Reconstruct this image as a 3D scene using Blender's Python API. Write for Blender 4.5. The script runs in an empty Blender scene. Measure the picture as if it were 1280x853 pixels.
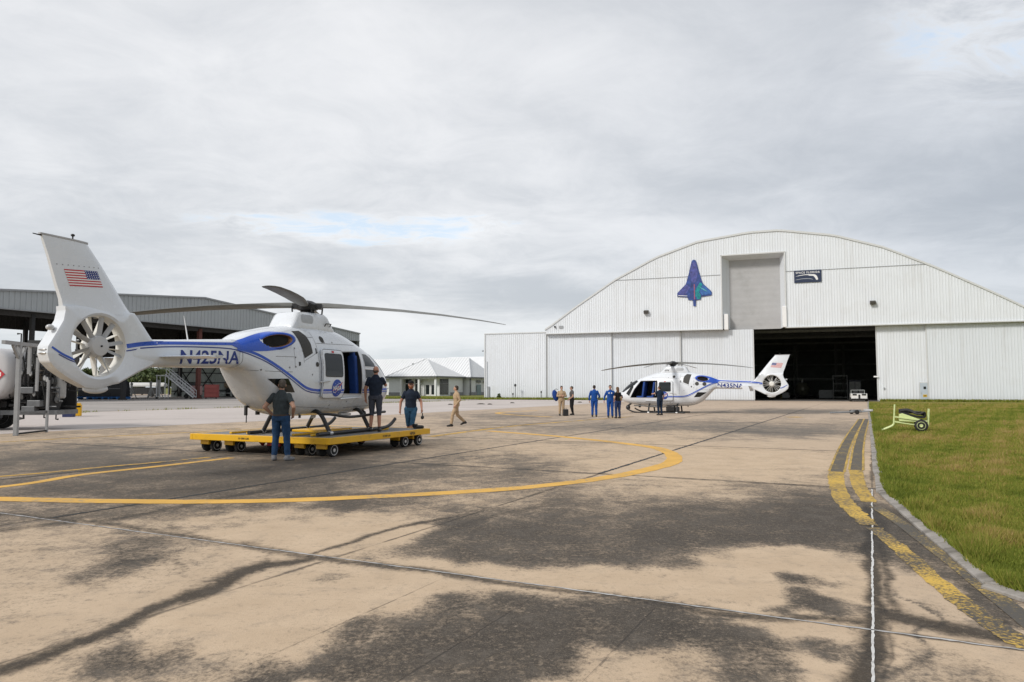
import bpy, bmesh, math, random
import numpy as np
from mathutils import Vector, Matrix, Euler
from mathutils.bvhtree import BVHTree
R = math.radians
rnd = random.Random(7)
S = bpy.context.scene
COL = S.collection
CAM_H = 1.62
PITCH = math.atan(58.5 / 900.0)

# ------------------------------------------------------------------ camera maths (used to read ground positions off the photograph)
def ray(px, py):
    u, v = (px - 640) / 900.0, (426.5 - py) / 900.0
    c, s = math.cos(PITCH), math.sin(PITCH)
    return Vector((u, c - v * s, s + v * c))
def G(px, py, z=0.0):
    d = ray(px, py); t = (z - CAM_H) / d.z
    return Vector((d.x * t, d.y * t, z))

# ------------------------------------------------------------------ node helpers
class NT:
    def __init__(s, tree): s.t = tree; s.n = tree.nodes; s.l = tree.links
    def add(s, typ, **kw):
        n = s.n.new(typ)
        for k, v in kw.items(): setattr(n, k, v)
        return n
    def put(s, sock, v):
        if v is None: return
        if isinstance(v, bpy.types.NodeSocket): s.l.new(v, sock)
        else:
            if isinstance(v, (tuple, list)) and len(v) == 3 and sock.type == 'RGBA': v = (*v, 1)
            sock.default_value = v
    def m(s, op, a, b=None, c=None, clamp=False):
        n = s.add('ShaderNodeMath', operation=op, use_clamp=clamp)
        s.put(n.inputs[0], a); s.put(n.inputs[1], b); s.put(n.inputs[2], c)
        return n.outputs[0]
    def mix(s, f, a, b, blend='MIX'):
        n = s.add('ShaderNodeMix', data_type='RGBA', blend_type=blend)
        s.put(n.inputs[0], f); s.put(n.inputs[6], a); s.put(n.inputs[7], b)
        return n.outputs[2]
    def noise(s, vec, scale, detail=4, rough=0.55, dist=0.0):
        n = s.add('ShaderNodeTexNoise'); s.put(n.inputs['Vector'], vec)
        n.inputs['Scale'].default_value = scale; n.inputs['Detail'].default_value = detail
        n.inputs['Roughness'].default_value = rough; n.inputs['Distortion'].default_value = dist
        return n.outputs[0]
    def step(s, v, lo, hi):
        n = s.add('ShaderNodeMapRange', interpolation_type='SMOOTHSTEP')
        s.put(n.inputs[0], v); n.inputs[1].default_value = lo; n.inputs[2].default_value = hi
        return n.outputs[0]
    def lin(s, v, a, b, c, d):
        n = s.add('ShaderNodeMapRange'); s.put(n.inputs[0], v)
        for i, x in enumerate((a, b, c, d)): n.inputs[i + 1].default_value = x
        return n.outputs[0]
    def obj(s): return s.add('ShaderNodeTexCoord').outputs['Object']
    def pos(s): return s.add('ShaderNodeNewGeometry').outputs['Position']
    def scale(s, vec, sc):
        n = s.add('ShaderNodeMapping'); s.put(n.inputs['Vector'], vec); n.inputs['Scale'].default_value = sc
        return n.outputs[0]
    def bump(s, h, strength, dist):
        n = s.add('ShaderNodeBump'); s.put(n.inputs['Height'], h)
        n.inputs['Strength'].default_value = strength; n.inputs['Distance'].default_value = dist
        return n.outputs[0]

def new_mat(name):
    m = bpy.data.materials.new(name); m.use_nodes = True
    t = NT(m.node_tree); b = m.node_tree.nodes['Principled BSDF']
    return m, t, b

def mat(name, col, rough=0.5, metal=0.0, var=0.12, vs=3.0, bump=0.0, bs=60.0, coat=0.0, dirt=None, dirt_amt=0.35, ds=2.0, spec=0.5, streak=0.0):
    """Plain painted / moulded surface: base colour with soft tone variation, optional dirt patches and fine bump."""
    m, t, b = new_mat(name)
    p = t.obj()
    n = t.noise(p, vs, 5, 0.6)
    c = t.mix(t.lin(n, 0.3, 0.7, 0, 1), tuple(x * (1 - var) for x in col), tuple(min(1, x * (1 + var)) for x in col))
    if dirt is not None:
        d = t.step(t.noise(p, ds, 6, 0.65, 0.4), 0.52, 0.72)
        c = t.mix(t.m('MULTIPLY', d, dirt_amt), c, dirt)
    if streak:                                            # rain streaks and sheet-to-sheet differences
        q = t.step(t.noise(t.scale(p, (2.2, 2.2, .09)), 1.0, 6, 0.65, 0.1), 0.46, 0.72); sx = t.add('ShaderNodeSeparateXYZ'); t.put(sx.inputs[0], p)
        w = t.add('ShaderNodeTexWhiteNoise', noise_dimensions='1D'); t.put(w.inputs['W'], t.m('FLOOR', t.m('DIVIDE', sx.outputs[0], 0.93)))
        c = t.mix(t.m('MULTIPLY', q, streak), c, tuple(x * y for x, y in zip(col, (.62, .58, .52))))
        c = t.mix(t.m('MULTIPLY', w.outputs['Value'], streak * .3), c, tuple(x * .75 for x in col))
        c = t.mix(t.m('MULTIPLY', t.step(sx.outputs[2], .9, .0), streak * .9), c, (.36, .33, .28))
    t.put(b.inputs['Base Color'], c)
    t.put(b.inputs['Roughness'], t.lin(t.noise(p, vs * 2.3, 3), 0.3, 0.7, max(0.02, rough - 0.06), min(1, rough + 0.08)))
    b.inputs['Metallic'].default_value = metal
    b.inputs['Specular IOR Level'].default_value = spec
    if coat: b.inputs['Coat Weight'].default_value = coat; b.inputs['Coat Roughness'].default_value = 0.08
    if bump: t.put(b.inputs['Normal'], t.bump(t.noise(p, bs, 4), bump, 0.01))
    return m

# ------------------------------------------------------------------ mesh builder
class MB:
    def __init__(s): s.v = []; s.f = []; s.mi = []; s.cur = 0
    def add(s, vs, fs):
        o = len(s.v); s.v += [tuple(v) for v in vs]
        for f in fs: s.f.append(tuple(i + o for i in f)); s.mi.append(s.cur)
        return s
    def box(s, c, d, rot=None):
        hx, hy, hz = d[0] / 2, d[1] / 2, d[2] / 2
        vs = [Vector((x, y, z)) for z in (-hz, hz) for y in (-hy, hy) for x in (-hx, hx)]
        if rot is not None:
            M = rot if isinstance(rot, Matrix) else Euler(rot).to_matrix()
            vs = [M @ v for v in vs]
        return s.add([v + Vector(c) for v in vs], [(0, 2, 3, 1), (4, 5, 7, 6), (0, 1, 5, 4), (2, 6, 7, 3), (0, 4, 6, 2), (1, 3, 7, 5)])
    def bar(s, p, q, w, h=None):
        p, q = Vector(p), Vector(q); d = q - p
        M = d.to_track_quat('X', 'Z').to_matrix()
        return s.box((p + q) / 2, (d.length, w, h or w), M)
    def path(s, pts, r, n=10, cap=True):
        pts = [Vector(p) for p in pts]; k = len(pts)
        rs = r if isinstance(r, (list, tuple)) else [r] * k
        rings = []; up = None
        for i, p in enumerate(pts):
            d = (pts[min(i + 1, k - 1)] - pts[max(i - 1, 0)]).normalized()
            if up is None:
                up = Vector((0, 0, 1)) if abs(d.z) < 0.9 else Vector((1, 0, 0))
            a = d.cross(up)
            if a.length < 1e-4: a = d.orthogonal()
            a.normalize(); b = a.cross(d).normalized(); up = b
            rings.append([p + (a * math.cos(2 * math.pi * j / n) + b * math.sin(2 * math.pi * j / n)) * rs[i] for j in range(n)])
        fs = []
        for i in range(k - 1):
            for j in range(n): fs.append((i * n + j, i * n + (j + 1) % n, (i + 1) * n + (j + 1) % n, (i + 1) * n + j))
        if cap: fs += [tuple(range(n))[::-1], tuple(range((k - 1) * n, k * n))]
        return s.add([v for g in rings for v in g], fs)
    def tube(s, p, q, r, r2=None, n=12): return s.path([p, q], [r, r if r2 is None else r2], n)
    def rings(s, rings, cap=True, closed=True):
        n = len(rings[0]); k = len(rings); fs = []
        for i in range(k - 1):
            for j in range(n if closed else n - 1):
                fs.append((i * n + j, i * n + (j + 1) % n, (i + 1) * n + (j + 1) % n, (i + 1) * n + j))
        if cap: fs += [tuple(range(n))[::-1], tuple(range((k - 1) * n, k * n))]
        return s.add([v for g in rings for v in g], fs)
    def lathe(s, c, axis, prof, n=24, cap=True):
        """prof: (distance along axis, radius)"""
        ax = Vector(axis).normalized(); a = ax.orthogonal().normalized(); b = ax.cross(a)
        rs = []
        for h, r in prof:
            r = max(r, 1e-4)
            rs.append([Vector(c) + ax * h + (a * math.cos(2 * math.pi * j / n) + b * math.sin(2 * math.pi * j / n)) * r for j in range(n)])
        return s.rings(rs, cap)
    def ball(s, c, r, n=14):
        c = Vector(c); rr = (r, r, r) if not isinstance(r, (tuple, list)) else r
        m = n // 2; rs = []
        for i in range(m + 1):
            t = math.pi * min(max(i, 0.04), m - 0.04) / m
            rs.append([c + Vector((math.sin(t) * math.cos(2 * math.pi * j / n) * rr[0], math.sin(t) * math.sin(2 * math.pi * j / n) * rr[1], -math.cos(t) * rr[2])) for j in range(n)])
        return s.rings(rs)
    def prism(s, poly, off):
        """poly: list of 3D points (planar), extruded by vector off"""
        n = len(poly); off = Vector(off)
        vs = [Vector(p) for p in poly] + [Vector(p) + off for p in poly]
        fs = [tuple(range(n))[::-1], tuple(range(n, 2 * n))] + [(i, (i + 1) % n, n + (i + 1) % n, n + i) for i in range(n)]
        return s.add(vs, fs)
    def build(s, name, mats, parent=None, smooth=False, bevel=0.0, fix=True, sub=0):
        me = bpy.data.meshes.new(name); me.from_pydata(s.v, [], s.f)
        if fix:
            bm = bmesh.new(); bm.from_mesh(me); bmesh.ops.recalc_face_normals(bm, faces=bm.faces)
            bm.to_mesh(me); bm.free()
        ms = mats if isinstance(mats, (list, tuple)) else [mats]
        for q in ms: me.materials.append(q)
        if len(ms) > 1: me.polygons.foreach_set('material_index', s.mi)
        return link(name, me, parent, smooth, bevel, sub)

def link(name, me, parent=None, smooth=False, bevel=0.0, sub=0):
    o = bpy.data.objects.new(name, me); COL.objects.link(o)
    if parent is not None: o.parent = parent
    if bevel:
        b = o.modifiers.new('bev', 'BEVEL'); b.width = bevel; b.segments = 2; b.limit_method = 'ANGLE'; b.angle_limit = R(40)
    if sub:
        q = o.modifiers.new('sub', 'SUBSURF'); q.levels = sub; q.render_levels = sub
    if smooth:
        for p in me.polygons: p.use_smooth = True
        if smooth != 'all': 
            try: me.set_sharp_from_angle(angle=R(38))
            except Exception: pass
    return o
def thing(name, label, cat, loc=(0, 0, 0), rotz=0.0, group=None, rot=None):
    o = bpy.data.objects.new(name, None); COL.objects.link(o)
    o.location = loc; o.rotation_euler = rot if rot else (0, 0, rotz); o.empty_display_size = 0.2
    return tag(o, label, cat, group)
def tag(o, label, cat, group=None):
    o['label'] = label; o['category'] = cat
    if group: o['group'] = group
    return o
def struct(o, kind='structure'): o['kind'] = kind; return o
def copy_tree(o, parent=None, loc=None, rotz=None, label=None):
    c = o.copy(); COL.objects.link(c)
    if parent is not None: c.parent = parent
    if loc is not None: c.location = loc
    if rotz is not None: c.rotation_euler = (0, 0, rotz)
    if label: c['label'] = label
    for ch in list(o.children): copy_tree(ch, c)
    return c
def bezier(pts, n=8):
    """Catmull-Rom through pts"""
    P = [Vector(p) for p in pts]; out = []
    for i in range(len(P) - 1):
        a, b, c, d = P[max(i - 1, 0)], P[i], P[i + 1], P[min(i + 2, len(P) - 1)]
        for k in range(n):
            t = k / n
            out.append(0.5 * ((2 * b) + (c - a) * t + (2 * a - 5 * b + 4 * c - d) * t * t + (3 * b - a - 3 * c + d) * t ** 3))
    out.append(P[-1]); return out
def text_mesh(body, size, spacing=1.0):
    """Lettering as flat mesh in XY: (verts, faces), centred on x, resting on y = 0"""
    cu = bpy.data.curves.new('lettering', 'FONT'); cu.body = body; cu.size = size; cu.space_character = spacing
    cu.align_x = 'CENTER'; cu.resolution_u = 3; cu.offset = 0.022 * size
    ob = bpy.data.objects.new('lettering', cu); COL.objects.link(ob)
    dg = bpy.context.evaluated_depsgraph_get(); me = bpy.data.meshes.new_from_object(ob.evaluated_get(dg))
    vs = [v.co.copy() for v in me.vertices]; fs = [tuple(p.vertices) for p in me.polygons]
    bpy.data.objects.remove(ob); bpy.data.curves.remove(cu); bpy.data.meshes.remove(me)
    return vs, fs
def realize(o):
    """Apply an object's modifiers into its mesh."""
    bpy.context.view_layer.update()
    dg = bpy.context.evaluated_depsgraph_get()
    me = bpy.data.meshes.new_from_object(o.evaluated_get(dg), depsgraph=dg)
    o.modifiers.clear(); o.data = me
    return o
EXPOSURE = 0.68
TAN_A, TAN_B = (0.50, 0.375, 0.252), (0.61, 0.468, 0.325)
HELI_Z = 0.485
H2_TH = R(-67.0); H2_LOC = (10.12, 47.0, 0.0); H2_AZ = R(-8)
# ================================================================== camera, light, sky
cam = bpy.data.cameras.new('camera'); camo = bpy.data.objects.new('camera', cam); COL.objects.link(camo)
camo.location = (0, 0, CAM_H); camo.rotation_euler = (math.pi / 2 + PITCH, 0, 0)
cam.sensor_width = 36; cam.lens = 36 * 900 / 1280; cam.clip_end = 6000; cam.clip_start = 0.05
S.camera = camo
S.view_settings.view_transform = 'Standard'; S.view_settings.look = 'None'; S.view_settings.gamma = 1
S.view_settings.exposure = EXPOSURE
S.render.engine = 'CYCLES'; S.cycles.use_denoising = True
S.cycles.max_bounces = 8

sun_to = Vector((-0.62, -0.50, 0.62)).normalized()
sd = bpy.data.lights.new('sun', 'SUN'); so = bpy.data.objects.new('sun', sd); COL.objects.link(so)
sd.energy = 1.5; sd.angle = R(11); sd.color = (1, 0.955, 0.89)
so.rotation_euler = sun_to.to_track_quat('Z', 'Y').to_euler(); so.location = (-30, -30, 60)

W = bpy.data.worlds.new('World'); S.world = W; W.use_nodes = True
t = NT(W.node_tree); bg = W.node_tree.nodes['Background']
sky = t.add('ShaderNodeTexSky', sky_type='NISHITA'); sky.sun_disc = False
sky.sun_elevation = math.asin(sun_to.z); sky.sun_rotation = math.atan2(sun_to.x, sun_to.y)
sky.dust_density = 1.5; sky.air_density = 1.0
gen = t.add('ShaderNodeTexCoord').outputs['Generated']
sep = t.add('ShaderNodeSeparateXYZ'); t.put(sep.inputs[0], gen)
dx, dy, dz = sep.outputs
den = t.m('ADD', t.m('MAXIMUM', dz, 0.0), 0.16)
cmb = t.add('ShaderNodeCombineXYZ'); t.put(cmb.inputs[0], t.m('DIVIDE', dx, den)); t.put(cmb.inputs[1], t.m('DIVIDE', dy, den))
cmb.inputs[2].default_value = 3.7
cp_ = cmb.outputs[0]
n1 = t.noise(cp_, 0.75, 7, 0.56, 0.25); n2 = t.noise(cp_, 3.2, 10, 0.66, 0.5)
n3 = t.noise(t.scale(cp_, (0.35, 1.0, 1)), 1.1, 6, 0.55)
dens = t.m('ADD', t.m('MULTIPLY', n1, 0.48), t.m('ADD', t.m('MULTIPLY', n2, 0.24), t.m('MULTIPLY', n3, 0.28)))
# cloud tone: brighter left of centre high up, greyer towards the right, the way this deck of cloud lies
az = t.m('ARCTAN2', dx, dy)
right = t.step(az, -0.15, 0.75)
high = t.step(dz, 0.03, 0.5)
tone = t.step(dens, 0.38, 0.62)
base_hi = t.mix(right, (5.75, 5.8, 5.9), (4.35, 4.55, 4.85))
base_lo = t.mix(right, (3.65, 3.85, 4.1), (2.8, 3.03, 3.35))
cl = t.mix(tone, base_lo, base_hi)
cl = t.mix(t.m('MULTIPLY', high, 0.30), cl, t.mix(right, (5.6, 5.6, 5.7), (4.5, 4.6, 4.8)))
hz = t.step(dz, 0.11, 0.0)
cl = t.mix(t.m('MULTIPLY', hz, 0.75), cl, (4.8, 5.2, 5.5))
# a few thin breaks where the blue shows
def lobe(a0, e0, wa, we):
    a = t.m('DIVIDE', t.m('SUBTRACT', az, a0), wa); e = t.m('DIVIDE', t.m('SUBTRACT', dz, e0), we)
    return t.m('EXPONENT', t.m('MULTIPLY', t.m('ADD', t.m('MULTIPLY', a, a), t.m('MULTIPLY', e, e)), -1.0))
gap = t.m('ADD', lobe(-0.24, 0.212, 0.18, 0.022), t.m('ADD', t.m('MULTIPLY', lobe(0.62, 0.42, 0.14, 0.11), 0.75), t.m('MULTIPLY', lobe(-0.06, 0.225, 0.08, 0.02), 0.6)))
gapn = t.noise(t.scale(cp_, (1.0, 1.6, 1)), 4.6, 8, 0.66, 0.5)
brk = t.step(t.m('ADD', t.m('MULTIPLY', gap, 0.30), gapn), 0.66, 0.86)
brk = t.m('MULTIPLY', brk, t.step(gap, 0.12, 0.5))
blue = t.mix(0.45, t.mix(1.0, sky.outputs[0], (1.5, 1.5, 1.5), 'MULTIPLY'), (3.2, 4.7, 6.0))
edge = t.m('MULTIPLY', t.step(t.m('MULTIPLY', gap, t.lin(gapn, .3, .7, .2, 1.5)), 0.05, 0.8), 0.55)
cl = t.mix(edge, cl, (6.8, 6.85, 6.9))
fin = t.mix(t.m('MULTIPLY', brk, 0.5), cl, blue)
fin = t.mix(0.06, fin, sky.outputs[0])
t.put(bg.inputs['Color'], fin); bg.inputs['Strength'].default_value = 0.1

# ================================================================== ground
E1 = Vector((0.446, 0.895, 0)); E2 = Vector((0.895, -0.446, 0))   # along / across the slab joints
def AB(a, c, z=0.0): return E1 * a + E2 * c + Vector((0, 0, z))    # along, across -> point

def proj_np(X, Y, Z):
    c, s = math.cos(PITCH), math.sin(PITCH); z = Z - CAM_H
    d = np.maximum(Y * c + z * s, 0.05); up = -Y * s + z * c
    return 640 + 900 * X / d, 426.5 - 900 * up / d

STAINS = [  # where weather has blackened (+) or spared (-) the slabs, as seen at (px, py) with a spread, baked to the ground
 (790, 655, 200, 36, .62), (985, 650, 110, 42, .6), (960, 690, 110, 22, .3), (690, 640, 70, 22, .3), (1075, 690, 25, 70, .35),
 (640, 716, 190, 20, -.35), (930, 760, 120, 20, -.55), (540, 668, 90, 22, -.4), (820, 735, 130, 14, -.25),
 (600, 815, 250, 48, .6), (480, 832, 220, 34, .25), (800, 802, 150, 28, .25), (640, 690, 90, 22, .2), (840, 830, 130, 40, .35), (430, 838, 140, 36, .45), (740, 790, 160, 22, .35), (1060, 820, 22, 50, .6),
 (985, 808, 75, 34, -.45), (430, 742, 120, 26, -.4), (250, 830, 110, 22, -.1), (90, 800, 140, 40, -.25), (300, 770, 120, 30, -.3),
 (120, 704, 150, 28, .42), (70, 735, 110, 22, .34), (160, 722, 70, 10, .35), (70, 790, 120, 18, .16), (50, 690, 50, 14, .15),
 (330, 640, 130, 11, .42), (300, 664, 130, 14, -.35), (470, 640, 60, 10, .1), (200, 652, 70, 8, -.1), (320, 838, 120, 30, .22), (560, 780, 120, 18, .25),
 (120, 600, 360, 44, .52), (480, 588, 190, 24, .45), (60, 645, 120, 10, .3), (90, 570, 240, 14, .2), (420, 568, 60, 5, -.25), (520, 612, 60, 8, -.2), (620, 560, 120, 10, -.1),
 (860, 582, 200, 14, -.30), (720, 577, 90, 9, .28), (950, 566, 90, 5, -.3), (850, 534, 220, 8, .42), (990, 540, 70, 6, .3), (930, 556, 130, 6, -.25), (600, 528, 60, 4, .1),
 (980, 514, 90, 3, .7), (860, 511, 250, 4, -.15), (640, 520, 80, 4, .3), (800, 522, 120, 3, -.05), (1000, 503, 120, 3, -.3),
 (1130, 668, 32, 26, .5), (1185, 706, 42, 28, .6), (1245, 752, 50, 28, .6), (1105, 650, 16, 40, .35), (1135, 768, 50, 18, -.5), (1190, 830, 90, 22, -.45), (1250, 790, 60, 20, .4), (1112, 720, 26, 22, .3),
 (480, 556, 60, 6, .35),
 (1000, 696, 95, 40, .5), (880, 688, 150, 30, .3), (740, 690, 120, 20, .2), (1110, 690, 28, 46, .5), (1152, 712, 38, 32, .45), (1215, 744, 45, 26, .5),
 (985, 748, 100, 20, -.5), (930, 757, 100, 22, -.35), (1000, 806, 60, 36, -.35), (1150, 772, 50, 16, -.4), (1190, 835, 90, 26, -.4), (150, 660, 90, 6, .2), (250, 585, 200, 20, .2),
]
STREAKS = [  # black growth along joints and cracks: polyline, half width at start and end, strength
 ([(-30, 856), (60, 826), (130, 800), (200, 770), (255, 743)], 9, 8, .75), ([(250, 746), (285, 734), (325, 712), (345, 704)], 11, 9, .8), ([(330, 708), (360, 702), (405, 696)], 7, 4, .75),
 ([(400, 690), (440, 676), (500, 659), (575, 646)], 2.2, 2.4, .7), ([(575, 646), (600, 637), (640, 634)], 3, 5, .35), ([(548, 668), (590, 658), (640, 641), (680, 630)], 3, 6, .4),
 ([(-10, 638), (100, 654), (200, 668), (400, 693)], 3.5, 4, .55), ([(400, 693), (640, 729), (880, 768), (1088, 785)], 4, 5, .65), ([(1090, 775), (1180, 789), (1290, 805)], 9, 11, .8), ([(200, 660), (260, 676), (330, 682)], 5, 5, .4),
 ([(1085, 640), (1081, 775)], 8, 16, .75), ([(1078, 780), (1068, 860)], 18, 30, .8), ([(1096, 640), (1100, 770)], 7, 12, .6), ([(1096, 790), (1098, 860)], 4, 7, .5),
 ([(-10, 664), (60, 655), (130, 650), (250, 628), (350, 611)], 3, 2.5, .5), ([(350, 611), (480, 592), (640, 566)], 2, 1.6, .35),
 ([(150, 704), (230, 700), (250, 712)], 8, 5, .35), ([(110, 700), (180, 690), (230, 695)], 7, 7, .3),
 ([(640, 604), (760, 606), (1060, 609)], 1.2, 1.2, .3), ([(480, 548), (760, 555), (1060, 567)], 1.0, 1.0, .3),
 ([(520, 556), (505, 560), (470, 563), (430, 564)], 1.6, 1.6, .5), ([(522, 556), (500, 549), (470, 548)], 1.4, 1.4, .35),
]
def make_apron():
    ys = np.concatenate([np.linspace(-12, 2.5, 24), np.exp(np.linspace(math.log(2.6), math.log(190), 380))])
    ci = np.linspace(-1, 1, 430); co_ = np.linspace(1.03, 4, 12) ** 2
    rows = []
    for y in ys:
        inner = max(3.4, .80 * y + .5); outer = max(16.0, 1.2 * y + 12)
        xs = np.concatenate([-(inner + (outer - inner) * (co_[::-1] - 1) / 15), ci * inner, inner + (outer - inner) * (co_ - 1) / 15])
        rows.append(np.stack([xs, np.full_like(xs, y), np.zeros_like(xs)], 1))
    V = np.concatenate(rows); n, k = len(ys), len(rows[0])
    idx = np.arange(n * k).reshape(n, k)
    F = np.stack([idx[:-1, :-1], idx[:-1, 1:], idx[1:, 1:], idx[1:, :-1]], -1).reshape(-1, 4)
    me = bpy.data.meshes.new('apron'); me.from_pydata(V.tolist(), [], F.tolist())
    g = np.random.default_rng(17)
    wx, wy = np.zeros(len(V)), np.zeros(len(V))
    for f in (.45, .9, 1.7, 3.1, 5.5, 9.0):                     # ragged outlines: warp the field before it is read
        for _ in range(3):
            a = g.uniform(0, 2 * np.pi); ph = g.uniform(0, 6.28, 2); c_ = f * (V[:, 0] * np.cos(a) + V[:, 1] * np.sin(a))
            wx += np.sin(c_ * 2.2 + ph[0]) * .20 / f ** .8; wy += np.sin(c_ * 2.2 + ph[1]) * .20 / f ** .8
    px, py = proj_np(V[:, 0] + wx, V[:, 1] + wy, V[:, 2]); qx, qy = proj_np(V[:, 0] + wx * .14, V[:, 1] + wy * .14, V[:, 2])
    st = np.full(len(V), 0.36); ln = np.zeros(len(V))
    front = (V[:, 1] > 2.6) & (V[:, 1] < 80)
    P, Q = np.stack([px, py], 1)[front], np.stack([qx, qy], 1)[front]; sv = np.zeros(len(P)); lv = np.zeros(len(P))
    for (cx, cy, rx, ry, a) in STAINS:
        sv += a * np.exp(-((P[:, 0] - cx) / rx) ** 2 - ((P[:, 1] - cy) / ry) ** 2)
    for pts, w0, w1, a in STREAKS:
        best = np.zeros(len(Q)); m_ = len(pts) - 1
        for i in range(m_):
            p0, p1 = np.array(pts[i], float), np.array(pts[i + 1], float); d = p1 - p0; tt = np.clip(((Q - p0) @ d) / (d @ d), 0, 1)
            dist = np.linalg.norm(Q - (p0 + tt[:, None] * d), axis=1); w = w0 + (w1 - w0) * (i + tt) / m_
            best = np.maximum(best, np.exp(-(dist / w) ** 2))
        lv = np.maximum(lv, a * best)
    st[front] += np.where(sv > 0, .60 * np.tanh(sv / .60), sv); ln[front] = lv
    me.attributes.new('weathering', 'FLOAT', 'POINT').data.foreach_set('value', st.astype(np.float32))
    me.attributes.new('growth', 'FLOAT', 'POINT').data.foreach_set('value', ln.astype(np.float32))
    m, t, b = new_mat('weathered_concrete')
    p = t.pos(); sx = t.add('ShaderNodeSeparateXYZ'); t.put(sx.inputs[0], p); X, Y, _ = sx.outputs
    wob = t.m('MULTIPLY', t.m('SUBTRACT', t.noise(p, 1.1, 4), 0.5), 0.22)
    al = t.m('ADD', t.m('MULTIPLY', X, E1.x), t.m('MULTIPLY', Y, E1.y)); ac = t.m('ADD', t.m('MULTIPLY', X, E2.x), t.m('MULTIPLY', Y, E2.y))
    def joint(co, off, pitch, w=1.0):
        q = t.m('PINGPONG', t.m('SUBTRACT', co, off), pitch / 2)
        return q
    j1 = joint(ac, -0.04, 4.6); j2 = joint(al, 5.5, 7.45)
    jd = t.m('ADD', t.m('MINIMUM', j1, j2), wob)
    att = t.add('ShaderNodeAttribute', attribute_name='weathering').outputs['Fac']
    grw = t.add('ShaderNodeAttribute', attribute_name='growth').outputs['Fac']
    big = t.noise(p, 0.55, 7, 0.62, 0.6); mid = t.noise(p, 3.0, 9, 0.70, 0.5); fine = t.noise(p, 15, 6, 0.72, 0.3)
    grit = t.noise(p, 85, 3, 0.6)
    sm_ = t.lin(t.noise(t.scale(p, (1, .45, 1)), 1.3, 8, 0.66, 0.4), 0.25, 0.75, -.5, .5)
    speck = t.noise(t.scale(p, (1, .7, 1)), 38, 5, 0.72, 0.2)
    d = t.m('ADD', att, t.m('MULTIPLY', t.m('SUBTRACT', big, 0.5), 0.85))
    d = t.m('ADD', d, t.m('MULTIPLY', sm_, 0.26))
    d = t.m('ADD', d, t.m('MULTIPLY', t.m('SUBTRACT', mid, 0.5), 0.95))
    d = t.m('ADD', d, t.m('MULTIPLY', t.m('SUBTRACT', fine, 0.5), 1.15))
    d = t.m('ADD', d, t.m('MULTIPLY', t.m('SUBTRACT', speck, 0.5), 1.2))
    d = t.m('ADD', d, t.m('MULTIPLY', t.m('SUBTRACT', grit, 0.5), 0.5))
    dark = t.step(d, 0.27, 0.98)
    jn = t.lin(t.noise(p, 0.55, 3), 0.35, 0.65, 0.015, 0.09)      # the black growth beside a joint comes and goes in width
    jdark = t.m('SUBTRACT', 1.0, t.m('DIVIDE', t.m('MAXIMUM', jd, 0.0), jn), clamp=True)
    jdark = t.step(t.m('ADD', t.m('MULTIPLY', jdark, .9), t.m('MULTIPLY', t.m('SUBTRACT', fine, 0.5), 0.5)), 0.2, 0.9)
    gk = t.step(t.m('ADD', grw, t.m('ADD', t.m('MULTIPLY', t.m('SUBTRACT', fine, 0.5), 0.75), t.m('MULTIPLY', t.m('SUBTRACT', mid, 0.5), 0.5))), 0.06, 0.74)
    jdark = t.m('MAXIMUM', t.m('MULTIPLY', jdark, .8), t.m('MULTIPLY', gk, t.step(grw, .02, .12)))
    tan = t.mix(t.lin(t.noise(p, 1.7, 6, 0.66), 0.3, 0.7, 0, 1), TAN_A, TAN_B)
    tan = t.mix(t.m('MULTIPLY', t.step(fine, 0.52, 0.70), 0.45), tan, (0.26, 0.20, 0.145))
    tan = t.mix(t.m('MULTIPLY', t.step(mid, 0.50, 0.70), 0.40), tan, (0.29, 0.235, 0.18))
    tan = t.mix(t.m('MULTIPLY', t.step(t.noise(p, 55, 4, .7), 0.58, 0.68), 0.45), tan, (0.16, 0.13, 0.10))
    tan = t.mix(t.m('MULTIPLY', t.step(grit, 0.56, 0.70), 0.30), tan, (0.22, 0.17, 0.125))
    tan = t.mix(t.m('MULTIPLY', t.step(t.noise(p, 42, 2, .5), 0.66, 0.74), 0.5), tan, (0.62, 0.53, 0.42))
    wn = t.add('ShaderNodeTexWhiteNoise', noise_dimensions='2D'); cv = t.add('ShaderNodeCombineXYZ')   # each slab was poured on its own day
    t.put(cv.inputs[0], t.m('FLOOR', t.m('DIVIDE', t.m('ADD', ac, 0.04), 4.6))); t.put(cv.inputs[1], t.m('FLOOR', t.m('DIVIDE', t.m('SUBTRACT', al, 5.5), 7.45))); t.put(wn.inputs['Vector'], cv.outputs[0])
    tan = t.mix(t.m('MULTIPLY', wn.outputs['Value'], .32), tan, (0.40, 0.32, 0.25))
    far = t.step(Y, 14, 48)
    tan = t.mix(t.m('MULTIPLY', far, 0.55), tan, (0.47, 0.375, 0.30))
    dk = t.mix(t.lin(mid, 0.3, 0.7, 0, 1), (0.014, 0.012, 0.010), (0.060, 0.051, 0.042))
    dk = t.mix(t.m('MULTIPLY', t.step(grit, 0.52, 0.66), .6), dk, (0.20, 0.165, 0.13))
    dk = t.mix(t.m('MULTIPLY', t.step(t.noise(p, 26, 5, .7), 0.56, 0.68), .65), dk, (0.30, 0.245, 0.19))
    dk = t.mix(t.m('MULTIPLY', t.step(t.m('ADD', mid, t.m('MULTIPLY', t.m('SUBTRACT', speck, .5), .8)), .52, .70), .5), dk, (0.135, 0.115, 0.094))
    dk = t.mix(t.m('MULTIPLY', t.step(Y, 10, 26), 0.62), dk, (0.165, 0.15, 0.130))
    soft = t.step(t.m('ADD', att, t.m('ADD', t.m('MULTIPLY', t.m('SUBTRACT', big, 0.5), 0.7), t.m('MULTIPLY', t.m('SUBTRACT', mid, 0.5), 0.7))), 0.22, 1.02)
    tan = t.mix(t.m('MULTIPLY', soft, .66), tan, (0.135, 0.117, 0.098))
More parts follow.
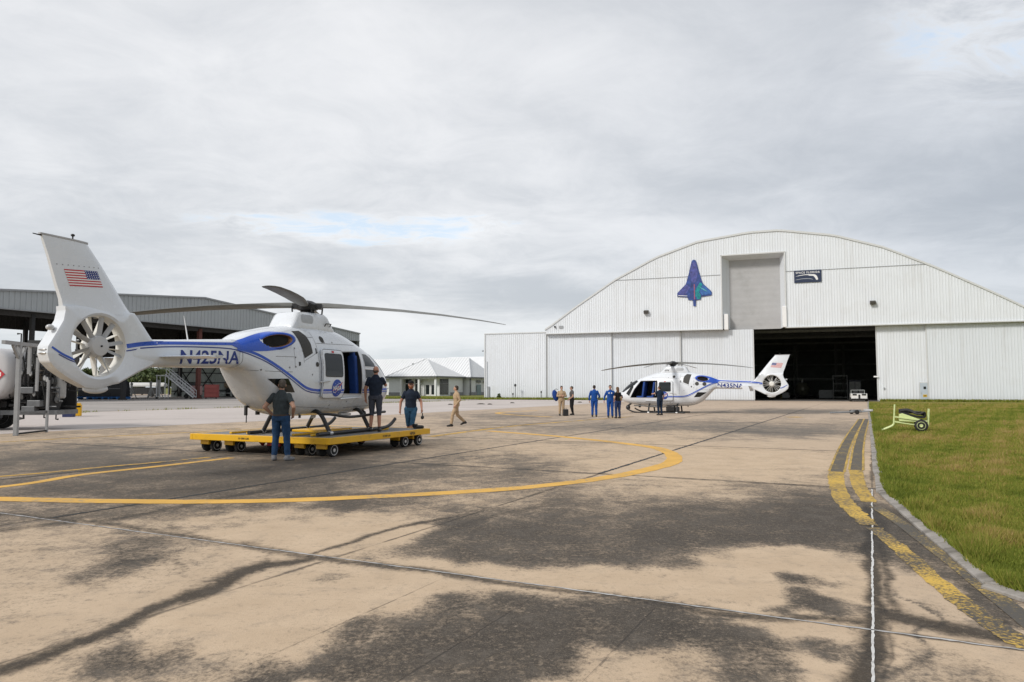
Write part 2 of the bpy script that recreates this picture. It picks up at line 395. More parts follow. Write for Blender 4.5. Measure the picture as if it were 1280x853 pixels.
    c = t.mix(t.m('MULTIPLY', dark, 0.92), tan, dk)
    c = t.mix(t.m('MULTIPLY', jdark, 0.92), c, t.mix(t.step(Y, 10, 40), t.mix(0.42, dk, (0.014, 0.0125, 0.011)), (0.085, 0.078, 0.07)))
    # hairline grooves broomed into the slab near the camera
    gv = t.m('PINGPONG', t.m('ADD', t.m('ADD', ac, 0.55), t.m('MULTIPLY', wob, 0.08)), 0.46)
    gl = t.m('MULTIPLY', t.step(gv, 0.012, 0.003), t.m('MULTIPLY', t.step(ac, -3.6, -3.4), t.m('MULTIPLY', t.step(ac, -0.6, -0.8), t.step(al, 5.4, 5.2))))
    c = t.mix(t.m('MULTIPLY', t.m('MULTIPLY', gl, t.step(mid, .40, .58)), 0.5), c, (0.03, 0.027, 0.024))
    t.put(b.inputs['Base Color'], c)
    t.put(b.inputs['Roughness'], t.mix(dark, (0.93,) * 3, (0.8,) * 3)); b.inputs['Specular IOR Level'].default_value = 0.25
    h = t.m('ADD', t.m('MULTIPLY', grit, 0.4), t.m('ADD', t.m('MULTIPLY', fine, 0.5), t.m('MULTIPLY', gl, -0.8)))
    t.put(b.inputs['Normal'], t.bump(h, 0.55, 0.012))
    me.materials.append(m)
    return struct(link('apron', me))
make_apron()

def sheet(name, poly, z, m, kind='structure'):
    me = bpy.data.meshes.new(name)
    vs = [(p[0], p[1], z) for p in poly]
    bm = bmesh.new(); f = bm.faces.new([bm.verts.new(v) for v in vs])
    bmesh.ops.recalc_face_normals(bm, faces=[f])
    if f.normal.z < 0: f.normal_flip()
    bmesh.ops.triangulate(bm, faces=[f])
    bm.to_mesh(me); bm.free(); me.materials.append(m)
    return struct(link(name, me), kind)
def ground_mat(name, a, b_, s1, s2, stain=None, st=(0.5, 0.75), amt=0.5, bump=0.4):
    m, t, b = new_mat(name); p = t.pos()
    n1 = t.noise(p, s1, 6, 0.6, 0.3); n2 = t.noise(p, s2, 5, 0.65)
    c = t.mix(t.lin(n1, 0.32, 0.68, 0, 1), a, b_)
    c = t.mix(t.m('MULTIPLY', t.step(n2, 0.5, 0.8), 0.45), c, tuple(x * 0.6 for x in a))
    if stain: c = t.mix(t.m('MULTIPLY', t.step(t.noise(t.scale(p, (0.35, 1, 1)), s1 * 2.2, 7, 0.65), *st), amt), c, stain)
    t.put(b.inputs['Base Color'], c); b.inputs['Roughness'].default_value = 0.92; b.inputs['Specular IOR Level'].default_value = 0.2
    t.put(b.inputs['Normal'], t.bump(n2, bump, 0.02))
    return m
GRASS_M = ground_mat('far_turf', (0.12, 0.145, 0.028), (0.20, 0.185, 0.045), 0.25, 5)
sheet('ground', [(-3000, -600), (3000, -600), (3000, 4500), (-3000, 4500)], -0.03, GRASS_M)
TAXI_M = ground_mat('pale_concrete', (0.47, 0.42, 0.39), (0.56, 0.505, 0.475), 0.12, 3.5, (0.20, 0.18, 0.16), (0.55, 0.75), 0.5)
sheet('taxiway', [AB(a, c)[:2] for a, c in ((-30, -27.4), (18, -27.4), (34, -26.0), (60, -25.8), (92, -26.0), (92, -46.5), (-30, -46.5))], 0.004, TAXI_M)
YARD_M = ground_mat('yard_concrete', (0.30, 0.278, 0.26), (0.42, 0.385, 0.36), 0.10, 2.5, (0.15, 0.135, 0.12), (0.5, 0.72), 0.6)
sheet('pavement', [AB(a, c)[:2] for a, c in ((-40, -46.9), (92, -46.9), (150, -50), (165, -140), (-40, -140))], 0.004, YARD_M)

# painted lines
def strip_mesh(name, pts, w, z, m, jitter=0.0, n=10, parent=None):
    P = bezier([Vector((p[0], p[1], 0)) for p in pts], n); B = MB(); L = []
    for i, p in enumerate(P):
        d = (P[min(i + 1, len(P) - 1)] - P[max(i - 1, 0)]).normalized(); q = Vector((-d.y, d.x, 0))
        ww = w[0] + (w[1] - w[0]) * i / (len(P) - 1) if isinstance(w, tuple) else w
        a = p + q * ww * (0.5 + rnd.uniform(-jitter, jitter)); b = p - q * ww * (0.5 + rnd.uniform(-jitter, jitter))
        L.append((a.x, a.y, z)); L.append((b.x, b.y, z))
    B.add(L, [(2 * i, 2 * i + 1, 2 * i + 3, 2 * i + 2) for i in range(len(P) - 1)])
    o = B.build(name, m, parent, fix=False)
    for f in o.data.polygons:
        if f.normal.z < 0: f.flip()
    return struct(o)
def paint_mat(name, col, under, lo, hi, sc=9):
    m, t, b = new_mat(name); p = t.pos()
    n = t.m('ADD', t.m('MULTIPLY', t.noise(p, sc, 6, 0.7), 0.6), t.m('MULTIPLY', t.noise(p, 0.9, 4, 0.6), 0.4))
    c = t.mix(t.lin(t.noise(p, 1.3, 4), .3, .7, 0, 1), tuple(x * .85 for x in col), tuple(min(1, x * 1.1) for x in col))
    t.put(b.inputs['Base Color'], t.mix(t.step(n, lo, hi), c, under)); b.inputs['Roughness'].default_value = 0.8
    t.put(b.inputs['Normal'], t.bump(t.noise(p, 60, 3), 0.4, 0.01))
    return m
YEL = paint_mat('line_yellow', (0.70, 0.40, 0.075), (0.34, 0.25, 0.15), 0.50, 0.66)
YEL_FADE = paint_mat('line_yellow_faded', (0.58, 0.34, 0.05), (0.17, 0.145, 0.115), 0.47, 0.58)
YEL_FAINT = paint_mat('line_yellow_faint', (0.52, 0.35, 0.08), (0.085, 0.076, 0.064), 0.36, 0.52, 34)
YEL_WORN = paint_mat('line_yellow_worn', (0.62, 0.40, 0.07), (0.075, 0.066, 0.055), 0.42, 0.56, 30)
YEL_EDGE = paint_mat('line_yellow_edge', (0.56, 0.36, 0.06), (0.10, 0.085, 0.065), 0.44, 0.62, 16)
YEL_DARK = paint_mat('line_yellow_blackened', (0.40, 0.27, 0.06), (0.055, 0.048, 0.04), 0.41, 0.58, 18)
strip_mesh('road_marking_line', [(-13.5, 11.9), (-9.6, 10.95)] + [G(*q)[:2] for q in ((0, 624), (150, 627), (300, 627), (450, 622), (640, 611), (760, 597), (830, 582), (843, 573), (832, 564), (800, 557), (700, 546), (610, 539))], 0.36, 0.004, YEL, 0.04)
strip_mesh('road_marking_line', [(-10.4, 9.3)] + [G(*q)[:2] for q in ((0, 609), (100, 594), (200, 583), (290, 572.5))], 0.24, 0.004, YEL)
strip_mesh('road_marking_line', [(-11.9, 11.2)] + [G(*q)[:2] for q in ((0, 596), (130, 584), (200, 578), (262, 572))], 0.16, 0.0045, YEL_FADE)
strip_mesh('road_marking_line', [G(*q)[:2] for q in ((0, 553), (110, 547), (232, 541), (300, 536))], 0.22, 0.004, YEL_FADE)
strip_mesh('road_marking_line', [G(*q)[:2] for q in ((538, 546), (640, 533), (700, 528), (790, 521))], 0.30, 0.0045, YEL_FADE)
strip_mesh('road_marking_line', [G(*q)[:2] for q in ((690, 521.5), (655, 519.8), (630, 518), (622, 516.4), (640, 514.9), (672, 513.6))], 0.34, 0.0045, YEL)
strip_mesh('road_marking_line', [G(*q)[:2] for q in ((983, 521.6), (1001, 521.6))], 0.9, 0.004, YEL_FADE, n=2)
def side_pts(pts, o):
    P = [Vector((p[0], p[1], 0)) for p in pts]; out = []
    for k, p in enumerate(P):
        d = (P[min(k + 1, len(P) - 1)] - P[max(k - 1, 0)]).normalized(); out.append((p.x - d.y * o, p.y + d.x * o))
    return out
BLACKENED = paint_mat('line_blackened', (0.098, 0.084, 0.064), (0.36, 0.25, 0.07), 0.50, 0.66, 12)
for pts_, z_, w_ in ((((1077, 524), (1066, 541), (1056, 560), (1049, 580), (1046, 590)), .004, .27), (((1083, 524), (1077, 543), (1073, 560), (1071, 580), (1070, 588)), .0048, .25)):
    g_ = [tuple(G(*q)[:2]) for q in pts_]
    strip_mesh('road_marking_line', g_, w_, z_, BLACKENED)
    for s_ in (1, -1): strip_mesh('road_marking_line', side_pts(g_, s_ * w_ * .5), .045, z_ + .002, YEL_EDGE, 0.1)
strip_mesh('road_marking_line', [G(*q)[:2] for q in ((1046, 590), (1045, 598), (1051, 620), (1064, 636))], (0.27, 0.24), 0.004, YEL_EDGE, 0.05)
strip_mesh('road_marking_line', [G(*q)[:2] for q in ((1064, 636), (1076, 647), (1087, 657))], (0.24, 0.20), 0.004, YEL_WORN, 0.1)
strip_mesh('road_marking_line', [G(*q)[:2] for q in ((1070, 588), (1071, 597), (1076, 612), (1087, 628))], (0.25, 0.20), 0.0048, YEL_EDGE, 0.05)
strip_mesh('road_marking_line', [G(*q)[:2] for q in ((1092, 660), (1120, 682), (1180, 735), (1240, 780), (1290, 812))], 0.17, 0.004, YEL_WORN, 0.12)
strip_mesh('road_marking_line', [G(*q)[:2] for q in ((1094, 634), (1120, 650), (1180, 695), (1240, 742), (1300, 790))], 0.16, 0.0055, YEL_FAINT)
# joint sealant
SEAL = mat('sealant_white', (0.62, 0.61, 0.59), 0.7, var=0.2, vs=8, dirt=(0.12, 0.11, 0.10), dirt_amt=0.8, ds=5)
SEAL_G = mat('sealant_grey', (0.42, 0.41, 0.40), 0.75, var=0.3, vs=6, dirt=(0.06, 0.06, 0.055), dirt_amt=0.95, ds=3.0)
def seal(a0, a1, f, w, m, jit):
    pts = []; k = int(abs(a1 - a0) / 0.16)
    for i in range(k + 1):
        v = a0 + (a1 - a0) * i / k; p = f(v); pts.append((p.x + rnd.uniform(-.004, .004), p.y + rnd.uniform(-.004, .004)))
    return strip_mesh('pavement_joint_strip', pts, w, 0.0035, m, jit, n=3)
seal(-1, 13.0, lambda v: AB(v, -0.04), 0.017, SEAL, 0.22)
seal(-14, 1.9, lambda v: AB(5.5, v), 0.022, SEAL_G, 0.3)
TAR = mat('tar', (0.028, 0.028, 0.028), 0.75, var=0.3)
for al_, w_ in ((13.05, 0.05), (20.4, 0.06), (27.9, 0.06), (35.3, 0.07)):
    seal(-22, 6.0 if al_ < 15 else 5.5, lambda v: AB(al_, v), w_, TAR, 0.3)
for ac_, a0, a1 in ((-4.65, 13, 60), (-9.2, 5.6, 55), (-13.8, 5.6, 50)):
    seal(a0, a1, lambda v: AB(v, ac_), 0.07, TAR, 0.3)

# ------------------------------------------------------------------ lawn on the right
edge = [G(*q) for q in ((1250, 738), (1225, 717), (1180, 680), (1135, 642), (1106, 617))] + [Vector((6.05, 11.9, 0)), Vector((9.75, 19.4, 0)), Vector((22.3, 45, 0)), Vector((38.6, 78.2, 0)), Vector((41.6, 84.3, 0))]
near = [Vector((3.9, 5.9, 0)), Vector((4.2, 4.6, 0)), Vector((4.9, 2.0, 0)), Vector((5.3, -6, 0))]
bound = list(reversed(near)) + edge
def lawn_mat():
    m, t, b = new_mat('mown_grass'); p = t.pos()
    n1 = t.noise(p, 0.22, 5, 0.6, 0.4); n2 = t.noise(p, 1.6, 6, 0.65, 0.3); n3 = t.noise(p, 34, 4, 0.7)
    c = t.mix(t.lin(n1, 0.35, 0.65, 0, 1), (0.185, 0.185, 0.030), (0.29, 0.25, 0.062))
    c = t.mix(t.m('MULTIPLY', t.step(n2, 0.50, 0.72), 0.32), c, (0.30, 0.215, 0.085))
    c = t.mix(t.m('MULTIPLY', t.step(n2, 0.46, 0.28), 0.6), c, (0.10, 0.145, 0.018))
    c = t.mix(t.m('MULTIPLY', t.step(n3, 0.42, 0.62), 0.5), c, (0.085, 0.078, 0.020))
    t.put(b.inputs['Base Color'], c); b.inputs['Roughness'].default_value = 0.95; b.inputs['Specular IOR Level'].default_value = 0.1
    t.put(b.inputs['Normal'], t.bump(t.m('ADD', n3, t.m('MULTIPLY', n2, 0.6)), 0.9, 0.06))
    return m
LAWN_M = lawn_mat()
sheet('lawn', [p[:2] for p in bound] + [(58, 78), (130, 55), (120, -30), (20, -30)], 0.035, LAWN_M)
kerb_m = ground_mat('kerb_concrete', (0.28, 0.26, 0.235), (0.39, 0.36, 0.33), 1.5, 20, (0.12, 0.11, 0.095), (0.45, 0.65), 0.75)
B = MB(); K = []
kp = bezier(bound, 6)
for i, p in enumerate(kp):
    d = (kp[min(i + 1, len(kp) - 1)] - kp[max(i - 1, 0)]).normalized(); q = Vector((d.y, -d.x, 0))
    w = 0.095 if p.y < 14 else 0.13
    a, b_ = p - q * w, p + q * 0.03
    K += [[(a.x, a.y, -0.01), (a.x, a.y, 0.022), (a.x + q.x * .02, a.y + q.y * .02, 0.03), (b_.x, b_.y, 0.046), (b_.x, b_.y, -0.01)]]
B.rings([[Vector(v) for v in k] for k in K])
struct(B.build('kerb', kerb_m, smooth=False))

def blades(name, centres, h, w, cols, seed):
    """tufts of individual blades as one mesh; cols picks a tint attribute"""
    g = np.random.default_rng(seed); n = len(centres)
    ang = g.uniform(0, 2 * np.pi, n); hh = h * g.uniform(0.45, 1.25, n); ww = w * g.uniform(0.7, 1.3, n)
    lean = g.uniform(0.15, 0.75, n) * hh; la = g.uniform(0, 2 * np.pi, n)
    c = np.asarray(centres); dx, dy = np.cos(ang) * ww, np.sin(ang) * ww
    v0 = c + np.stack([-dx, -dy, np.zeros(n)], 1); v1 = c + np.stack([dx, dy, np.zeros(n)], 1)
    v2 = c + np.stack([np.cos(la) * lean, np.sin(la) * lean, hh], 1)
    V = np.stack([v0, v1, v2], 1).reshape(-1, 3)
    me = bpy.data.meshes.new(name); me.vertices.add(3 * n); me.vertices.foreach_set('co', V.astype(np.float32).ravel())
    me.loops.add(3 * n); me.loops.foreach_set('vertex_index', np.arange(3 * n, dtype=np.int32))
    me.polygons.add(n); me.polygons.foreach_set('loop_start', np.arange(0, 3 * n, 3, dtype=np.int32))
    me.update(calc_edges=True); me.validate()
    at = me.attributes.new('tint', 'FLOAT', 'POINT'); at.data.foreach_set('value', np.repeat(cols, 3).astype(np.float32))
    return me
def blade_mat():
    m, t, b = new_mat('grass_blade'); a = t.add('ShaderNodeAttribute', attribute_name='tint').outputs['Fac']
    r = t.add('ShaderNodeValToRGB'); t.put(r.inputs[0], a); e = r.color_ramp.elements
    e[0].position = 0.0; e[0].color = (0.115, 0.150, 0.020, 1); e[1].position = 1.0; e[1].color = (0.48, 0.33, 0.15, 1)
    for ps, c in ((0.35, (0.195, 0.235, 0.034)), (0.6, (0.29, 0.29, 0.055)), (0.8, (0.38, 0.285, 0.090))):
        q = e.new(ps); q.color = (*c, 1)
    t.put(b.inputs['Base Color'], r.outputs[0]); b.inputs['Roughness'].default_value = 0.7; b.inputs['Specular IOR Level'].default_value = 0.2
    tr = t.add('ShaderNodeBsdfTranslucent'); t.put(tr.inputs[0], r.outputs[0]); mx = t.add('ShaderNodeMixShader'); mx.inputs[0].default_value = 0.3
    out = [n for n in t.n if n.type == 'OUTPUT_MATERIAL'][0]
    t.l.new(b.outputs[0], mx.inputs[1]); t.l.new(tr.outputs[0], mx.inputs[2]); t.l.new(mx.outputs[0], out.inputs[0])
    return m
BLADE_M = blade_mat()
def edge_x(y):
    ps = bound; ys = [p.y for p in ps]; xs = [p.x for p in ps]
    return np.interp(y, ys, xs)
def lawn_blades():
    g = np.random.default_rng(3); N = 420000
    y = 4.0 * (70 / 4.0) ** (g.uniform(0, 1, N) ** 1.25)
    ex = edge_x(y); mx = 0.78 * y + 1.5
    x = ex + np.where(mx > ex, (mx - ex), 0) * g.uniform(0, 1, N)
    ok = mx > ex
    x, y = x[ok], y[ok]
    # patchiness from a few summed waves (deterministic)
    q = sum(np.sin(x * a + y * b + c) for a, b, c in ((.9, .4, 0), (-.5, 1.1, 2), (1.7, -1.3, 4), (2.9, 2.3, 1), (.3, -.35, 5))) / 5
    f = sum(np.sin(x * a + y * b + c) for a, b, c in ((5.1, 3.3, 0), (-4.2, 6.1, 2), (7.7, -5.3, 4))) / 3
    cols = np.clip(0.47 + 0.40 * q + 0.20 * f + g.normal(0, 0.17, len(x)), 0, 1)
    near = np.exp(-((x - ex) / 0.5) ** 2)
    cols = np.clip(cols - 0.18 * near, 0, 1)
    m2 = 26000; y2 = 4.2 * (30 / 4.2) ** g.uniform(0, 1, m2); x2 = edge_x(y2) - np.abs(g.normal(0, .016, m2)) + .02 - .0; keep = np.sin(y2 * 3.1) + np.sin(y2 * 7.7 + 1) + g.normal(0, .6, m2) > 1.0   # blades spilling over the kerb
    x = np.concatenate([x, x2[keep]]); y = np.concatenate([y, y2[keep]]); cols = np.concatenate([cols, np.clip(g.normal(.4, .2, keep.sum()), 0, 1)])
    f = np.concatenate([f, np.zeros(keep.sum())]); q = np.concatenate([q, np.zeros(keep.sum())]); near = np.concatenate([near, np.full(keep.sum(), .35)])
    z = np.full_like(x, 0.03)
    hs = 0.036 + 0.055 * np.clip(f * 1.2 + q, 0, 1) + 0.05 * near * np.clip(.6 + f, 0, 1)
    me = blades('grass', np.stack([x, y, z], 1), hs * (1 + y / 60), 0.0035 + 0.00035 * y, cols, 5)
    me.materials.append(BLADE_M)
    o = link('grass', me); struct(o, 'stuff'); return o
lawn_blades()
def weeds():
    g = np.random.default_rng(11); pts = []
    for a0, a1, c, sp, n in ((-6, 30, -46.7, 0.35, 5000), (30, 60, -46.7, 0.25, 900), (60, 92, -46.7, 0.3, 1200)):
        a = g.uniform(a0, a1, n); keep = np.sin(a * .9) + np.sin(a * 2.3 + 1) + g.normal(0, .5, n) > 0.1
        a = a[keep]; cc = c + g.normal(0, sp, len(a)); pts.append(np.stack([E1.x * a + E2.x * cc, E1.y * a + E2.y * cc, np.full_like(a, 0.0)], 1))
    # scraps of turf growing in the pale concrete further out
    P = np.concatenate(pts); me = blades('grass', P, 0.16, 0.02, np.clip(g.normal(.45, .2, len(P)), 0, 1), 8); me.materials.append(BLADE_M)
    struct(link('grass', me), 'stuff')
weeds()
# ================================================================== helicopters
WHITE = mat('white_gloss_paint', (0.71, 0.74, 0.78), 0.25, var=0.025, vs=1.5, coat=0.5, dirt=(0.56, 0.56, 0.55), dirt_amt=0.2, ds=2.5)
CREAM = mat('duct_white', (0.70, 0.69, 0.65), 0.45, var=0.06)
FANGREY = mat('fan_grey', (0.40, 0.40, 0.40), 0.45, var=0.1)
BLUE = mat('royal_blue_paint', (0.016, 0.085, 0.50), 0.28, var=0.08, coat=0.4)
NAVY = mat('navy_marking', (0.012, 0.035, 0.22), 0.4, var=0.06)
RED = mat('red_marking', (0.52, 0.025, 0.035), 0.45, var=0.06)
MWHITE = mat('white_marking', (0.80, 0.80, 0.80), 0.45, var=0.03)
BLADE_GREY = mat('rotor_grey', (0.15, 0.15, 0.14), 0.5, var=0.15, vs=4)
BLADE_EDGE = mat('blade_yellow_band', (0.55, 0.43, 0.12), 0.5, var=0.1)
BLACK = mat('satin_black', (0.018, 0.018, 0.019), 0.42, var=0.2)
DARKM = mat('dark_hole', (0.010, 0.010, 0.010), 0.8, var=0.2)
MESH_M = mat('intake_mesh', (0.050, 0.048, 0.044), 0.7, var=0.2, vs=30)
STEEL = mat('bright_steel', (0.55, 0.55, 0.55), 0.35, metal=0.85, var=0.1)
BURNT = mat('burnt_exhaust', (0.30, 0.17, 0.09), 0.42, metal=0.8, var=0.35, vs=8)
CABIN = mat('cabin_dark', (0.030, 0.031, 0.034), 0.8, var=0.2)
SEAT = mat('blue_upholstery', (0.012, 0.055, 0.25), 0.75, var=0.2, vs=9, bump=0.3)
LINE = mat('panel_line', (0.20, 0.20, 0.205), 0.7, var=0.1)
RUBBER = mat('tyre_rubber', (0.020, 0.020, 0.020), 0.85, var=0.25, dirt=(0.10, 0.09, 0.08), dirt_amt=0.4, ds=6)
def glass_mat():
    m, t, b = new_mat('tinted_glass'); b.inputs['Base Color'].default_value = (0.012, 0.015, 0.016, 1)
    b.inputs['Roughness'].default_value = 0.04; b.inputs['Specular IOR Level'].default_value = 0.42
    return m
GLASS = glass_mat()

def superring(x, zb, zt, w, zm=None, nt=2.3, nb=2.3, k=40):
    zm = (zb + zt) * 0.5 if zm is None else zm
    out = []
    for j in range(k):
        a = 2 * math.pi * j / k; c, s = math.cos(a), math.sin(a)
        n = nt if s >= 0 else nb
        y = w * math.copysign(abs(c) ** (2 / n), c); z = zm + (zt - zm if s >= 0 else zm - zb) * math.copysign(abs(s) ** (2 / n), s)
        out.append(Vector((x, y, z)))
    return out
FUS = [  # x, z bottom, z top, half width, z of greatest width, upper and lower exponents
 (3.10, 1.02, 1.16, .06, 1.09, 2, 2), (3.05, .90, 1.28, .24, 1.08, 2, 2), (2.93, .77, 1.44, .40, 1.08, 2.1, 2.1), (2.72, .66, 1.66, .55, 1.08, 2.2, 2.2),
 (2.42, .57, 1.90, .66, 1.10, 2.3, 2.3), (2.05, .51, 2.10, .735, 1.15, 2.35, 2.4), (1.65, .47, 2.27, .775, 1.2, 2.4, 2.5), (1.2, .45, 2.43, .79, 1.25, 2.4, 2.6),
 (.8, .44, 2.56, .79, 1.3, 2.35, 2.6), (.4, .44, 2.65, .79, 1.35, 2.3, 2.6), (-.2, .44, 2.69, .79, 1.35, 2.35, 2.6), (-.9, .45, 2.68, .785, 1.35, 2.45, 2.6),
 (-1.4, .47, 2.63, .775, 1.38, 2.7, 2.7), (-1.85, .565, 2.57, .75, 1.42, 2.8, 3.0), (-2.24, .77, 2.49, .70, 1.5, 2.9, 3.3),
 (-2.53, 1.06, 2.43, .63, 1.62, 2.9, 3.4), (-2.78, 1.33, 2.37, .545, 1.74, 2.9, 3.6), (-2.98, 1.53, 2.29, .44, 1.83, 3.0, 3.6), (-3.16, 1.565, 2.19, .335, 1.86, 3.3, 3.4)]
BOOM = [(-3.16, 1.565, 2.19, .335, 1.86, 3.3, 3.4), (-4.2, 1.545, 2.12, .275, 1.83, 3.8, 3.6), (-5.0, 1.53, 2.065, .225, 1.79, 3.8, 3.4), (-5.45, 1.52, 2.045, .19, 1.77, 3.4, 3), (-5.75, 1.50, 2.05, .16, 1.77, 3, 2.6)]

def bisect_grid(vs, fs, step):
    """2D polygons (x, z) cut along a grid so that they can follow a curved skin"""
    bm = bmesh.new(); V = [bm.verts.new((v[0], 0, v[1])) for v in vs]
    for f in fs:
        try: bm.faces.new([V[i] for i in f])
        except ValueError: pass
    bmesh.ops.triangulate(bm, faces=[f for f in bm.faces if len(f.verts) > 4])
    for ax in (0, 2):
        lo = min(v.co[ax] for v in bm.verts); hi = max(v.co[ax] for v in bm.verts); q = math.floor(lo / step) * step + step
        while q < hi:
            n = Vector((1, 0, 0)) if ax == 0 else Vector((0, 0, 1))
            bmesh.ops.bisect_plane(bm, geom=bm.verts[:] + bm.edges[:] + bm.faces[:], plane_co=n * q, plane_no=n, dist=1e-5); q += step
    bm.verts.ensure_lookup_table(); bm.verts.index_update()
    r = [(v.co.x, v.co.z) for v in bm.verts], [tuple(v.index for v in f.verts) for f in bm.faces]
    bm.free(); return r
def ribbon(pts, w):
    P = [Vector((p[0], p[1])) for p in pts]; vs = []
    for i, p in enumerate(P):
        d = (P[min(i + 1, len(P) - 1)] - P[max(i - 1, 0)]).normalized(); q = Vector((-d.y, d.x)) * w / 2
        vs += [tuple(p + q), tuple(p - q)]
    return vs, [(2 * i, 2 * i + 1, 2 * i + 3, 2 * i + 2) for i in range(len(P) - 1)]
def rrect(x0, z0, x1, z1, r, k=5, shear=0.0):
    out = []
    for cx, cz, a0 in ((x1 - r, z1 - r, 0), (x0 + r, z1 - r, 90), (x0 + r, z0 + r, 180), (x1 - r, z0 + r, 270)):
        for i in range(k + 1):
            a = R(a0 + 90 * i / k); out.append((cx + r * math.cos(a), cz + r * math.sin(a)))
    return [(x + shear * (z - z0), z) for x, z in out]
def ellipse(cx, cz, rx, rz, n=28, tilt=0.0):
    c, s = math.cos(tilt), math.sin(tilt)
    return [(cx + rx * math.cos(a) * c - rz * math.sin(a) * s, cz + rx * math.cos(a) * s + rz * math.sin(a) * c) for a in [2 * math.pi * i / n for i in range(n)]]
def spline2(pts, n=8): return [(p.x, p.y) for p in bezier([(x, z, 0) for x, z in pts], n)]

def dense(secs, n=4):
    """smooth in-between sections"""
    out = []
    for i in range(len(secs) - 1):
        a, b, c_, d = secs[max(i - 1, 0)], secs[i], secs[i + 1], secs[min(i + 2, len(secs) - 1)]
        for k in range(n):
            t_ = k / n; out.append(tuple(0.5 * (2 * q + (r_ - p_) * t_ + (2 * p_ - 5 * q + 4 * r_ - s_) * t_ ** 2 + (3 * q - p_ - 3 * r_ + s_) * t_ ** 3) for p_, q, r_, s_ in zip(a, b, c_, d)))
    out.append(secs[-1]); return out
class Skin:
    """Lays flat artwork given in side view (x, z) onto the skin of the airframe on one side."""
    def __init__(s, objs):
        bm = bmesh.new()
        for o in objs: bm.from_mesh(o)
        bmesh.ops.triangulate(bm, faces=bm.faces[:]); s.t = BVHTree.FromBMesh(bm); bm.free()
    def y(s, x, z, side, default=None):
        h = s.t.ray_cast(Vector((x, side * 3, z)), Vector((0, -side, 0)))
        if h[0] is None:
            q = s.t.find_nearest(Vector((x, side * .5, z)))[0]; return q.y
        return h[0].y
    def lay(s, name, vs, fs, side, off, m, parent, step=0.07, thick=0.0, smooth=True):
        vs, fs = bisect_grid(vs, fs, step)
        out = [Vector((x, s.y(x, z, side) + side * off, z)) for x, z in vs]
        B = MB(); B.add(out, fs)
        o = B.build(name, m, parent, fix=False)
        for f in o.data.polygons:
            if f.normal.y * side < 0: f.flip()
            f.use_smooth = smooth
        if thick:
            q = o.modifiers.new('thick', 'SOLIDIFY'); q.thickness = thick; q.offset = -1
        return o
    def poly(s, name, pts, *a, **k): return s.lay(name, pts, [tuple(range(len(pts)))], *a, **k)

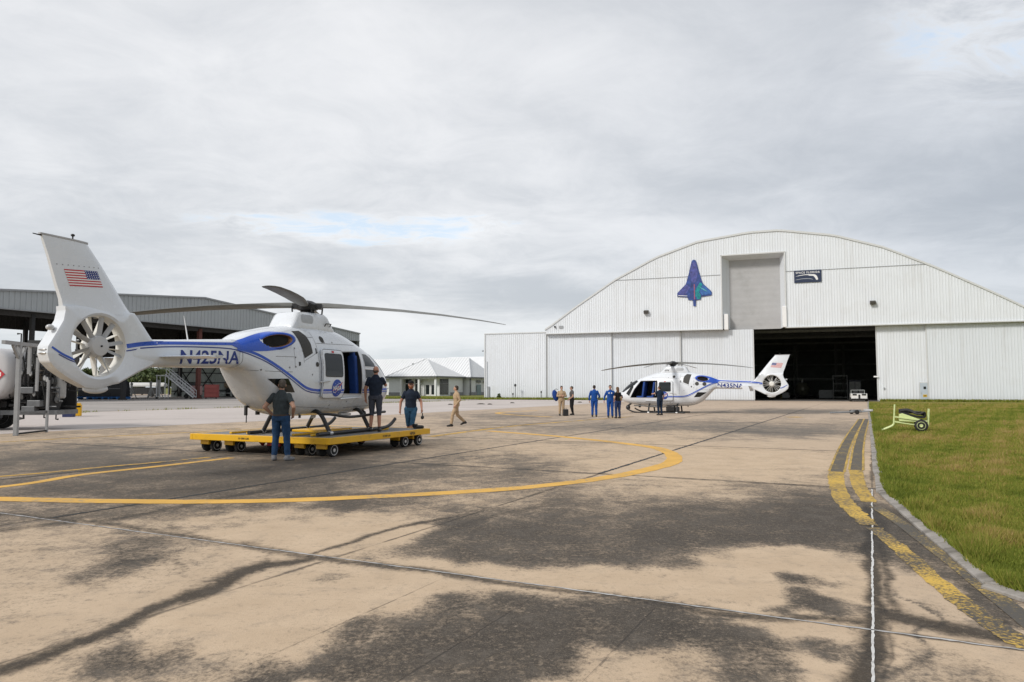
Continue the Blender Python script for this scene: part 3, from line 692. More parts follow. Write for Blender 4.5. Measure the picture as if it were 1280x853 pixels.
def fan_duct(root):
    cx, cz, r0 = -6.43, 1.86, 0.525
    out = [(-5.20, 1.60), (-5.63, 1.42), (-6.04, 1.21), (-6.40, 1.11), (-6.64, 1.14), (-6.98, 1.30), (-7.19, 1.43), (-7.33, 1.56), (-7.375, 1.69), (-7.37, 1.81), (-7.24, 2.03), (-7.11, 2.26), (-7.08, 2.42), (-7.09, 2.50), (-6.9, 2.525), (-6.5, 2.53), (-6.1, 2.525), (-5.76, 2.50), (-5.58, 2.30), (-5.36, 2.04), (-5.20, 2.00), (-5.12, 1.80)]
    A = []
    for i, p in enumerate(out):
        q = out[(i + 1) % len(out)]
        for k in range(5): A.append((p[0] + (q[0] - p[0]) * k / 5, p[1] + (q[1] - p[1]) * k / 5))
    rows = []
    for x, z in A:
        dx, dz = x - cx, z - cz; r = math.hypot(dx, dz); ux, uz = dx / r, dz / r
        a = math.atan2(uz, ux)
        rear = max(0, -ux) ** 2; top = max(0, uz) ** 3; edge = 0.105 + 0.035 * rear
        if ux > .5: edge = 0.15 + 0.05 * ux
        if uz > .75: edge = 0.11
        lip = 0.15
        prof = [(r0, 0.0, 0), (r0, lip - .07, 0), (r0 + .015, lip - .025, 0), (r0 + .055, lip, 0)]
        for tt in (0.25, .5, .75, 0.93): prof.append((r0 + .055 + (r - .02 - r0 - .055) * tt, lip + (edge - lip) * tt, 0))
        prof.append((r, edge * .86, 0)); prof.append((r + .0, 0.0, 0))
        rows.append([(cx + ux * q, yy, cz + uz * q) for q, yy, _ in prof])
    B = MB(); n = len(rows); k = len(rows[0])
    for side in (1, -1):
        vs = [Vector((x, y * side, z)) for rw in rows for x, y, z in rw]
        B.add(vs, [(i * k + j, ((i + 1) % n) * k + j, ((i + 1) % n) * k + j + 1, i * k + j + 1) for i in range(n) for j in range(k - 1)])
    B2 = bmesh.new(); me = bpy.data.meshes.new('tail_shroud'); me.from_pydata(B.v, [], B.f); B2.from_mesh(me)
    bmesh.ops.remove_doubles(B2, verts=B2.verts, dist=1e-4); bmesh.ops.recalc_face_normals(B2, faces=B2.faces); B2.to_mesh(me); B2.free()
    me.materials.append(WHITE); me.materials.append(CREAM)
    for f in me.polygons:
        c = f.center
        if math.hypot(c.x - cx, c.z - cz) < r0 + .012: f.material_index = 1
    o = link('tail_shroud', me, root, True)
    # bumper under the duct, vents and lamp on the rear edge
    B = MB(); B.ball((-6.38, 0, 1.115), (.26, .07, .085)); B.build('tail_bumper', WHITE, o, 'all')
    B = MB(); B.ball((-7.26, 0, 2.13), (.07, .055, .05)); B.build('tail_lamp', mat('lamp_glass', (.5, .5, .5), .15), o, 'all')
    for zz in (1.70, 1.76): 
        B = MB(); B.ball((-7.37, 0, zz), (.03, .10, .018)); B.build('rear_vent', STEEL, o, 'all')
    # fan
    B = MB(); B.lathe((cx, -.17, cz), (0, 1, 0), [(0, .02), (.005, .10), (.015, .165), (.05, .18), (.24, .18)], 32); fan = B.build('tail_fan', FANGREY if False else mat('fan_hub_grey', (.52, .52, .52), .4), root, True)
    B = MB(); B.lathe((cx, -.19, cz), (0, 1, 0), [(0, .015), (.03, .02)], 10); B.build('hub_bolt', DARKM, fan)
    for i in range(10):
        a = 2 * math.pi * (i + .3) / 10 + (.12 if i % 2 else 0); u = Vector((math.cos(a), 0, math.sin(a))); tz = Vector((-math.sin(a), 0, math.cos(a)))
        c = Vector((cx, -.07, cz)); rs = []
        for q in (0.15, .3, .515):
            ch = .042; tw = R(38)
            f = tz * math.cos(tw) + Vector((0, 1, 0)) * math.sin(tw); g = u.cross(f)
            rs.append([c + u * q + f * (ch * sx) + g * (.008 * sy) for sx, sy in ((-1, 0), (0, 1), (1, 0), (0, -1))])
        B = MB(); B.rings(rs); B.build('fan_blade', FANGREY, fan, False)
        a += .25; u = Vector((math.cos(a), 0, math.sin(a))); tz = Vector((-math.sin(a), 0, math.cos(a))); c = Vector((cx, .09, cz))
        rs = [[c + u * q + tz * (.012 * sx) + Vector((0, .07 * sy, 0)) for sx, sy in ((-1, 0), (0, 1), (1, 0), (0, -1))] for q in (.14, .522)]
        B = MB(); B.rings(rs); B.build('stator_vane', CREAM, o, False)
    B = MB(); B.lathe((cx, .06, cz), (0, 1, 0), [(0, .15), (.1, .15), (.14, .1)], 20); B.build('gearbox', CREAM, o, True)
    return o

def tail_fin(root):
    secs = [(2.44, -7.075, -5.66, .135), (2.62, -7.11, -5.82, .10), (2.85, -7.20, -6.00, .085), (3.3, -7.355, -6.36, .072), (3.55, -7.455, -6.58, .062), (3.62, -7.48, -6.64, .055)]
    rs = []
    for z, xr, xf, h in secs:
        L = xf - xr; ring = []
        pf = [(1, 0), (.97, .45), (.88, .8), (.7, 1), (.45, .95), (.2, .7), (0, .42)]
        for q, yy in pf: ring.append(Vector((xr + L * q, -h * yy, z + (.012 * (1 - q) if z > 3.6 else 0))))
        for q, yy in reversed(pf[1:]): ring.append(Vector((xr + L * q, h * yy, z + (.012 * (1 - q) if z > 3.6 else 0))))
        rs.append(ring)
    B = MB(); B.rings(rs); o = B.build('tail_fin', WHITE, root, True)
    B = MB(); B.rings([[Vector((v.x * 1.0 + (-.03 if v.x < -7.1 else .015), v.y * 1.15, v.z + dz)) for v in rs[-1]] for dz in (.002, .03)]); B.build('fin_cap', mat('fin_cap_grey', (.42, .42, .43), .5), o)
    B = MB(); B.tube((-6.92, 0, 3.63), (-6.92, 0, 3.71), .012); B.ball((-6.92, 0, 3.73), (.035, .03, .025)); B.build('beacon_lamp', BLACK, o, True)
    B = MB(); B.tube((-7.48, 0, 3.62), (-7.62, 0, 3.625), .012, .008); B.build('static_probe', BLACK, o)
    return o

def us_flag(fin, side, skin):
    """stripes and canton sheared the way they lie on the fin"""
    x0, x1, z0, z1 = (-6.985, -6.37, 2.85, 3.12)  # rear, front
    sh = -0.115
    def P(u, v): return (x0 + (x1 - x0) * u + sh * v, z0 + (z1 - z0) * v + 0.05 * u)
    for i in range(13):
        v0, v1 = i / 13, (i + 1) / 13; u1 = 1.0 if i < 6 else .58
        vs = [P(0, v0), P(u1, v0), P(u1, v1), P(0, v1)]
        skin.lay('flag_stripe', vs, [(0, 1, 2, 3)], side, .004, RED if i % 2 == 0 else MWHITE, fin, step=.12)
    skin.lay('flag_canton', [P(.58, 6 / 13), P(1, 6 / 13), P(1, 1), P(.58, 1)], [(0, 1, 2, 3)], side, .004, mat('flag_blue', (.012, .03, .22), .5), fin, step=.12)
    vs, fs = [], []
    for r in range(5):
        for c in range(6):
            u = .58 + .42 * (c + .5) / 6; v = 6 / 13 + (7 / 13) * (r + .5) / 5; x, z = P(u, v); o = len(vs)
            vs += [(x + .012 * math.cos(a) * (1 if k % 2 == 0 else .42), z + .012 * math.sin(a) * (1 if k % 2 == 0 else .42)) for k, a in enumerate([math.pi / 2 + math.pi * k / 5 for k in range(10)])]
            fs.append(tuple(range(o, o + 10)))
    skin.lay('flag_star_pattern', vs, fs, side, .007, MWHITE, fin, step=2)

def lay_text(skin, name, body, size, x, z, side, off, m, parent, width=None, slant=0.0, dz=0.0):
    vs, fs = text_mesh(body, size)
    xs = [v.x for v in vs]; w = max(xs) - min(xs); k = (width / w) if width else 1.0
    fl = 1 if side < 0 else -1                          # reads left to right as seen from that side
    pts = [(x + fl * (v.x * k + slant * v.y), z + v.y + dz * fl * v.x * k) for v in vs]
    return skin.lay(name, pts, fs, side, off, m, parent, step=.11)

def meatball(skin, cx, cz, r, side, parent, off):
    fl = 1 if side < 0 else -1
    d = skin.poly('round_badge', ellipse(cx, cz, r, r, 40), side, off, mat('badge_blue', (.012, .06, .36), .4), parent, step=.1)
    def loc(pts): return [(cx + fl * x * r, cz + z * r) for x, z in pts]
    # orbit ellipse
    orb = [(0.80 * math.cos(a) * math.cos(.65) - .30 * math.sin(a) * math.sin(.65), 0.80 * math.cos(a) * math.sin(.65) + .30 * math.sin(a) * math.cos(.65)) for a in [2 * math.pi * i / 36 for i in range(37)]]
    skin.lay('badge_orbit', *ribbon(loc(orb), .05 * r), side, off + .003, MWHITE, d, step=.2)
    wing = [(1.20, .80), (.62, .42), (.30, .26), (.05, .0), (-.22, -.70), (.10, -.14), (.38, .16), (.66, .30)]
    skin.lay('badge_wing', loc(wing + [wing[0]][:0]), [(0, 1, 7), (1, 6, 7), (1, 2, 6), (2, 5, 6), (2, 3, 5), (3, 4, 5)], side, off + .005, RED, d, step=.2)
    wing2 = [(-.98, -.30), (-.5, -.1), (-.15, -.02), (-.5, -.26)]
    skin.poly('badge_wing', loc(wing2), side, off + .005, RED, d, step=.2)
    lay_text(skin, 'badge_lettering', 'NASA', r * .70, cx, cz - r * .25, side, off + .008, MWHITE, d, width=1.62 * r)
    for a, b in ((-.4, .5), (.1, .62), (-.62, .1), (.4, -.5), (-.2, -.6), (.55, .45), (-.1, .4), (.15, -.75)):
        q = .04; skin.poly('badge_star', loc([(a - q, b), (a, b - q), (a + q, b), (a, b + q)]), side, off + .004, MWHITE, d, step=2)
    return d

def rotor_blade(hub, az, R_=5.1, droop=.40, twist=R(8)):
    u = Vector((math.cos(az), math.sin(az), 0)); s = Vector((-math.sin(az), math.cos(az), 0)); rs = []
    prof = [(.18, .19, .085), (.5, .20, .085), (.85, .23, .07), (1.15, .27, .045), (1.6, .30, .030), (2.4, .30, .026), (3.4, .295, .024), (4.4, .27, .02), (4.8, .24, .016), (5.04, .16, .010), (5.1, .09, .006)]
    for r, ch, th in prof:
        tw = R(7) + R(17) * max(0, 1 - r / 5.1); z = -droop * (r / R_) ** 2 + .02
        back = .04 if r < 4.6 else .04 + .10 * (r - 4.6) / .5
        f = s * math.cos(tw) + Vector((0, 0, 1)) * math.sin(tw); g = Vector((0, 0, 1)) * math.cos(tw) - s * math.sin(tw)
        ring = []
        for a, b in ((.5, 0), (.42, .7), (.2, 1), (-.1, .8), (-.5, .1), (-.5, -.1), (-.1, -.6), (.2, -.8), (.42, -.6)):
            ring.append(u * r + f * (a * ch - back * 0.4) + g * (b * th * .9) + Vector((0, 0, z)))
        rs.append(ring)
    B = MB(); B.rings(rs); return B.build('rotor_blade', BLADE_GREY, hub, True)

def make_helicopter(cfg):
    side = cfg['side']                                   # -1 = starboard (y < 0) shows, +1 = port
    fl = 1 if side < 0 else -1
    root = thing('helicopter', cfg['label'], 'helicopter', cfg['loc'], math.pi / 2 - cfg['theta'], 'helicopters on the apron')
    B = MB(); B.rings([superring(*f, 88) for f in dense(FUS)]); fus = B.build('fuselage', [WHITE, CABIN], root, 'all')
    B = MB(); B.rings([superring(*f, 88) for f in dense(BOOM)]); boom = B.build('tail_boom', WHITE, root, 'all')
    skin = Skin([fus.data, boom.data])
    ya = skin.y
    # ---- cabin opening, cut right through the skin into a dark cabin
    op = cfg['opening']; B = MB()
    B.prism([(x, side * 1.3, z) for x, z in op], (0, -side * (1.3 + .55), 0))
    EX = (-2.36, 2.19); yb0 = abs(skin.y(EX[0], EX[1], side))
    B.prism([(x, side * 1.3, z) for x, z in ellipse(EX[0] + .02, EX[1], .335, .142, 28, R(9))], (0, -side * (1.3 - yb0 + .30), 0)); cut = B.build('cutter', CABIN, root)
    bo = fus.modifiers.new('cut', 'BOOLEAN'); bo.operation = 'DIFFERENCE'; bo.object = cut; bo.solver = 'EXACT'
    try: bo.material_mode = 'TRANSFER'
    except Exception: pass
    realize(fus); bpy.data.objects.remove(cut)
    if 'cabin_dark' not in [m.name for m in fus.data.materials if m]: fus.data.materials.append(CABIN)
    ci = [i for i, m in enumerate(fus.data.materials) if m and m.name == 'cabin_dark'][0]
    for f in fus.data.polygons:
        c = f.center
        xs, zs = [p[0] for p in op], [p[1] for p in op]
        if min(xs) - .01 < c.x < max(xs) + .01 and min(zs) - .01 < c.z < max(zs) + .01 and abs(c.y) < abs(ya(c.x, c.z, side)) - .012:
            f.material_index = ci; f.use_smooth = False
        if math.hypot((c.x - EX[0] - .02) / .36, (c.z - EX[1]) / .16) < 1 and c.y * side > 0 and abs(c.y) < abs(ya(c.x, c.z, side)) - .012: f.material_index = ci
    fus.data.set_sharp_from_angle(angle=R(35))
    # frame round the opening
    cl = op + [op[0]]
    skin.lay('door_frame', *ribbon(cl, .035), side, .006, mat('door_frame_grey', (.45, .45, .46), .5), fus, step=.15)
    # ---- seats
    for sx, sy, w in cfg['seats']:
        B = MB(); B.box((sx, sy, 1.50), (.13, w, 1.0), (0, R(-8), 0)); B.box((sx + .22, sy, 1.02), (.46, w, .13)); B.box((sx - .06, sy, 2.02), (.10, w * .6, .2), (0, R(-8), 0))
        B.build('seat', SEAT, root, False, .035)
    B = MB(); x0 = op[0][0] + .13
    B.path([(x0, side * .60, 2.0), (x0 + .02, side * .58, 1.6), (x0 + .05, side * .57, 1.1)], .014, 6); B.build('harness_strap', mat('strap_white', (.6, .6, .6), .7), root)
    # ---- sliding door pushed back along the side
    dr = cfg['door']; (dx0, dz0, dx1, dz1) = dr
    door = skin.poly('sliding_door', rrect(dx0, dz0, dx1, dz1, .10, shear=.0), side, .075, WHITE, root, step=.07, thick=.05)
    skin.poly('window', rrect(*cfg['door_win'], .05), side, .084, GLASS, door, step=.07)
    wx0, wz0, wx1, wz1 = cfg['door_win']
    skin.lay('window_seal', *ribbon((lambda q: q + [q[0]])(rrect(wx0 - .008, wz0 - .008, wx1 + .008, wz1 + .008, .055)), .02), side, .086, BLACK, door, step=.2)
    skin.lay('door_outline', *ribbon((lambda q: q + [q[0]])(rrect(dx0 + .006, dz0 + .006, dx1 - .006, dz1 - .006, .095)), .014), side, .0765, LINE, door, step=.2)
    skin.poly('emergency_placard', [(.5 * (wx0 + wx1) - .05, wz1 + .035), (.5 * (wx0 + wx1) + .05, wz1 + .035), (.5 * (wx0 + wx1) + .05, wz1 + .085), (.5 * (wx0 + wx1) - .05, wz1 + .085)], side, .083, RED, door)
    yy = ya(dx0, 1.27, side)
    B = MB(); B.tube((dx0 - .14, yy + side * .10, 1.27), (dx0 + .22, yy + side * .11, 1.30), .014); B.ball((dx0 - .15, yy + side * .10, 1.27), .03); B.build('door_handle', STEEL, door, True)
    meatball(skin, *cfg['badge'], side, root, .081)
    # rail of the door
    B = MB(); B.tube((dx1 - .1, side * (abs(ya(dx1, dz0, side)) + .07), dz0 - .02), (dx1 + .85, side * (abs(ya(dx1 + .8, dz0, side)) + .06), dz0 + .01), .022); B.build('boarding_step', WHITE, root, True)
    # ---- windows of the crew door, windscreen and chin
    for poly in cfg['side_windows']:
        skin.poly('side_window', spline2(poly + [poly[0]], 2)[:-1] if False else poly, side, .006, GLASS, root, step=.07)
        skin.lay('window_frame', *ribbon(poly + [poly[0]], .022), side, .009, MWHITE, root, step=.2)
    def frontal(name, yz, m, off=.008):
        vs, fs = bisect_grid(yz, [tuple(range(len(yz)))], .08); out = []
        for y, z in vs:
            h = skin.t.ray_cast(Vector((5, y, z)), Vector((-1, 0, 0)))
            q, nrm = (h[0], h[1]) if h[0] is not None else skin.t.find_nearest(Vector((2.8, y, z)))[:2]
            out.append(q + Vector(nrm) * (off if nrm.x > 0 else -off))
        B = MB(); B.add(out, fs); o = B.build(name, m, root, 'all', fix=False)
        for f in o.data.polygons:
            if f.normal.x < 0: f.flip()
    for sy in (1, -1):
        frontal('windscreen', [(sy * y, z) for y, z in ((.04, 1.36), (.30, 1.34), (.47, 1.33), (.57, 1.55), (.60, 1.80), (.52, 2.02), (.30, 2.12), (.04, 2.14))], GLASS)
        frontal('chin_window', [(sy * y, z) for y, z in ((.10, .93), (.30, .90), (.46, .96), (.47, 1.12), (.32, 1.16), (.12, 1.16))], GLASS)
    # ---- rear clamshell window and panel lines, both in view side
    skin.poly('rear_window', cfg.get('rear_win', [(-2.58, 1.335), (-2.04, 1.345), (-1.80, 1.03), (-2.16, 1.045)]), side, .010, GLASS, root, step=.035)
    L = [[(-3.15, 2.12), (-3.12, 1.9), (-3.12, 1.7), (-3.17, 1.60)], [(-1.83, 2.28), (-1.82, 1.6)], [(-1.52, 2.42), (-1.5, 1.72)], [(-.98, 2.5), (-.93, 2.1), (-.90, 1.2)], [(-2.4, 1.84), (-1.84, 1.85)],
         [(-1.5, 2.33), (-.98, 2.36)], [(-3.12, 1.52), (-2.3, 1.50), (-1.9, 1.50)], [(-.9, 2.22), (.9, 2.27)], [(-1.5, 1.76), (-.93, 2.0)], [(.4, .62), (1.9, .66)], [(-2.1, .72), (-.2, .62)]]
    for q in L: skin.lay('panel_line', *ribbon(spline2(q, 5) if len(q) > 2 else q, .011), side, .003, LINE, fus, step=.2)
    vs, fs = [], []
    for x, z in ((-1.80, 1.62), (-1.8, 1.84), (-1.8, 2.05), (-1.81, 2.25), (-2.3, 1.53), (-2.75, 1.53), (-1.52, 2.0), (-1.5, 2.3), (-.55, 2.26), (-.2, 2.28), (-1.2, 1.45), (-2.0, 1.6), (.4, .78), (-.3, .70)):
        skin.poly('latch', ellipse(x, z, .022, .022, 8), side, .005, LINE, fus, step=3)
    for x, z, w, h in ((-1.66, 1.69, .07, .10), (-.99, 2.02, .05, .14)): skin.poly('cowl_catch', [(x - w / 2, z - h / 2), (x + w / 2, z - h / 2 + .02), (x + w / 2, z + h / 2), (x - w / 2, z + h / 2)], side, .006, BLACK, root)
    # ---- air intake, round vents
    skin.poly('intake_grille', cfg.get('intake', [(-1.64, 2.47), (-1.56, 2.32), (-1.51, 2.1), (-1.48, 1.83), (-1.14, 1.97), (-1.15, 2.2), (-1.22, 2.38), (-1.36, 2.50)]), side, .006, MESH_M, root, step=.06)
    for x, z, r in cfg['vents']: skin.poly('round_vent', ellipse(x, z, r, r, 20), side, .008, MESH_M, root, step=.1)
    # ---- blue exhaust fairing with the oval tailpipe
    fa = [(-3.50, 2.08), (-3.3, 2.12), (-3.1, 2.19), (-2.85, 2.29), (-2.55, 2.375), (-2.25, 2.405), (-2.05, 2.37), (-1.94, 2.27), (-1.97, 2.14), (-2.12, 2.04), (-2.4, 1.98), (-2.7, 1.945), (-2.95, 1.94), (-3.25, 1.99)]
    fair = skin.poly('exhaust_fairing', spline2(fa + [fa[0]], 4)[:-1], side, .008, BLUE, root, step=.03)
    ex = Vector((-2.36, 0, 2.19)); yb = abs(ya(ex.x, ex.z, side)); SL = .52
    def pod(x): return yb + .075 + SL * (x - ex.x)        # plane of the pipe's mouth: turned outwards and aft
    for f in fair.data.vertices:                          # the fairing swells out to meet the pipe
        d = math.hypot((f.co.x - ex.x) / .52, (f.co.z - ex.z) / .22)
        if d < 1:
            k = (1 - d * d); k = k * k * (3 - 2 * k); f.co.y = side * max(abs(f.co.y), abs(f.co.y) * (1 - k) + (pod(f.co.x) - .03) * k)
    fb = bmesh.new(); fb.from_mesh(fair.data)              # open the fairing where the pipe comes out
    bmesh.ops.delete(fb, geom=[f for f in fb.faces if math.hypot((f.calc_center_median().x - ex.x) / .37, (f.calc_center_median().z - ex.z) / .155) < 1], context='FACES')
    fb.to_mesh(fair.data); fb.free()
    N = 32
    def oval(a, b, off, tilt=R(9), dx_=0.0):
        out = []
        for q in [2 * math.pi * i / N for i in range(N)]:
            x = ex.x + dx_ + a * math.cos(q) * math.cos(tilt) - b * math.sin(q) * math.sin(tilt); z = ex.z + a * math.cos(q) * math.sin(tilt) + b * math.sin(q) * math.cos(tilt)
            out.append(Vector((x, side * (pod(x) + off), z)))
        return out
    def oval_in(a, b, drop):                              # outer skirt of the pod, carried down into the skin
        out = oval(a, b, 0)
        return [Vector((v.x, side * (abs(ya(v.x, v.z, side)) - drop), v.z)) for v in out]
    B = MB(); B.rings([oval_in(.50, .22, .01), oval(.43, .195, -.035), oval(.385, .175, 0), oval(.36, .160, .008), oval(.33, .142, -.004)], cap=False)
    B.build('exhaust_lip', BLUE, fair, 'all')
    B = MB(); B.rings([oval(.332, .143, -.002), oval(.325, .138, .0), oval(.315, .132, -.03), oval(.27, .115, -.16, dx_=.03)], cap=False); B.build('exhaust_pipe', BURNT, fair, 'all')
    B = MB(); B.add(oval(.295, .125, -.085, dx_=.02), [tuple(range(N))]); B.build('exhaust_mouth', DARKM, fair, False, fix=False)
    # ---- stripes
    st = [(-5.95, 1.87), (-5.35, 1.955), (-4.75, 2.035), (-3.9, 2.06), (-3.35, 2.00), (-2.95, 1.87), (-2.56, 1.68), (-2.0, 1.37), (-1.5, 1.115), (-1.2, 1.035), (-.9, 1.02), (-.40, 1.03), (dx0 - .02, 1.035)] if False else None
    up = [(-5.62, 1.945), (-5.2, 1.985), (-4.6, 2.018), (-3.95, 2.045), (-3.35, 2.075)]
    lo = [(-5.62, 1.865), (-5.2, 1.91), (-4.6, 1.945), (-3.95, 1.965), (-3.4, 1.96), (-3.1, 1.90), (-2.8, 1.78), (-2.5, 1.64), (-2.0, 1.36), (-1.55, 1.12), (-1.28, 1.04), (-1.0, 1.01), (dx0 + .0, 1.01)]
    lo2 = [(-3.25, 1.98), (-2.95, 1.91), (-2.6, 1.75), (-2.0, 1.43), (-1.52, 1.18), (-1.25, 1.10), (-1.0, 1.075), (dx0 + .0, 1.075)]
    skin.lay('stripe', *ribbon(spline2(up, 6), .062), side, .008, BLUE, root, step=.03)
    skin.lay('stripe', *ribbon(spline2(lo, 6), .024), side, .004, NAVY, root, step=.09)
    skin.lay('stripe', *ribbon(spline2(lo2, 6), .060), side, .004, BLUE, root, step=.09)
    for z, w in ((1.075, .06), (1.01, .024)):
        skin.lay('stripe', *ribbon([(dx0 + .012, z), (dx1 - .012, z)], w), side, .0785, BLUE, door, step=.09)
        if cfg['nose_stripe']: skin.lay('stripe', *ribbon([(op[1][0] + .03, z), (1.9, z + .01), (2.6, z + .03)], w), side, .005, BLUE, root, step=.09)
    # ---- fin, fan, tailplane
    sh = fan_duct(root); fin = tail_fin(root)
    tail = Skin([sh.data]); fskin = Skin([fin.data])
    tail.lay('stripe', *ribbon(spline2([(-5.10, 1.99), (-5.3, 1.975), (-5.5, 1.955), (-5.7, 1.925), (-5.88, 1.89)], 6), .08), side, .004, BLUE, sh, step=.08)
    tail.lay('stripe', *ribbon(spline2([(-5.10, 1.915), (-5.3, 1.90), (-5.5, 1.875), (-5.7, 1.84), (-5.90, 1.80)], 6), .022), side, .004, NAVY, sh, step=.08)
    tail.lay('stripe', *ribbon(spline2([(-7.32, 1.80), (-7.15, 1.70), (-6.98, 1.63), (-6.90, 1.605)], 6), .035), side, .004, BLUE, sh, step=.06)
    tail.lay('stripe', *ribbon(spline2([(-7.2, 1.685), (-7.08, 1.63), (-6.98, 1.59), (-6.89, 1.565)], 6), .018), side, .004, NAVY, sh, step=.06)
    us_flag(fin, side, fskin)
    vs, fs = [], []
    for i in range(9):
        o = len(vs); vs += ellipse(-7.22 + i * .095, 3.185 + .006 * i, .011, .009, 8); fs.append(tuple(range(o, o + 8)))
    fskin.lay('fin_rivet_pattern', vs, fs, side, .003, LINE, fin, step=3)
    lay_text(skin, 'registration', cfg['reg'], .375, cfg['reg_x'], 1.635, side, .005, NAVY, boom, width=1.55, dz=.03)
    for s2 in (1, -1):
        rs = []
        for y, xr, xf, th in ((.18, -5.22, -4.58, .042), (.8, -5.18, -4.62, .038), (1.30, -5.12, -4.66, .030)):
            ring = []
            for q, h in ((0, 0), (.15, .5), (.45, .9), (.75, 1), (.93, .6), (1, 0), (.93, -.6), (.75, -.9), (.45, -.7), (.15, -.3)): ring.append(Vector((xr + (xf - xr) * q, s2 * y, 1.725 + h * th)))
            rs.append(ring)
        B = MB(); B.rings(rs); stb = B.build('tailplane', WHITE, root, True)
        rs = []
        for z, xr, xf in ((1.74, -5.14, -4.68), (1.55, -5.20, -4.82), (1.40, -5.24, -4.94)):
            rs.append([Vector((xr + (xf - xr) * q, s2 * 1.305 + h * .012, z)) for q, h in ((0, 0), (.5, 1), (1, 0), (.5, -1))])
        if s2 != side or cfg['side'] > 0:
            B = MB(); B.rings(rs); B.build('end_plate', WHITE, stb, False)
        else:
            B = MB(); B.box((-4.85, s2 * 1.315, 1.735), (.16, .02, .03)); B.build('position_lamp', STEEL, stb)
    B = MB(); B.path([(-4.3, 0, 2.07), (-4.38, 0, 2.4), (-4.43, 0, 2.58)], [.014, .01, .006], 8); B.build('whip_antenna', MWHITE, root)
    B = MB(); B.rings([[Vector((x + dx_, y, z)) for x, y in ((-.09, 0), (0, .018), (.09, 0), (0, -.018))] for z, dx_ in ((.48, 0), (.36, -.05))]); B.build('blade_antenna', MWHITE, root)
    # ---- mast fairing and rotor
    B = MB(); B.rings([superring(*f, 2, 32) for f in ((-1.46, 2.45, 2.60, .34, 2.5, 4), (-1.40, 2.45, 2.68, .37, 2.5, 4.5), (-1.24, 2.45, 2.95, .38, 2.6, 5), (-1.16, 2.45, 2.985, .385, 2.6, 5), (-.6, 2.45, 3.03, .385, 2.6, 5), (-.1, 2.45, 3.035, .375, 2.6, 5), (.02, 2.45, 2.99, .365, 2.6, 5), (.20, 2.45, 2.80, .35, 2.55, 4.5), (.36, 2.45, 2.64, .32, 2.5, 4), (.48, 2.42, 2.54, .26, 2.45, 3.5))])
    mf = B.build('mast_fairing', WHITE, root, 'all')
    mskin = Skin([mf.data])
    mskin.poly('fairing_recess', rrect(-1.13, 2.72, -.66, 2.93, .08), side, .005, mat('recess_grey', (.42, .44, .46), .6), mf, step=.06)
    B = MB(); yq = abs(mskin.y(-.02, 2.74, side)); B.path([(-.16, side * (yq + .01), 2.70), (-.16, side * (yq + .05), 2.77), (.06, side * (yq + .05), 2.77), (.06, side * (yq + .01), 2.70)], .013, 8); B.build('grab_handle', BLACK, mf, True)
    hub = bpy.data.objects.new('main_rotor', None); COL.objects.link(hub); hub.parent = root; hub.location = (-.38, 0, 3.20)
    B = MB(); B.lathe((0, 0, -.26), (0, 0, 1), [(0, .24), (.08, .22), (.14, .16), (.18, .26), (.30, .27), (.36, .2), (.40, .12), (.42, .02)], 20)
    for k in range(4):
        a = cfg['blade_az'] + k * math.pi / 2; u = Vector((math.cos(a), math.sin(a), 0)); B.bar(u * .1 + Vector((0, 0, .0)), u * .36, .24, .13)
        B.tube(u * .34 + Vector((-u.y * .15, u.x * .15, -.22)), u * .36 + Vector((-u.y * .15, u.x * .15, .0)), .02)
    B.build('rotor_hub', BLACK, hub, True)
    for k in range(4):
        q = rotor_blade(hub, cfg['blade_az'] + k * math.pi / 2, droop=(.42, .40, .38, .20)[k])
    # ---- skids
    for s2 in (1, -1):
        B = MB(); B.path(bezier([(-1.27, s2, .035), (0, s2, .035), (1.2, s2, .035), (1.85, s2, .05), (2.18, s2, .13), (2.40, s2, .26)], 5), .047, 12)
        B.build('skid', BLACK, root, True)
        for x in (-.75, 1.05):
            B = MB(); B.lathe((x - .06, s2, .035), (1, 0, 0), [(0, .056), (.12, .056)], 12); B.build('skid_clamp', STEEL, root, True)
    for x in (-.75, 1.05):
        B = MB(); B.path(bezier([(x, -.985, .05), (x, -.90, .20), (x, -.74, .46), (x, -.58, .56), (x, -.2, .585), (x, .2, .585), (x, .58, .56), (x, .74, .46), (x, .90, .2), (x, .985, .05)], 4), .052, 10); B.build('cross_tube', BLACK, root, True)
    B = MB(); B.path(bezier([(-.8, side * .72, .50), (-.55, side * .88, .48), (.1, side * .98, .40), (1.0, side * .98, .42), (1.4, side * .95, .46), (2.0, side * .9, .47)], 4), .036, 8); B.build('foot_rail', BLACK, root, True)
    # ---- belly fittings
    B = MB(); B.ball((1.75, side * .35, .42), .09); B.tube((1.75, side * .35, .45), (1.75, side * .35, .58), .03); B.build('search_light', BLACK if side < 0 else BLACK, root, True)
    B = MB(); B.box((.9, side * .3, .43), (.5, .12, .06)); B.build('belly_fairing', MWHITE, root, False, .02)
    for x in (-.95, -1.35): 
        B = MB(); B.tube((x, side * .25, .5), (x, side * .25, .40), .03); B.build('drain_fitting', BLACK, root)
    B = MB(); B.path([(2.95, side * .25, 1.10), (3.3, side * .25, 1.12)], .012, 8); B.build('pitot_tube', STEEL, root)
    B = MB(); B.prism([(2.3, -.012, 1.96), (2.42, -.012, 1.88), (2.46, -.012, 1.95), (2.36, -.012, 2.05)], (0, .024, 0)); B.build('wire_cutter', BLACK, root)
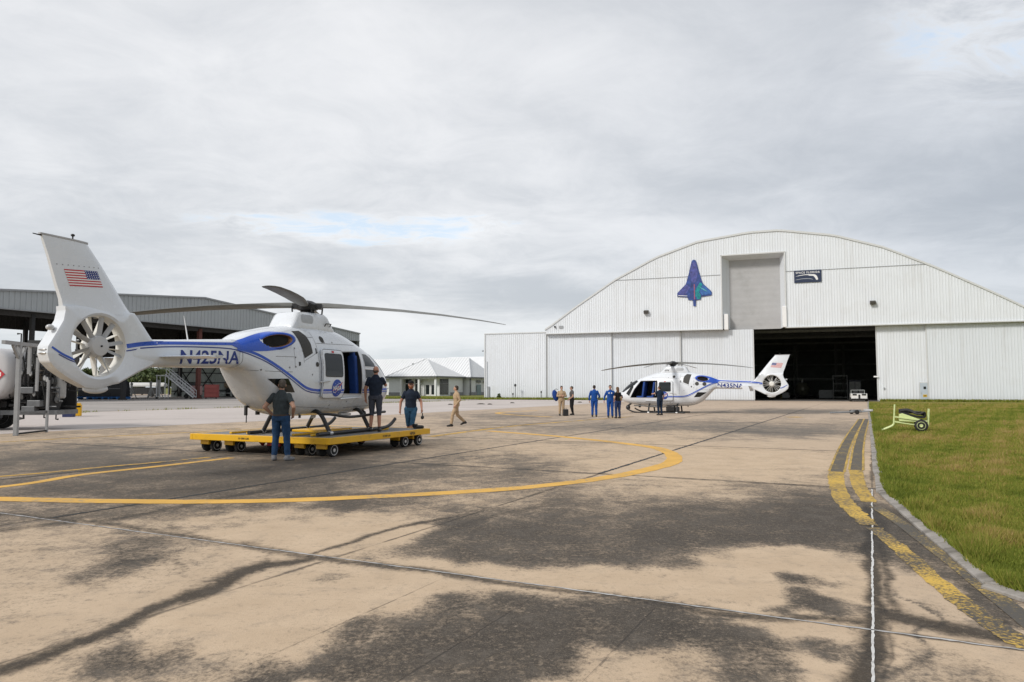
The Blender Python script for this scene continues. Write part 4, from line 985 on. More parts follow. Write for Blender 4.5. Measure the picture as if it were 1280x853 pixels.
    if cfg.get('camera_ball'):
        B = MB(); B.ball((2.55, .25, .33), (.15, .15, .17)); B.tube((2.55, .25, .45), (2.3, .25, .62), .06); B.build('camera_turret', BLACK, root, True)
        B = MB(); B.box((-.25, .2, .28), (.55, .5, .32)); B.box((-.62, .15, .26), (.3, .4, .28)); B.build('cargo_pod', BLACK, root, False, .04)
    else:
        B = MB(); B.bar((-2.2, .32, .70), (-1.4, .32, .70), .06, .05); B.box((-2.18, .32, .61), (.06, .06, .22)); B.box((-1.78, .32, .61), (.10, .06, .22)); B.tube((-2.16, .32, .52), (-2.16, .32, .33), .012); B.build('tow_bracket', BLACK, root, False, .008)
    return root

make_helicopter(dict(side=-1, theta=0.35431203, loc=(-5.0858, 18.6215, HELI_Z), reg='N425NA', reg_x=-3.97, nose_stripe=True,
    label='white and blue helicopter carried on the yellow dolly, tail towards the viewer',
    opening=[(.10, .97), (.98, .97), (.98, 2.11), (.10, 2.06)], door=(-.86, .875, .04, 2.09), door_win=(-.76, 1.42, -.05, 1.97), badge=(-.285, 1.13, .215),
    side_windows=[[(1.14, 1.70), (1.80, 1.70), (1.76, 1.82), (1.60, 1.97), (1.42, 2.05), (1.16, 2.06)], [(1.15, 1.39), (1.70, 1.40), (1.86, 1.50), (1.84, 1.64), (1.15, 1.64)]],
    seats=[(.90, -.56, .24), (.86, .22, .46)], vents=[(-.62, 2.33, .085), (-1.0, 1.70, .06)],
    blade_az=R(8) - (math.pi / 2 - 0.35431203)))
make_helicopter(dict(side=1, theta=H2_TH, loc=H2_LOC, reg='N435NA', reg_x=-3.97, nose_stripe=False, camera_ball=True,
    label='white and blue helicopter standing on its skids before the hangar doors, cockpit open', 
    opening=[(.50, .97), (2.30, .97), (2.02, 1.55), (1.62, 2.08), (.50, 2.10)], door=(-.50, .80, .46, 2.06), door_win=(-.36, 1.40, .36, 1.97), badge=(.05, 1.13, .25),
    side_windows=[[(2.36, 1.06), (2.60, 1.25), (2.34, 1.62), (2.10, 1.85), (2.08, 1.62), (2.30, 1.2)]],
    seats=[(.80, .36, .46), (1.45, .36, .48), (1.45, -.25, .48)], vents=[(-.55, 2.33, .085), (-2.0, 1.88, .12), (-2.45, 1.86, .12)],
    blade_az=H2_AZ))
# ================================================================== buildings
CLAD = mat('white_cladding', (0.725, 0.755, 0.79), 0.45, var=0.025, vs=0.3, dirt=(0.60, 0.60, 0.59), dirt_amt=0.25, ds=0.35, streak=0.22)
CLAD2 = mat('door_cladding', (0.69, 0.725, 0.765), 0.45, var=0.025, vs=0.3, dirt=(0.56, 0.56, 0.56), dirt_amt=0.25, ds=0.3, streak=0.22)
TRIM = mat('pale_trim', (0.60, 0.61, 0.61), 0.45, var=0.05)
TRIMG = mat('grey_trim', (0.30, 0.31, 0.32), 0.5, var=0.08)
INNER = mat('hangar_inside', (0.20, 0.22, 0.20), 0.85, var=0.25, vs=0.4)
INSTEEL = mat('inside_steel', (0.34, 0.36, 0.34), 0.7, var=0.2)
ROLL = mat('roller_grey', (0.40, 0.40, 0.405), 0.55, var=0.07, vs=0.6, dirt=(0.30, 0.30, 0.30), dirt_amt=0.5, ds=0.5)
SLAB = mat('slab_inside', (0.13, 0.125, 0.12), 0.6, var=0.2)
def corr(B, s0, s1, zb, zt, y=0.0, pitch=0.31, depth=0.045, face=-1):
    """trapezoid-ribbed metal sheet standing in the local xz plane; zb / zt: numbers or functions of s"""
    fb = zb if callable(zb) else (lambda s: zb); ft = zt if callable(zt) else (lambda s: zt)
    xs = []; s = s0
    pf = ((0, 0), (.68, 0), (.76, 1), (.92, 1), (1.0, 0))
    while s < s1 - 1e-6:
        for q, h in pf[:-1]:
            x = s + q * pitch
            if x < s1: xs.append((x, h))
        s += pitch
    xs.append((s1, 0))
    vs = []
    for x, h in xs: vs += [(x, y + face * h * depth, fb(x)), (x, y + face * h * depth, ft(x))]
    B.add(vs, [(2 * i, 2 * i + 2, 2 * i + 3, 2 * i + 1) for i in range(len(xs) - 1)])
    return B

# ---------------------------------------------------------------- arched hangar
FD = Vector((43.1, -16, 0)).normalized(); FROT = math.atan2(FD.y, FD.x)
HG = thing('arched_hangar', 'large white arched hangar with ribbed metal front and tall sliding doors', 'hangar', (4.9, 100, 0), FROT)
AR_S = [0, 4.17, 9.77, 15.18, 20.6, 27.0, 30.6, 36.8, 42.2, 47.6, 53.2, 57.6]
AR_Z = [9.7, 12.6, 16.15, 18.8, 20.55, 21.3, 21.3, 20.2, 18.35, 15.6, 12.4, 9.7]
def arch(s): return float(np.interp(s, AR_S, AR_Z))
EAV = 9.12
YW = -0.55        # gable stands proud of the door tracks
B = MB(); corr(B, 0, 23.55, EAV, lambda s: arch(s) - .05, YW); corr(B, 23.55, 31.08, 18.42, lambda s: arch(s) - .05, YW); corr(B, 31.08, 57.6, EAV, lambda s: arch(s) - .05, YW)
wall = B.build('gable_wall', CLAD, HG, fix=False)
# horizontal lap seam across the gable
for a, b in ((9.6, 23.5), (31.1, 47.0)):
    B = MB(); B.box(((a + b) / 2, YW - .03, 16.02), (b - a, .05, .07)); B.build('lap_seam', TRIMG, wall)
B = MB(); rs = []
for s in np.linspace(-.15, 57.75, 60):
    z = arch(min(max(s, 0), 57.6)); rs.append([Vector((s, YW - .12, z - .16)), Vector((s, YW - .12, z + .08)), Vector((s, YW + .3, z + .08)), Vector((s, YW + .3, z - .16))])
B.rings(rs); B.build('roof_edge', TRIM, HG)
B = MB(); rs = []
for s in np.linspace(-.1, 57.7, 50):
    z = arch(min(max(s, 0), 57.6)); rs.append([Vector((s, YW + .25, z - .1)), Vector((s, YW + .25, z + .05)), Vector((s, 62, z + .05)), Vector((s, 62, z - .1))])
B.cur = 0; B.rings(rs); B.build('roof', mat('roof_sheet', (.45, .46, .47), .5, var=.08), HG)
# eave boxes carrying the door tracks
for a, b, z in ((-.02, 23.6, EAV - .06), (31.03, 57.6, EAV - .06)):
    B = MB(); B.box(((a + b) / 2, YW - .02, z), (b - a, .34, .14)); B.build('eave_trim', TRIM, HG, False, .02)
    B = MB(); B.box(((a + b) / 2, YW + .55, z - .02), (b - a, .75, .12)); B.build('door_track', TRIMG, HG)
# recess with the grey tail door
o3 = [(23.55, YW), (31.08, YW)]; i3 = [(24.42, YW + 1.5), (30.52, YW + 1.5)]
B = MB()
B.add([(23.55, YW, EAV), (24.42, YW + 1.5, EAV), (24.42, YW + 1.5, 18.02), (23.55, YW, 18.42)], [(0, 1, 2, 3)])
B.add([(31.08, YW, EAV), (30.52, YW + 1.5, EAV), (30.52, YW + 1.5, 18.02), (31.08, YW, 18.42)], [(3, 2, 1, 0)])
B.add([(23.55, YW, 18.42), (24.42, YW + 1.5, 18.02), (30.52, YW + 1.5, 18.02), (31.08, YW, 18.42)], [(0, 1, 2, 3)])
rec = B.build('tail_door_recess', CLAD2, HG, fix=False)
B = MB(); n = 24
vs = []
for k in range(n + 1):
    z = 9.05 + (18.05 - 9.05) * k / n
    vs += [(24.40, YW + 1.46 + (.008 if k % 2 else 0), z), (30.54, YW + 1.46 + (.008 if k % 2 else 0), z)]
B.add(vs, [(2 * k, 2 * k + 1, 2 * k + 3, 2 * k + 2) for k in range(n)]); tdoor = B.build('tail_door', ROLL, HG, fix=False)
B = MB()
for a, b in (((23.50, 9.0), (23.50, 18.5)), ((31.12, 9.0), (31.12, 18.5))): B.box((a[0], YW - .05, (a[1] + b[1]) / 2), (.16, .2, b[1] - a[1]))
B.box((27.31, YW - .05, 18.50), (7.8, .2, .16)); B.build('recess_frame', TRIM, rec)
for x, y, z, dx_, dy_, dz_ in ((24.0, YW + .65, 10.0, .5, 1.2, 2.0), (30.95, YW + .2, 10.4, .5, .9, 2.6)):
    B = MB(); B.box((x, y, z), (dx_, dy_, dz_)); B.build('track_housing', MWHITE, rec, False, .04)
# sliding doors
for a, b, y, tone in ((0.02, 9.1, -.12, CLAD2), (9.0, 18.2, .12, CLAD2), (18.05, 27.25, .36, CLAD2), (41.08, 46.5, .12, CLAD), (46.3, 57.6, -.12, CLAD2)):
    B = MB(); corr(B, a + .06, b - .06, .12, EAV - .10, y); d = B.build('sliding_door', tone, HG, fix=False)
    B = MB(); B.box(((a + b) / 2, y + .12, .09), (b - a, .22, .14)); B.build('bottom_rail', TRIMG, d)
    for q in (a + .05, b - .05):
        B = MB(); B.box((q, y + .05, EAV / 2), (.12, .20, EAV - .3)); B.build('door_edge', TRIM, d)
    if a == 46.3:
        B = MB(); B.box((45.88 + .0, y - .06, 1.14), (.86, .06, 2.28)); B.build('frame', TRIM, d)
        B = MB(); B.box((45.88, y - .10, 1.10), (.74, .06, 2.16)); pd = B.build('personnel_door', mat('door_pale_blue', (.44, .50, .56), .5, var=.05), HG)
        B = MB(); B.box((45.98, y - .14, 1.62), (.26, .03, .30)); B.build('window', GLASS, pd)
        B = MB(); B.box((45.98, y - .14, .70), (.40, .03, .28)); sg = B.build('notice_plate', mat('notice_yellow', (.62, .40, .03), .5), pd)
        B = MB(); B.box((45.98, y - .16, .72), (.26, .012, .05)); B.box((45.98, y - .16, .65), (.2, .012, .03)); B.build('notice_line_pattern', BLACK, pd)
        B = MB(); B.box((45.58, y - .15, 1.02), (.06, .06, .14)); B.build('door_handle', STEEL, pd)
    if a == 41.08:
        B = MB(); B.box((41.8, y - .08, 1.55), (.14, .10, .22)); B.build('switch_box', TRIMG, d)
        B = MB(); B.box((40.95, y - .2, 2.95), (.5, .12, .16)); B.build('door_light', MWHITE, d)
# bracket lamps and vents on the gable
for s, z in ((13.92, 11.58), (40.79, 11.72)):
    B = MB(); B.box((s, YW - .30, z), (.62, .40, .42), (R(18), 0, 0)); B.box((s, YW - .08, z + .1), (.16, .16, .2)); B.build('flood_lamp', mat('lamp_bronze', (.075, .07, .065), .5), HG, False, .03)
B = MB(); B.box((2.2, YW - .08, 9.95), (.55, .08, .35)); B.build('wall_vent', TRIMG, HG)
B = MB(); B.ball((1.35, YW - .2, 10.0), .14); B.tube((1.35, YW, 10.0), (1.35, YW - .2, 10.0), .04); B.build('wall_lamp', BLACK, HG, True)
# lean-to on the far left with the same ribbed walls
B = MB(); corr(B, -9.3, -.06, .02, 9.30, -.1); lean = B.build('annex_wall', CLAD, HG, fix=False)
B = MB(); B.box((-4.65, 14.9, 9.34), (9.5, 30.2, .14)); B.build('annex_roof', TRIM, HG)
B = MB(); B.box((-9.3, 15, 4.65), (.1, 30, 9.3)); B.build('side_wall', CLAD, HG)
B = MB(); B.box((-9.32, -.12, 4.65), (.16, .16, 9.3)); B.build('corner_trim', TRIM, lean); B = MB(); B.box((-.06, -.14, 4.6), (.12, .2, 9.2)); B.build('downpipe', TRIMG, lean)
B = MB(); B.box((-8.75, -.2, .9), (.34, .14, 1.8)); B.build('meter_box', TRIMG, lean); B = MB(); B.tube((-9.0, -.2, 1.6), (-9.0, -.2, 5.4), .05); B.build('conduit', TRIM, lean)
B = MB(); B.ball((-9.6, -.2, 6.9), .12); B.build('eave_lamp', TRIMG, lean, True)
# dark inside
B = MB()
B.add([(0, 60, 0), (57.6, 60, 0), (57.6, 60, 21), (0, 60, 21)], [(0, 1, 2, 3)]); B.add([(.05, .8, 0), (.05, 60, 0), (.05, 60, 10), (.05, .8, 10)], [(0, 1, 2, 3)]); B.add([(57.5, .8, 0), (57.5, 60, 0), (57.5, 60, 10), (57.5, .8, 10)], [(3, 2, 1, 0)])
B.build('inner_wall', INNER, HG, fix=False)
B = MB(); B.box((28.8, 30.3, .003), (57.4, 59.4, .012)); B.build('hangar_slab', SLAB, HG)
for s in (6, 15, 24, 33, 42, 51):
    B = MB(); B.box((s, 59.6, 5), (.45, .5, 10)); B.build('inner_column', INSTEEL, HG)
for z in (3.2, 6.2, 9.0):
    B = MB(); B.box((28.8, 59.3, z), (57, .3, .3)); B.build('girt', INSTEEL, HG)
for y in (14, 28, 44):
    B = MB(); B.box((28.8, y, 11.2), (57, .4, .9)); B.box((28.8, y, 9.6), (57, .3, .3)); B.build('roof_truss', INSTEEL, HG)
    for s in (10, 20, 30, 40, 50):
        pass
for s in (33.2, 39.6):
    B = MB(); B.box((s, 44, 5.2), (.3, .3, 8.6)); B.build('inner_column', mat('post_pale', (.20, .21, .20), .6), HG)

# ---------------------------------------------------------------- emblem and sign on the gable
def facade_pt(s, y, z): return Vector((4.9, 100, 0)) + FD * s + Vector((-FD.y, FD.x, 0)) * y + Vector((0, 0, z))
em = thing('shuttle_emblem', 'large purple and teal spaceplane shaped emblem mounted on the hangar gable', 'emblem', facade_pt(20.14, YW - .06, 0), FROT)
def half(pts): return pts + [(-x, z) for x, z in reversed(pts)]
outl = [(0.0, 18.20), (.22, 18.08), (.34, 17.8), (.62, 16.6), (.95, 15.4), (1.1, 15.0), (2.05, 14.05), (2.18, 13.85), (2.16, 13.45), (.85, 13.30), (.78, 12.95), (.20, 12.90), (.16, 12.15), (.0, 12.1)]
poly = outl + [(-x, z) for x, z in reversed(outl[1:-1])]
EMN = mat('emblem_navy', (.025, .055, .22), .5, var=.5, vs=2.2)
B = MB(); B.prism([(x, 0, z) for x, z in poly], (0, -.06, 0)); B.build('emblem_body', EMN, em)
def facet(name, pts, m, y=-.064):
    B = MB(); B.prism([(x, y, z) for x, z in pts], (0, -.012, 0)); B.build(name, m, em)
TEAL = mat('emblem_teal', (.0, .22, .25), .5, var=.5, vs=3); PURP = mat('emblem_purple', (.065, .075, .27), .5, var=.5, vs=3); EBL = mat('emblem_blue', (.03, .12, .36), .5, var=.4, vs=3)
facet('emblem_facet', [(.12, 14.2), (.72, 15.2), (1.05, 14.95), (.62, 14.0), (.30, 13.3), (.12, 13.35)], TEAL)
facet('emblem_facet', [(1.10, 14.9), (2.02, 14.0), (2.08, 13.6), (.95, 13.5), (.70, 14.0)], EBL)
facet('emblem_facet', [(.30, 13.25), (.62, 13.9), (.80, 13.5), (.74, 13.05), (.30, 13.0)], TEAL)
facet('emblem_facet', [(-.55, 16.4), (-.28, 17.7), (0, 17.9), (.28, 17.7), (.5, 16.4), (.2, 15.2), (-.3, 15.2)], PURP)
facet('emblem_facet', [(-1.0, 15.0), (-2.0, 14.05), (-2.06, 13.6), (-1.2, 13.55), (-.5, 14.6)], PURP)
facet('emblem_stripe', [(-.05, 15.0), (.06, 15.0), (.06, 13.0), (-.05, 13.0)], mat('emblem_pink', (.35, .10, .16), .5), -.076)
facet('emblem_stripe', [(-2.05, 13.62), (-.9, 13.52), (-.9, 13.46), (-2.05, 13.54)], MWHITE, -.076)
facet('emblem_stripe', [(.5, 14.7), (1.2, 14.3), (1.7, 13.9), (1.2, 14.15)], mat('emblem_aqua', (.10, .45, .45), .5), -.078)
sg = thing('wall_sign', 'dark navy rectangular sign with white lettering and white swoosh on the hangar gable', 'sign', facade_pt(33.72, YW - .06, 15.28), FROT)
B = MB(); B.box((0, -.04, 0), (3.1, .08, 1.52)); sb = B.build('sign_board', mat('sign_navy', (.018, .03, .07), .45, var=.05), sg, False, .015)
vs, fs = text_mesh('SPACE FLORIDA', .34, 1.35); w = max(v.x for v in vs) - min(v.x for v in vs)
B = MB(); B.add([(v.x * 2.72 / w, -.088, .36 + v.y) for v in vs], fs); B.build('sign_lettering', MWHITE, sg, fix=False)
top = spline2([(-1.42, .02), (-.9, .16), (-.2, .24), (.4, .22), (.75, .20), (.98, .06), (1.10, -.18), (1.16, -.42), (1.02, -.52)], 6); bot = spline2([(.92, -.44), (.82, -.22), (.66, -.02), (.45, .04), (.2, .06), (.02, .14), (-.4, .15), (-.9, .09), (-1.42, .02)], 6)
B = MB(); B.prism([(x, -.083, z) for x, z in top + bot[:-1]], (0, -.008, 0)); B.build('sign_graphic', MWHITE, sg, fix=True)
B = MB(); B.prism([(x, -.083, z) for x, z in spline2([(-1.40, -.38), (-.6, -.26), (.2, -.28), (.6, -.40)], 5) + spline2([(.6, -.44), (.2, -.34), (-.6, -.32), (-1.40, -.42)], 5)], (0, -.006, 0)); B.build('sign_graphic', mat('sign_grey', (.4, .42, .45), .5), sg)

# ---------------------------------------------------------------- open-fronted shed hangar on the left
SROT = math.atan2(E1.y, E1.x)                            # local x along the front, local y back into the building
SH = thing('open_shed', 'long open-fronted grey metal aircraft shed with red-brown steel columns', 'shed', (-46, 107, 0), SROT)
GREYM = mat('grey_cladding', (.40, .42, .43), .5, var=.05, vs=.4, dirt=(.30, .31, .31), dirt_amt=.3, ds=.3)
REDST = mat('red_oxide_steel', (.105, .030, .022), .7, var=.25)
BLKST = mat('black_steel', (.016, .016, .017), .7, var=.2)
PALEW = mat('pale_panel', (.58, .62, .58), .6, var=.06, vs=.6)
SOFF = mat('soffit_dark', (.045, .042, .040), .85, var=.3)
def stop(s): return 15.0 - 2.9 * abs(s) / 36.6
SX0, SX1, SDP = -40.0, 36.6, 24.0
B = MB(); corr(B, SX0, SX1, 10.75, lambda s: stop(s), 0, pitch=.62, depth=.10); fasc = B.build('fascia', GREYM, SH, fix=False)
for a, b in ((SX0, 0), (0, SX1)):
    B = MB(); B.bar((a, -.12, stop(a) + .05), (b, -.12, stop(b) + .05), .26, .22); B.build('fascia_cap', TRIMG, fasc)
B = MB(); B.box(((SX0 + SX1) / 2, .1, 10.7), (SX1 - SX0, .5, .12)); B.build('fascia_trim', TRIMG, fasc)
for a, b in ((SX0, 0), (0, SX1)):
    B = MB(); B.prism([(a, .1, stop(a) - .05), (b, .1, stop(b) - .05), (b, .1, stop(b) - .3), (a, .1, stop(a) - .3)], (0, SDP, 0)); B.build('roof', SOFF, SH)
for y in (7, 14, 21):
    for a, b in ((SX0, 0), (0, SX1)):
        B = MB(); B.bar((a, y, stop(a) - .9), (b, y, stop(b) - .9), .3, .9); B.build('rafter', BLKST, SH)
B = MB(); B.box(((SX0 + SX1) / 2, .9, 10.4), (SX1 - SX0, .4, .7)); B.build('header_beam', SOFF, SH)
for x, m_, w in ((-36, BLKST, .5), (-24, BLKST, .4), (-12, BLKST, .5), (0, REDST, .55), (12, BLKST, .5), (24, BLKST, .5), (35.8, BLKST, .6)):
    B = MB(); B.box((x, .8, 5.2), (w, .5, 10.4)); B.box((x, .8, .1), (w + .3, .8, .2)); B.build('column', m_, SH)
for x in (-36, -24, -12, 4, 15, 26, 36):
    B = MB(); B.box((x, SDP - .6, 5.8), (.5, .5, 11.6)); B.build('column', BLKST, SH)
B = MB(); corr(B, 13.7, SX1, 0, 7.2, SDP, pitch=.6, depth=.06); bw = B.build('back_wall', PALEW, SH, fix=False)
B = MB(); corr(B, 13.7, SX1, 7.2, lambda s: stop(s) - .3, SDP, pitch=.6, depth=.06); corr(B, -4, 13.7, 6.4, lambda s: stop(s) - .3, SDP, pitch=.6, depth=.06); corr(B, SX0, -4, 10.2, lambda s: stop(s) - .3, SDP, pitch=.6, depth=.06); B.build('upper_back_wall', SOFF, SH, fix=False)  # dark soffit colour on the wall carries the shade under the roof
for z in (1.0, 2.6, 4.4, 6.2):
    B = MB(); B.box(((SX1 + 13.7) / 2, SDP - .2, z), (SX1 - 13.7, .14, .14)); B.build('girt', BLKST, bw)
for a, b in ((14, 19), (19, 24)):
    B = MB(); B.bar((a, SDP - .35, .4), (b, SDP - .35, 6.4), .12); B.bar((b, SDP - .35, .4), (a, SDP - .35, 6.4), .12); B.build('cross_brace', BLKST, bw)
B = MB(); corr(B, 0, SDP, 0, 12.0, 0, pitch=.6, depth=.06); ew = B.build('end_wall', GREYM, SH, fix=False); ew.location = (SX1, 0, 0); ew.rotation_euler = (0, 0, math.pi / 2)

# ---------------------------------------------------------------- low white building with hipped roofs
WB = thing('white_building', 'low white building with pale hipped metal roofs beyond the apron', 'building', (-15.0, 142.0, 0), SROT - math.pi / 2)
ROOFW = mat('pale_metal_roof', (.74, .75, .76), .45, var=.04, vs=.6)
WALLW = mat('white_render', (.72, .73, .74), .7, var=.04); BASEG = mat('grey_base', (.26, .26, .27), .8); GLZ = mat('dark_glazing', (.02, .026, .028), .1); FASC = mat('fascia_grey', (.13, .135, .14), .5)
SEAMG = mat('seam_grey', (.46, .47, .48), .5)
# local x runs along the front, y back into the building; the origin is the front corner nearest the big hangar
def hip(name, x0, x1, y0, y1, ze, zr, r0, r1, parent=WB, ov=.5, seams=True):
    a = [(x0 - ov, y0 - ov, ze), (x1 + ov, y0 - ov, ze), (x1 + ov, y1 + ov, ze), (x0 - ov, y1 + ov, ze)]
    ym = (y0 + y1) / 2; t1, t2 = (r0, ym, zr), (r1, ym, zr)
    B = MB(); B.add(a + [t1, t2], [(0, 1, 5, 4), (1, 2, 5), (2, 3, 4, 5), (3, 0, 4), (3, 2, 1, 0)]); o = B.build(name, ROOFW, parent)
    B = MB(); n = int((x1 - x0 + 2 * ov) / .7)
    for k in range(1, n):                                    # standing seams run down the front slope
        x = x0 - ov + (x1 - x0 + 2 * ov) * k / n; xl, xr = a[0][0], a[1][0]
        f = min(1, max(0, (x - xl) / max(.01, r0 - xl))) if x < r0 else (min(1, (xr - x) / max(.01, xr - r1)) if x > r1 else 1)
        B.bar((x, y0 - ov, ze + .03), (x, y0 - ov + (ym - y0 + ov) * f, ze + (zr - ze) * f + .03), .05, .05)
    n = int((y1 - y0 + 2 * ov) / .7)
    for k in range(1, n):
        y = y0 - ov + (y1 - y0 + 2 * ov) * k / n; f = 1 - abs(y - ym) / (ym - y0 + ov)
        B.bar((x1 + ov, y, ze + .03), (x1 + ov + (r1 - x1 - ov) * f, y, ze + (zr - ze) * f + .03), .05, .05)
    if seams: B.build('roof_seam_pattern', SEAMG, o)
    B = MB()
    for p, q in ((a[1], t2), (a[0], t1)): B.bar((p[0], p[1], p[2] + .05), (q[0], q[1], q[2] + .05), .22, .08)
    B.build('hip_cap', ROOFW, o)
    B = MB(); B.bar(a[0], a[1], .2, .30); B.bar(a[1], a[2], .2, .30); B.bar(a[0], a[3], .2, .30); B.build('roof_fascia', FASC, o)
    return o
hip('roof', -45, 1.2, 11.2, 22.5, 3.75, 8.3, -39, -2.3)
hip('roof', -30, 36, 27, 47, 4.2, 9.4, -20, 26, seams=False)
hip('entrance_roof', -11.5, 0, 0, 11.0, 3.80, 7.65, -5.8, -5.7)
B = MB(); B.box((-22, 17, 1.85), (46, 11, 3.7)); B.build('wall', WALLW, WB)
B = MB(); B.box((3, 37, 2.1), (64, 19, 4.2)); B.build('rear_wall', WALLW, WB)
B = MB(); B.box((-9.9, 5.6, 1.85), (3.0, 10.8, 3.7)); B.box((-4.2, 5.9, 1.85), (8.4, 9.0, 3.7)); B.build('entrance_wall', WALLW, WB)
for c_, dm in (((-9.9, .17, .35), (3.04, .08, .7)), ((.03, 8.0, .35), (.08, 5.0, .7)), ((1.22, 17, .35), (.1, 11.0, .7))):
    B = MB(); B.box(c_, dm); B.build('base_course', BASEG, WB)
for x0, x1 in ((-8.2, -6.5), (-5.8, -4.2)):
    B = MB(); B.box(((x0 + x1) / 2, 1.36, 1.75), (x1 - x0, .10, 3.2)); wi = B.build('window', GLZ, WB)
    B = MB(); B.box(((x0 + x1) / 2, 1.28, 2.45), (x1 - x0, .06, .09)); B.box((x0, 1.28, 1.75), (.12, .06, 3.2)); B.box((x1, 1.28, 1.75), (.12, .06, 3.2)); B.build('frame', MWHITE, wi)
B = MB(); B.box((.03, 3.0, 1.85), (.10, 3.2, 3.1)); wi = B.build('window', GLZ, WB)  # dark panel in place of the open side porch, its shade put into colour
B = MB(); B.box((.10, 3.0, 2.5), (.05, 3.2, .08)); B.box((.10, 2.2, 1.85), (.05, .08, 3.1)); B.build('frame', FASC, wi)
for x in (-2.75, -1.45):
    B = MB(); B.box((x, 1.36, 1.2), (1.22, .10, 2.4)); dd = B.build('door', MWHITE, WB); B = MB(); B.box((x, 1.28, 1.25), (.78, .06, 1.9)); B.build('pane', GLZ, dd)
for x, y in ((-8.3, .1), (-4.0, .1), (-.1, 5.0), (-.1, .1)):
    B = MB(); B.box((x, y, 1.85), (.40, .40, 3.7)); B.build('porch_column', WALLW, WB)
B = MB(); B.box((-4.2, .0, 3.55), (8.6, .3, .36)); B.build('porch_beam', WALLW, WB)
B = MB(); B.box((1.24, 15.2, 1.15), (.12, 1.7, 2.3)); B.build('door', mat('door_grey_green', (.18, .24, .26), .5), WB)
B = MB(); B.box((1.24, 15.2, 2.95), (.12, 1.7, .5)); B.build('louvre', FASC, WB)
for y in (11.5, 18.5):
    B = MB(); B.box((1.28, y, 1.85), (.2, .28, 3.7)); B.build('downpipe', FASC, WB)
B = MB(); B.box((1.4, 17.4, 2.9), (.4, .4, .3)); B.build('wall_lamp', FASC, WB)
for x, y, z in ((-14.5, 13.6, 6.2), (-10.8, 14.2, 6.6)):
    B = MB(); B.lathe((x, y, z), (0, 0, 1), [(0, .25), (.6, .25), (.65, .45), (.85, .4)], 12); B.build('roof_vent', FASC, WB, True)

# ---------------------------------------------------------------- grass verge in front of annex and white building
def fp(s, y): q = facade_pt(s, y, 0); return (q.x, q.y)
sheet('verge', [fp(17.5, -.7), fp(17.5, -2.2), fp(-9, -3.4), fp(-22, -1), (-17.5, 116), (-33, 132), (-60, 150), (-60, 220), (30, 220), fp(-9.3, 32), fp(-9.3, -.1), fp(0, -.1)], 0.03, GRASS_M)
sheet('field', [fp(47.0, -.3), fp(41.2, -.3), fp(41.2, .1), fp(57, .1), fp(140, -3), fp(140, -30), fp(60, -8)], 0.02, GRASS_M)
def verge_blades():
    g = np.random.default_rng(21); n = 9000; P = []
    for _ in range(n):
        s = g.uniform(-26, 17.5); lo = -3.2 if s < -9 else -3.4 + (s + 9) / 26.5 * 1.2
        q = facade_pt(s, lo * g.uniform(.15, 1), .02); P.append(q)
    for _ in range(3500):
        q = facade_pt(g.uniform(41.3, 56), g.uniform(-.9, -.25), .02); P.append(q)
    me = blades('grass', np.array([tuple(p) for p in P]), .30, .06, np.clip(g.normal(.42, .15, len(P)), 0, 1), 4); me.materials.append(BLADE_M)
    struct(link('grass', me), 'stuff')
verge_blades()

# ---------------------------------------------------------------- trees and shrubs
BARK = mat('bark', (.09, .07, .05), .9, var=.3); 
def leaf_mat(name, a, b_):
    m, t, b = new_mat(name); at = t.add('ShaderNodeAttribute', attribute_name='tint').outputs['Fac']
    c = t.mix(at, a, b_); t.put(b.inputs['Base Color'], c); b.inputs['Roughness'].default_value = .6
    return m
LEAF = leaf_mat('leaf_green', (.035, .060, .014), (.10, .13, .03))
def crown_mesh(name, c, r, n, size, seed, clumps=26):
    g = np.random.default_rng(seed); cs = []
    for _ in range(clumps):
        d = g.normal(0, 1, 3); d /= np.linalg.norm(d); cs.append((np.array(c) + d * np.array(r) * g.uniform(.35, .95), g.uniform(.22, .42) * min(r)))
    V, T = [], []
    for k in range(n):
        q, cr = cs[g.integers(len(cs))]; d = g.normal(0, 1, 3); d /= np.linalg.norm(d); p = q + d * cr * g.uniform(.5, 1)
        a = g.normal(0, 1, 3); a /= np.linalg.norm(a); b = np.cross(a, d + .01); b /= np.linalg.norm(b); s = size * g.uniform(.6, 1.3); tt = g.uniform(0, 1)
        V += [p - a * s, p + b * s * .5, p + a * s, p - b * s * .5]; T += [tt] * 4
    me = bpy.data.meshes.new(name); me.from_pydata([tuple(v) for v in V], [], [(4 * i, 4 * i + 1, 4 * i + 2, 4 * i + 3) for i in range(n)])
    me.attributes.new('tint', 'FLOAT', 'POINT').data.foreach_set('value', np.array(T, np.float32)); me.materials.append(LEAF); return me
def tree(loc, h, r, seed, label, n=2600, group='trees behind the open shed'):
    t_ = thing('tree', label, 'tree', loc, 0, group)
    B = MB(); B.path([(0, 0, 0), (.1, 0, h * .3), (.0, .1, h * .6), (.1, .1, h * .85)], [.22, .17, .11, .04], 8)
    for k in range(5):
        a = k * 1.3 + seed; B.path([(0, 0, h * (.28 + .08 * k)), (math.cos(a) * r * .5, math.sin(a) * r * .5, h * (.45 + .08 * k)), (math.cos(a) * r * .8, math.sin(a) * r * .8, h * (.52 + .08 * k))], [.09, .06, .02], 6)
    B.build('trunk', BARK, t_, True); link('crown', crown_mesh('crown', (0, 0, h * .62), (r, r, h * .38), n, .35, seed), t_)
    return t_
def behind(px, d): q = ray(px, 480); k = d / q.y; return (q.x * k, d, 0)
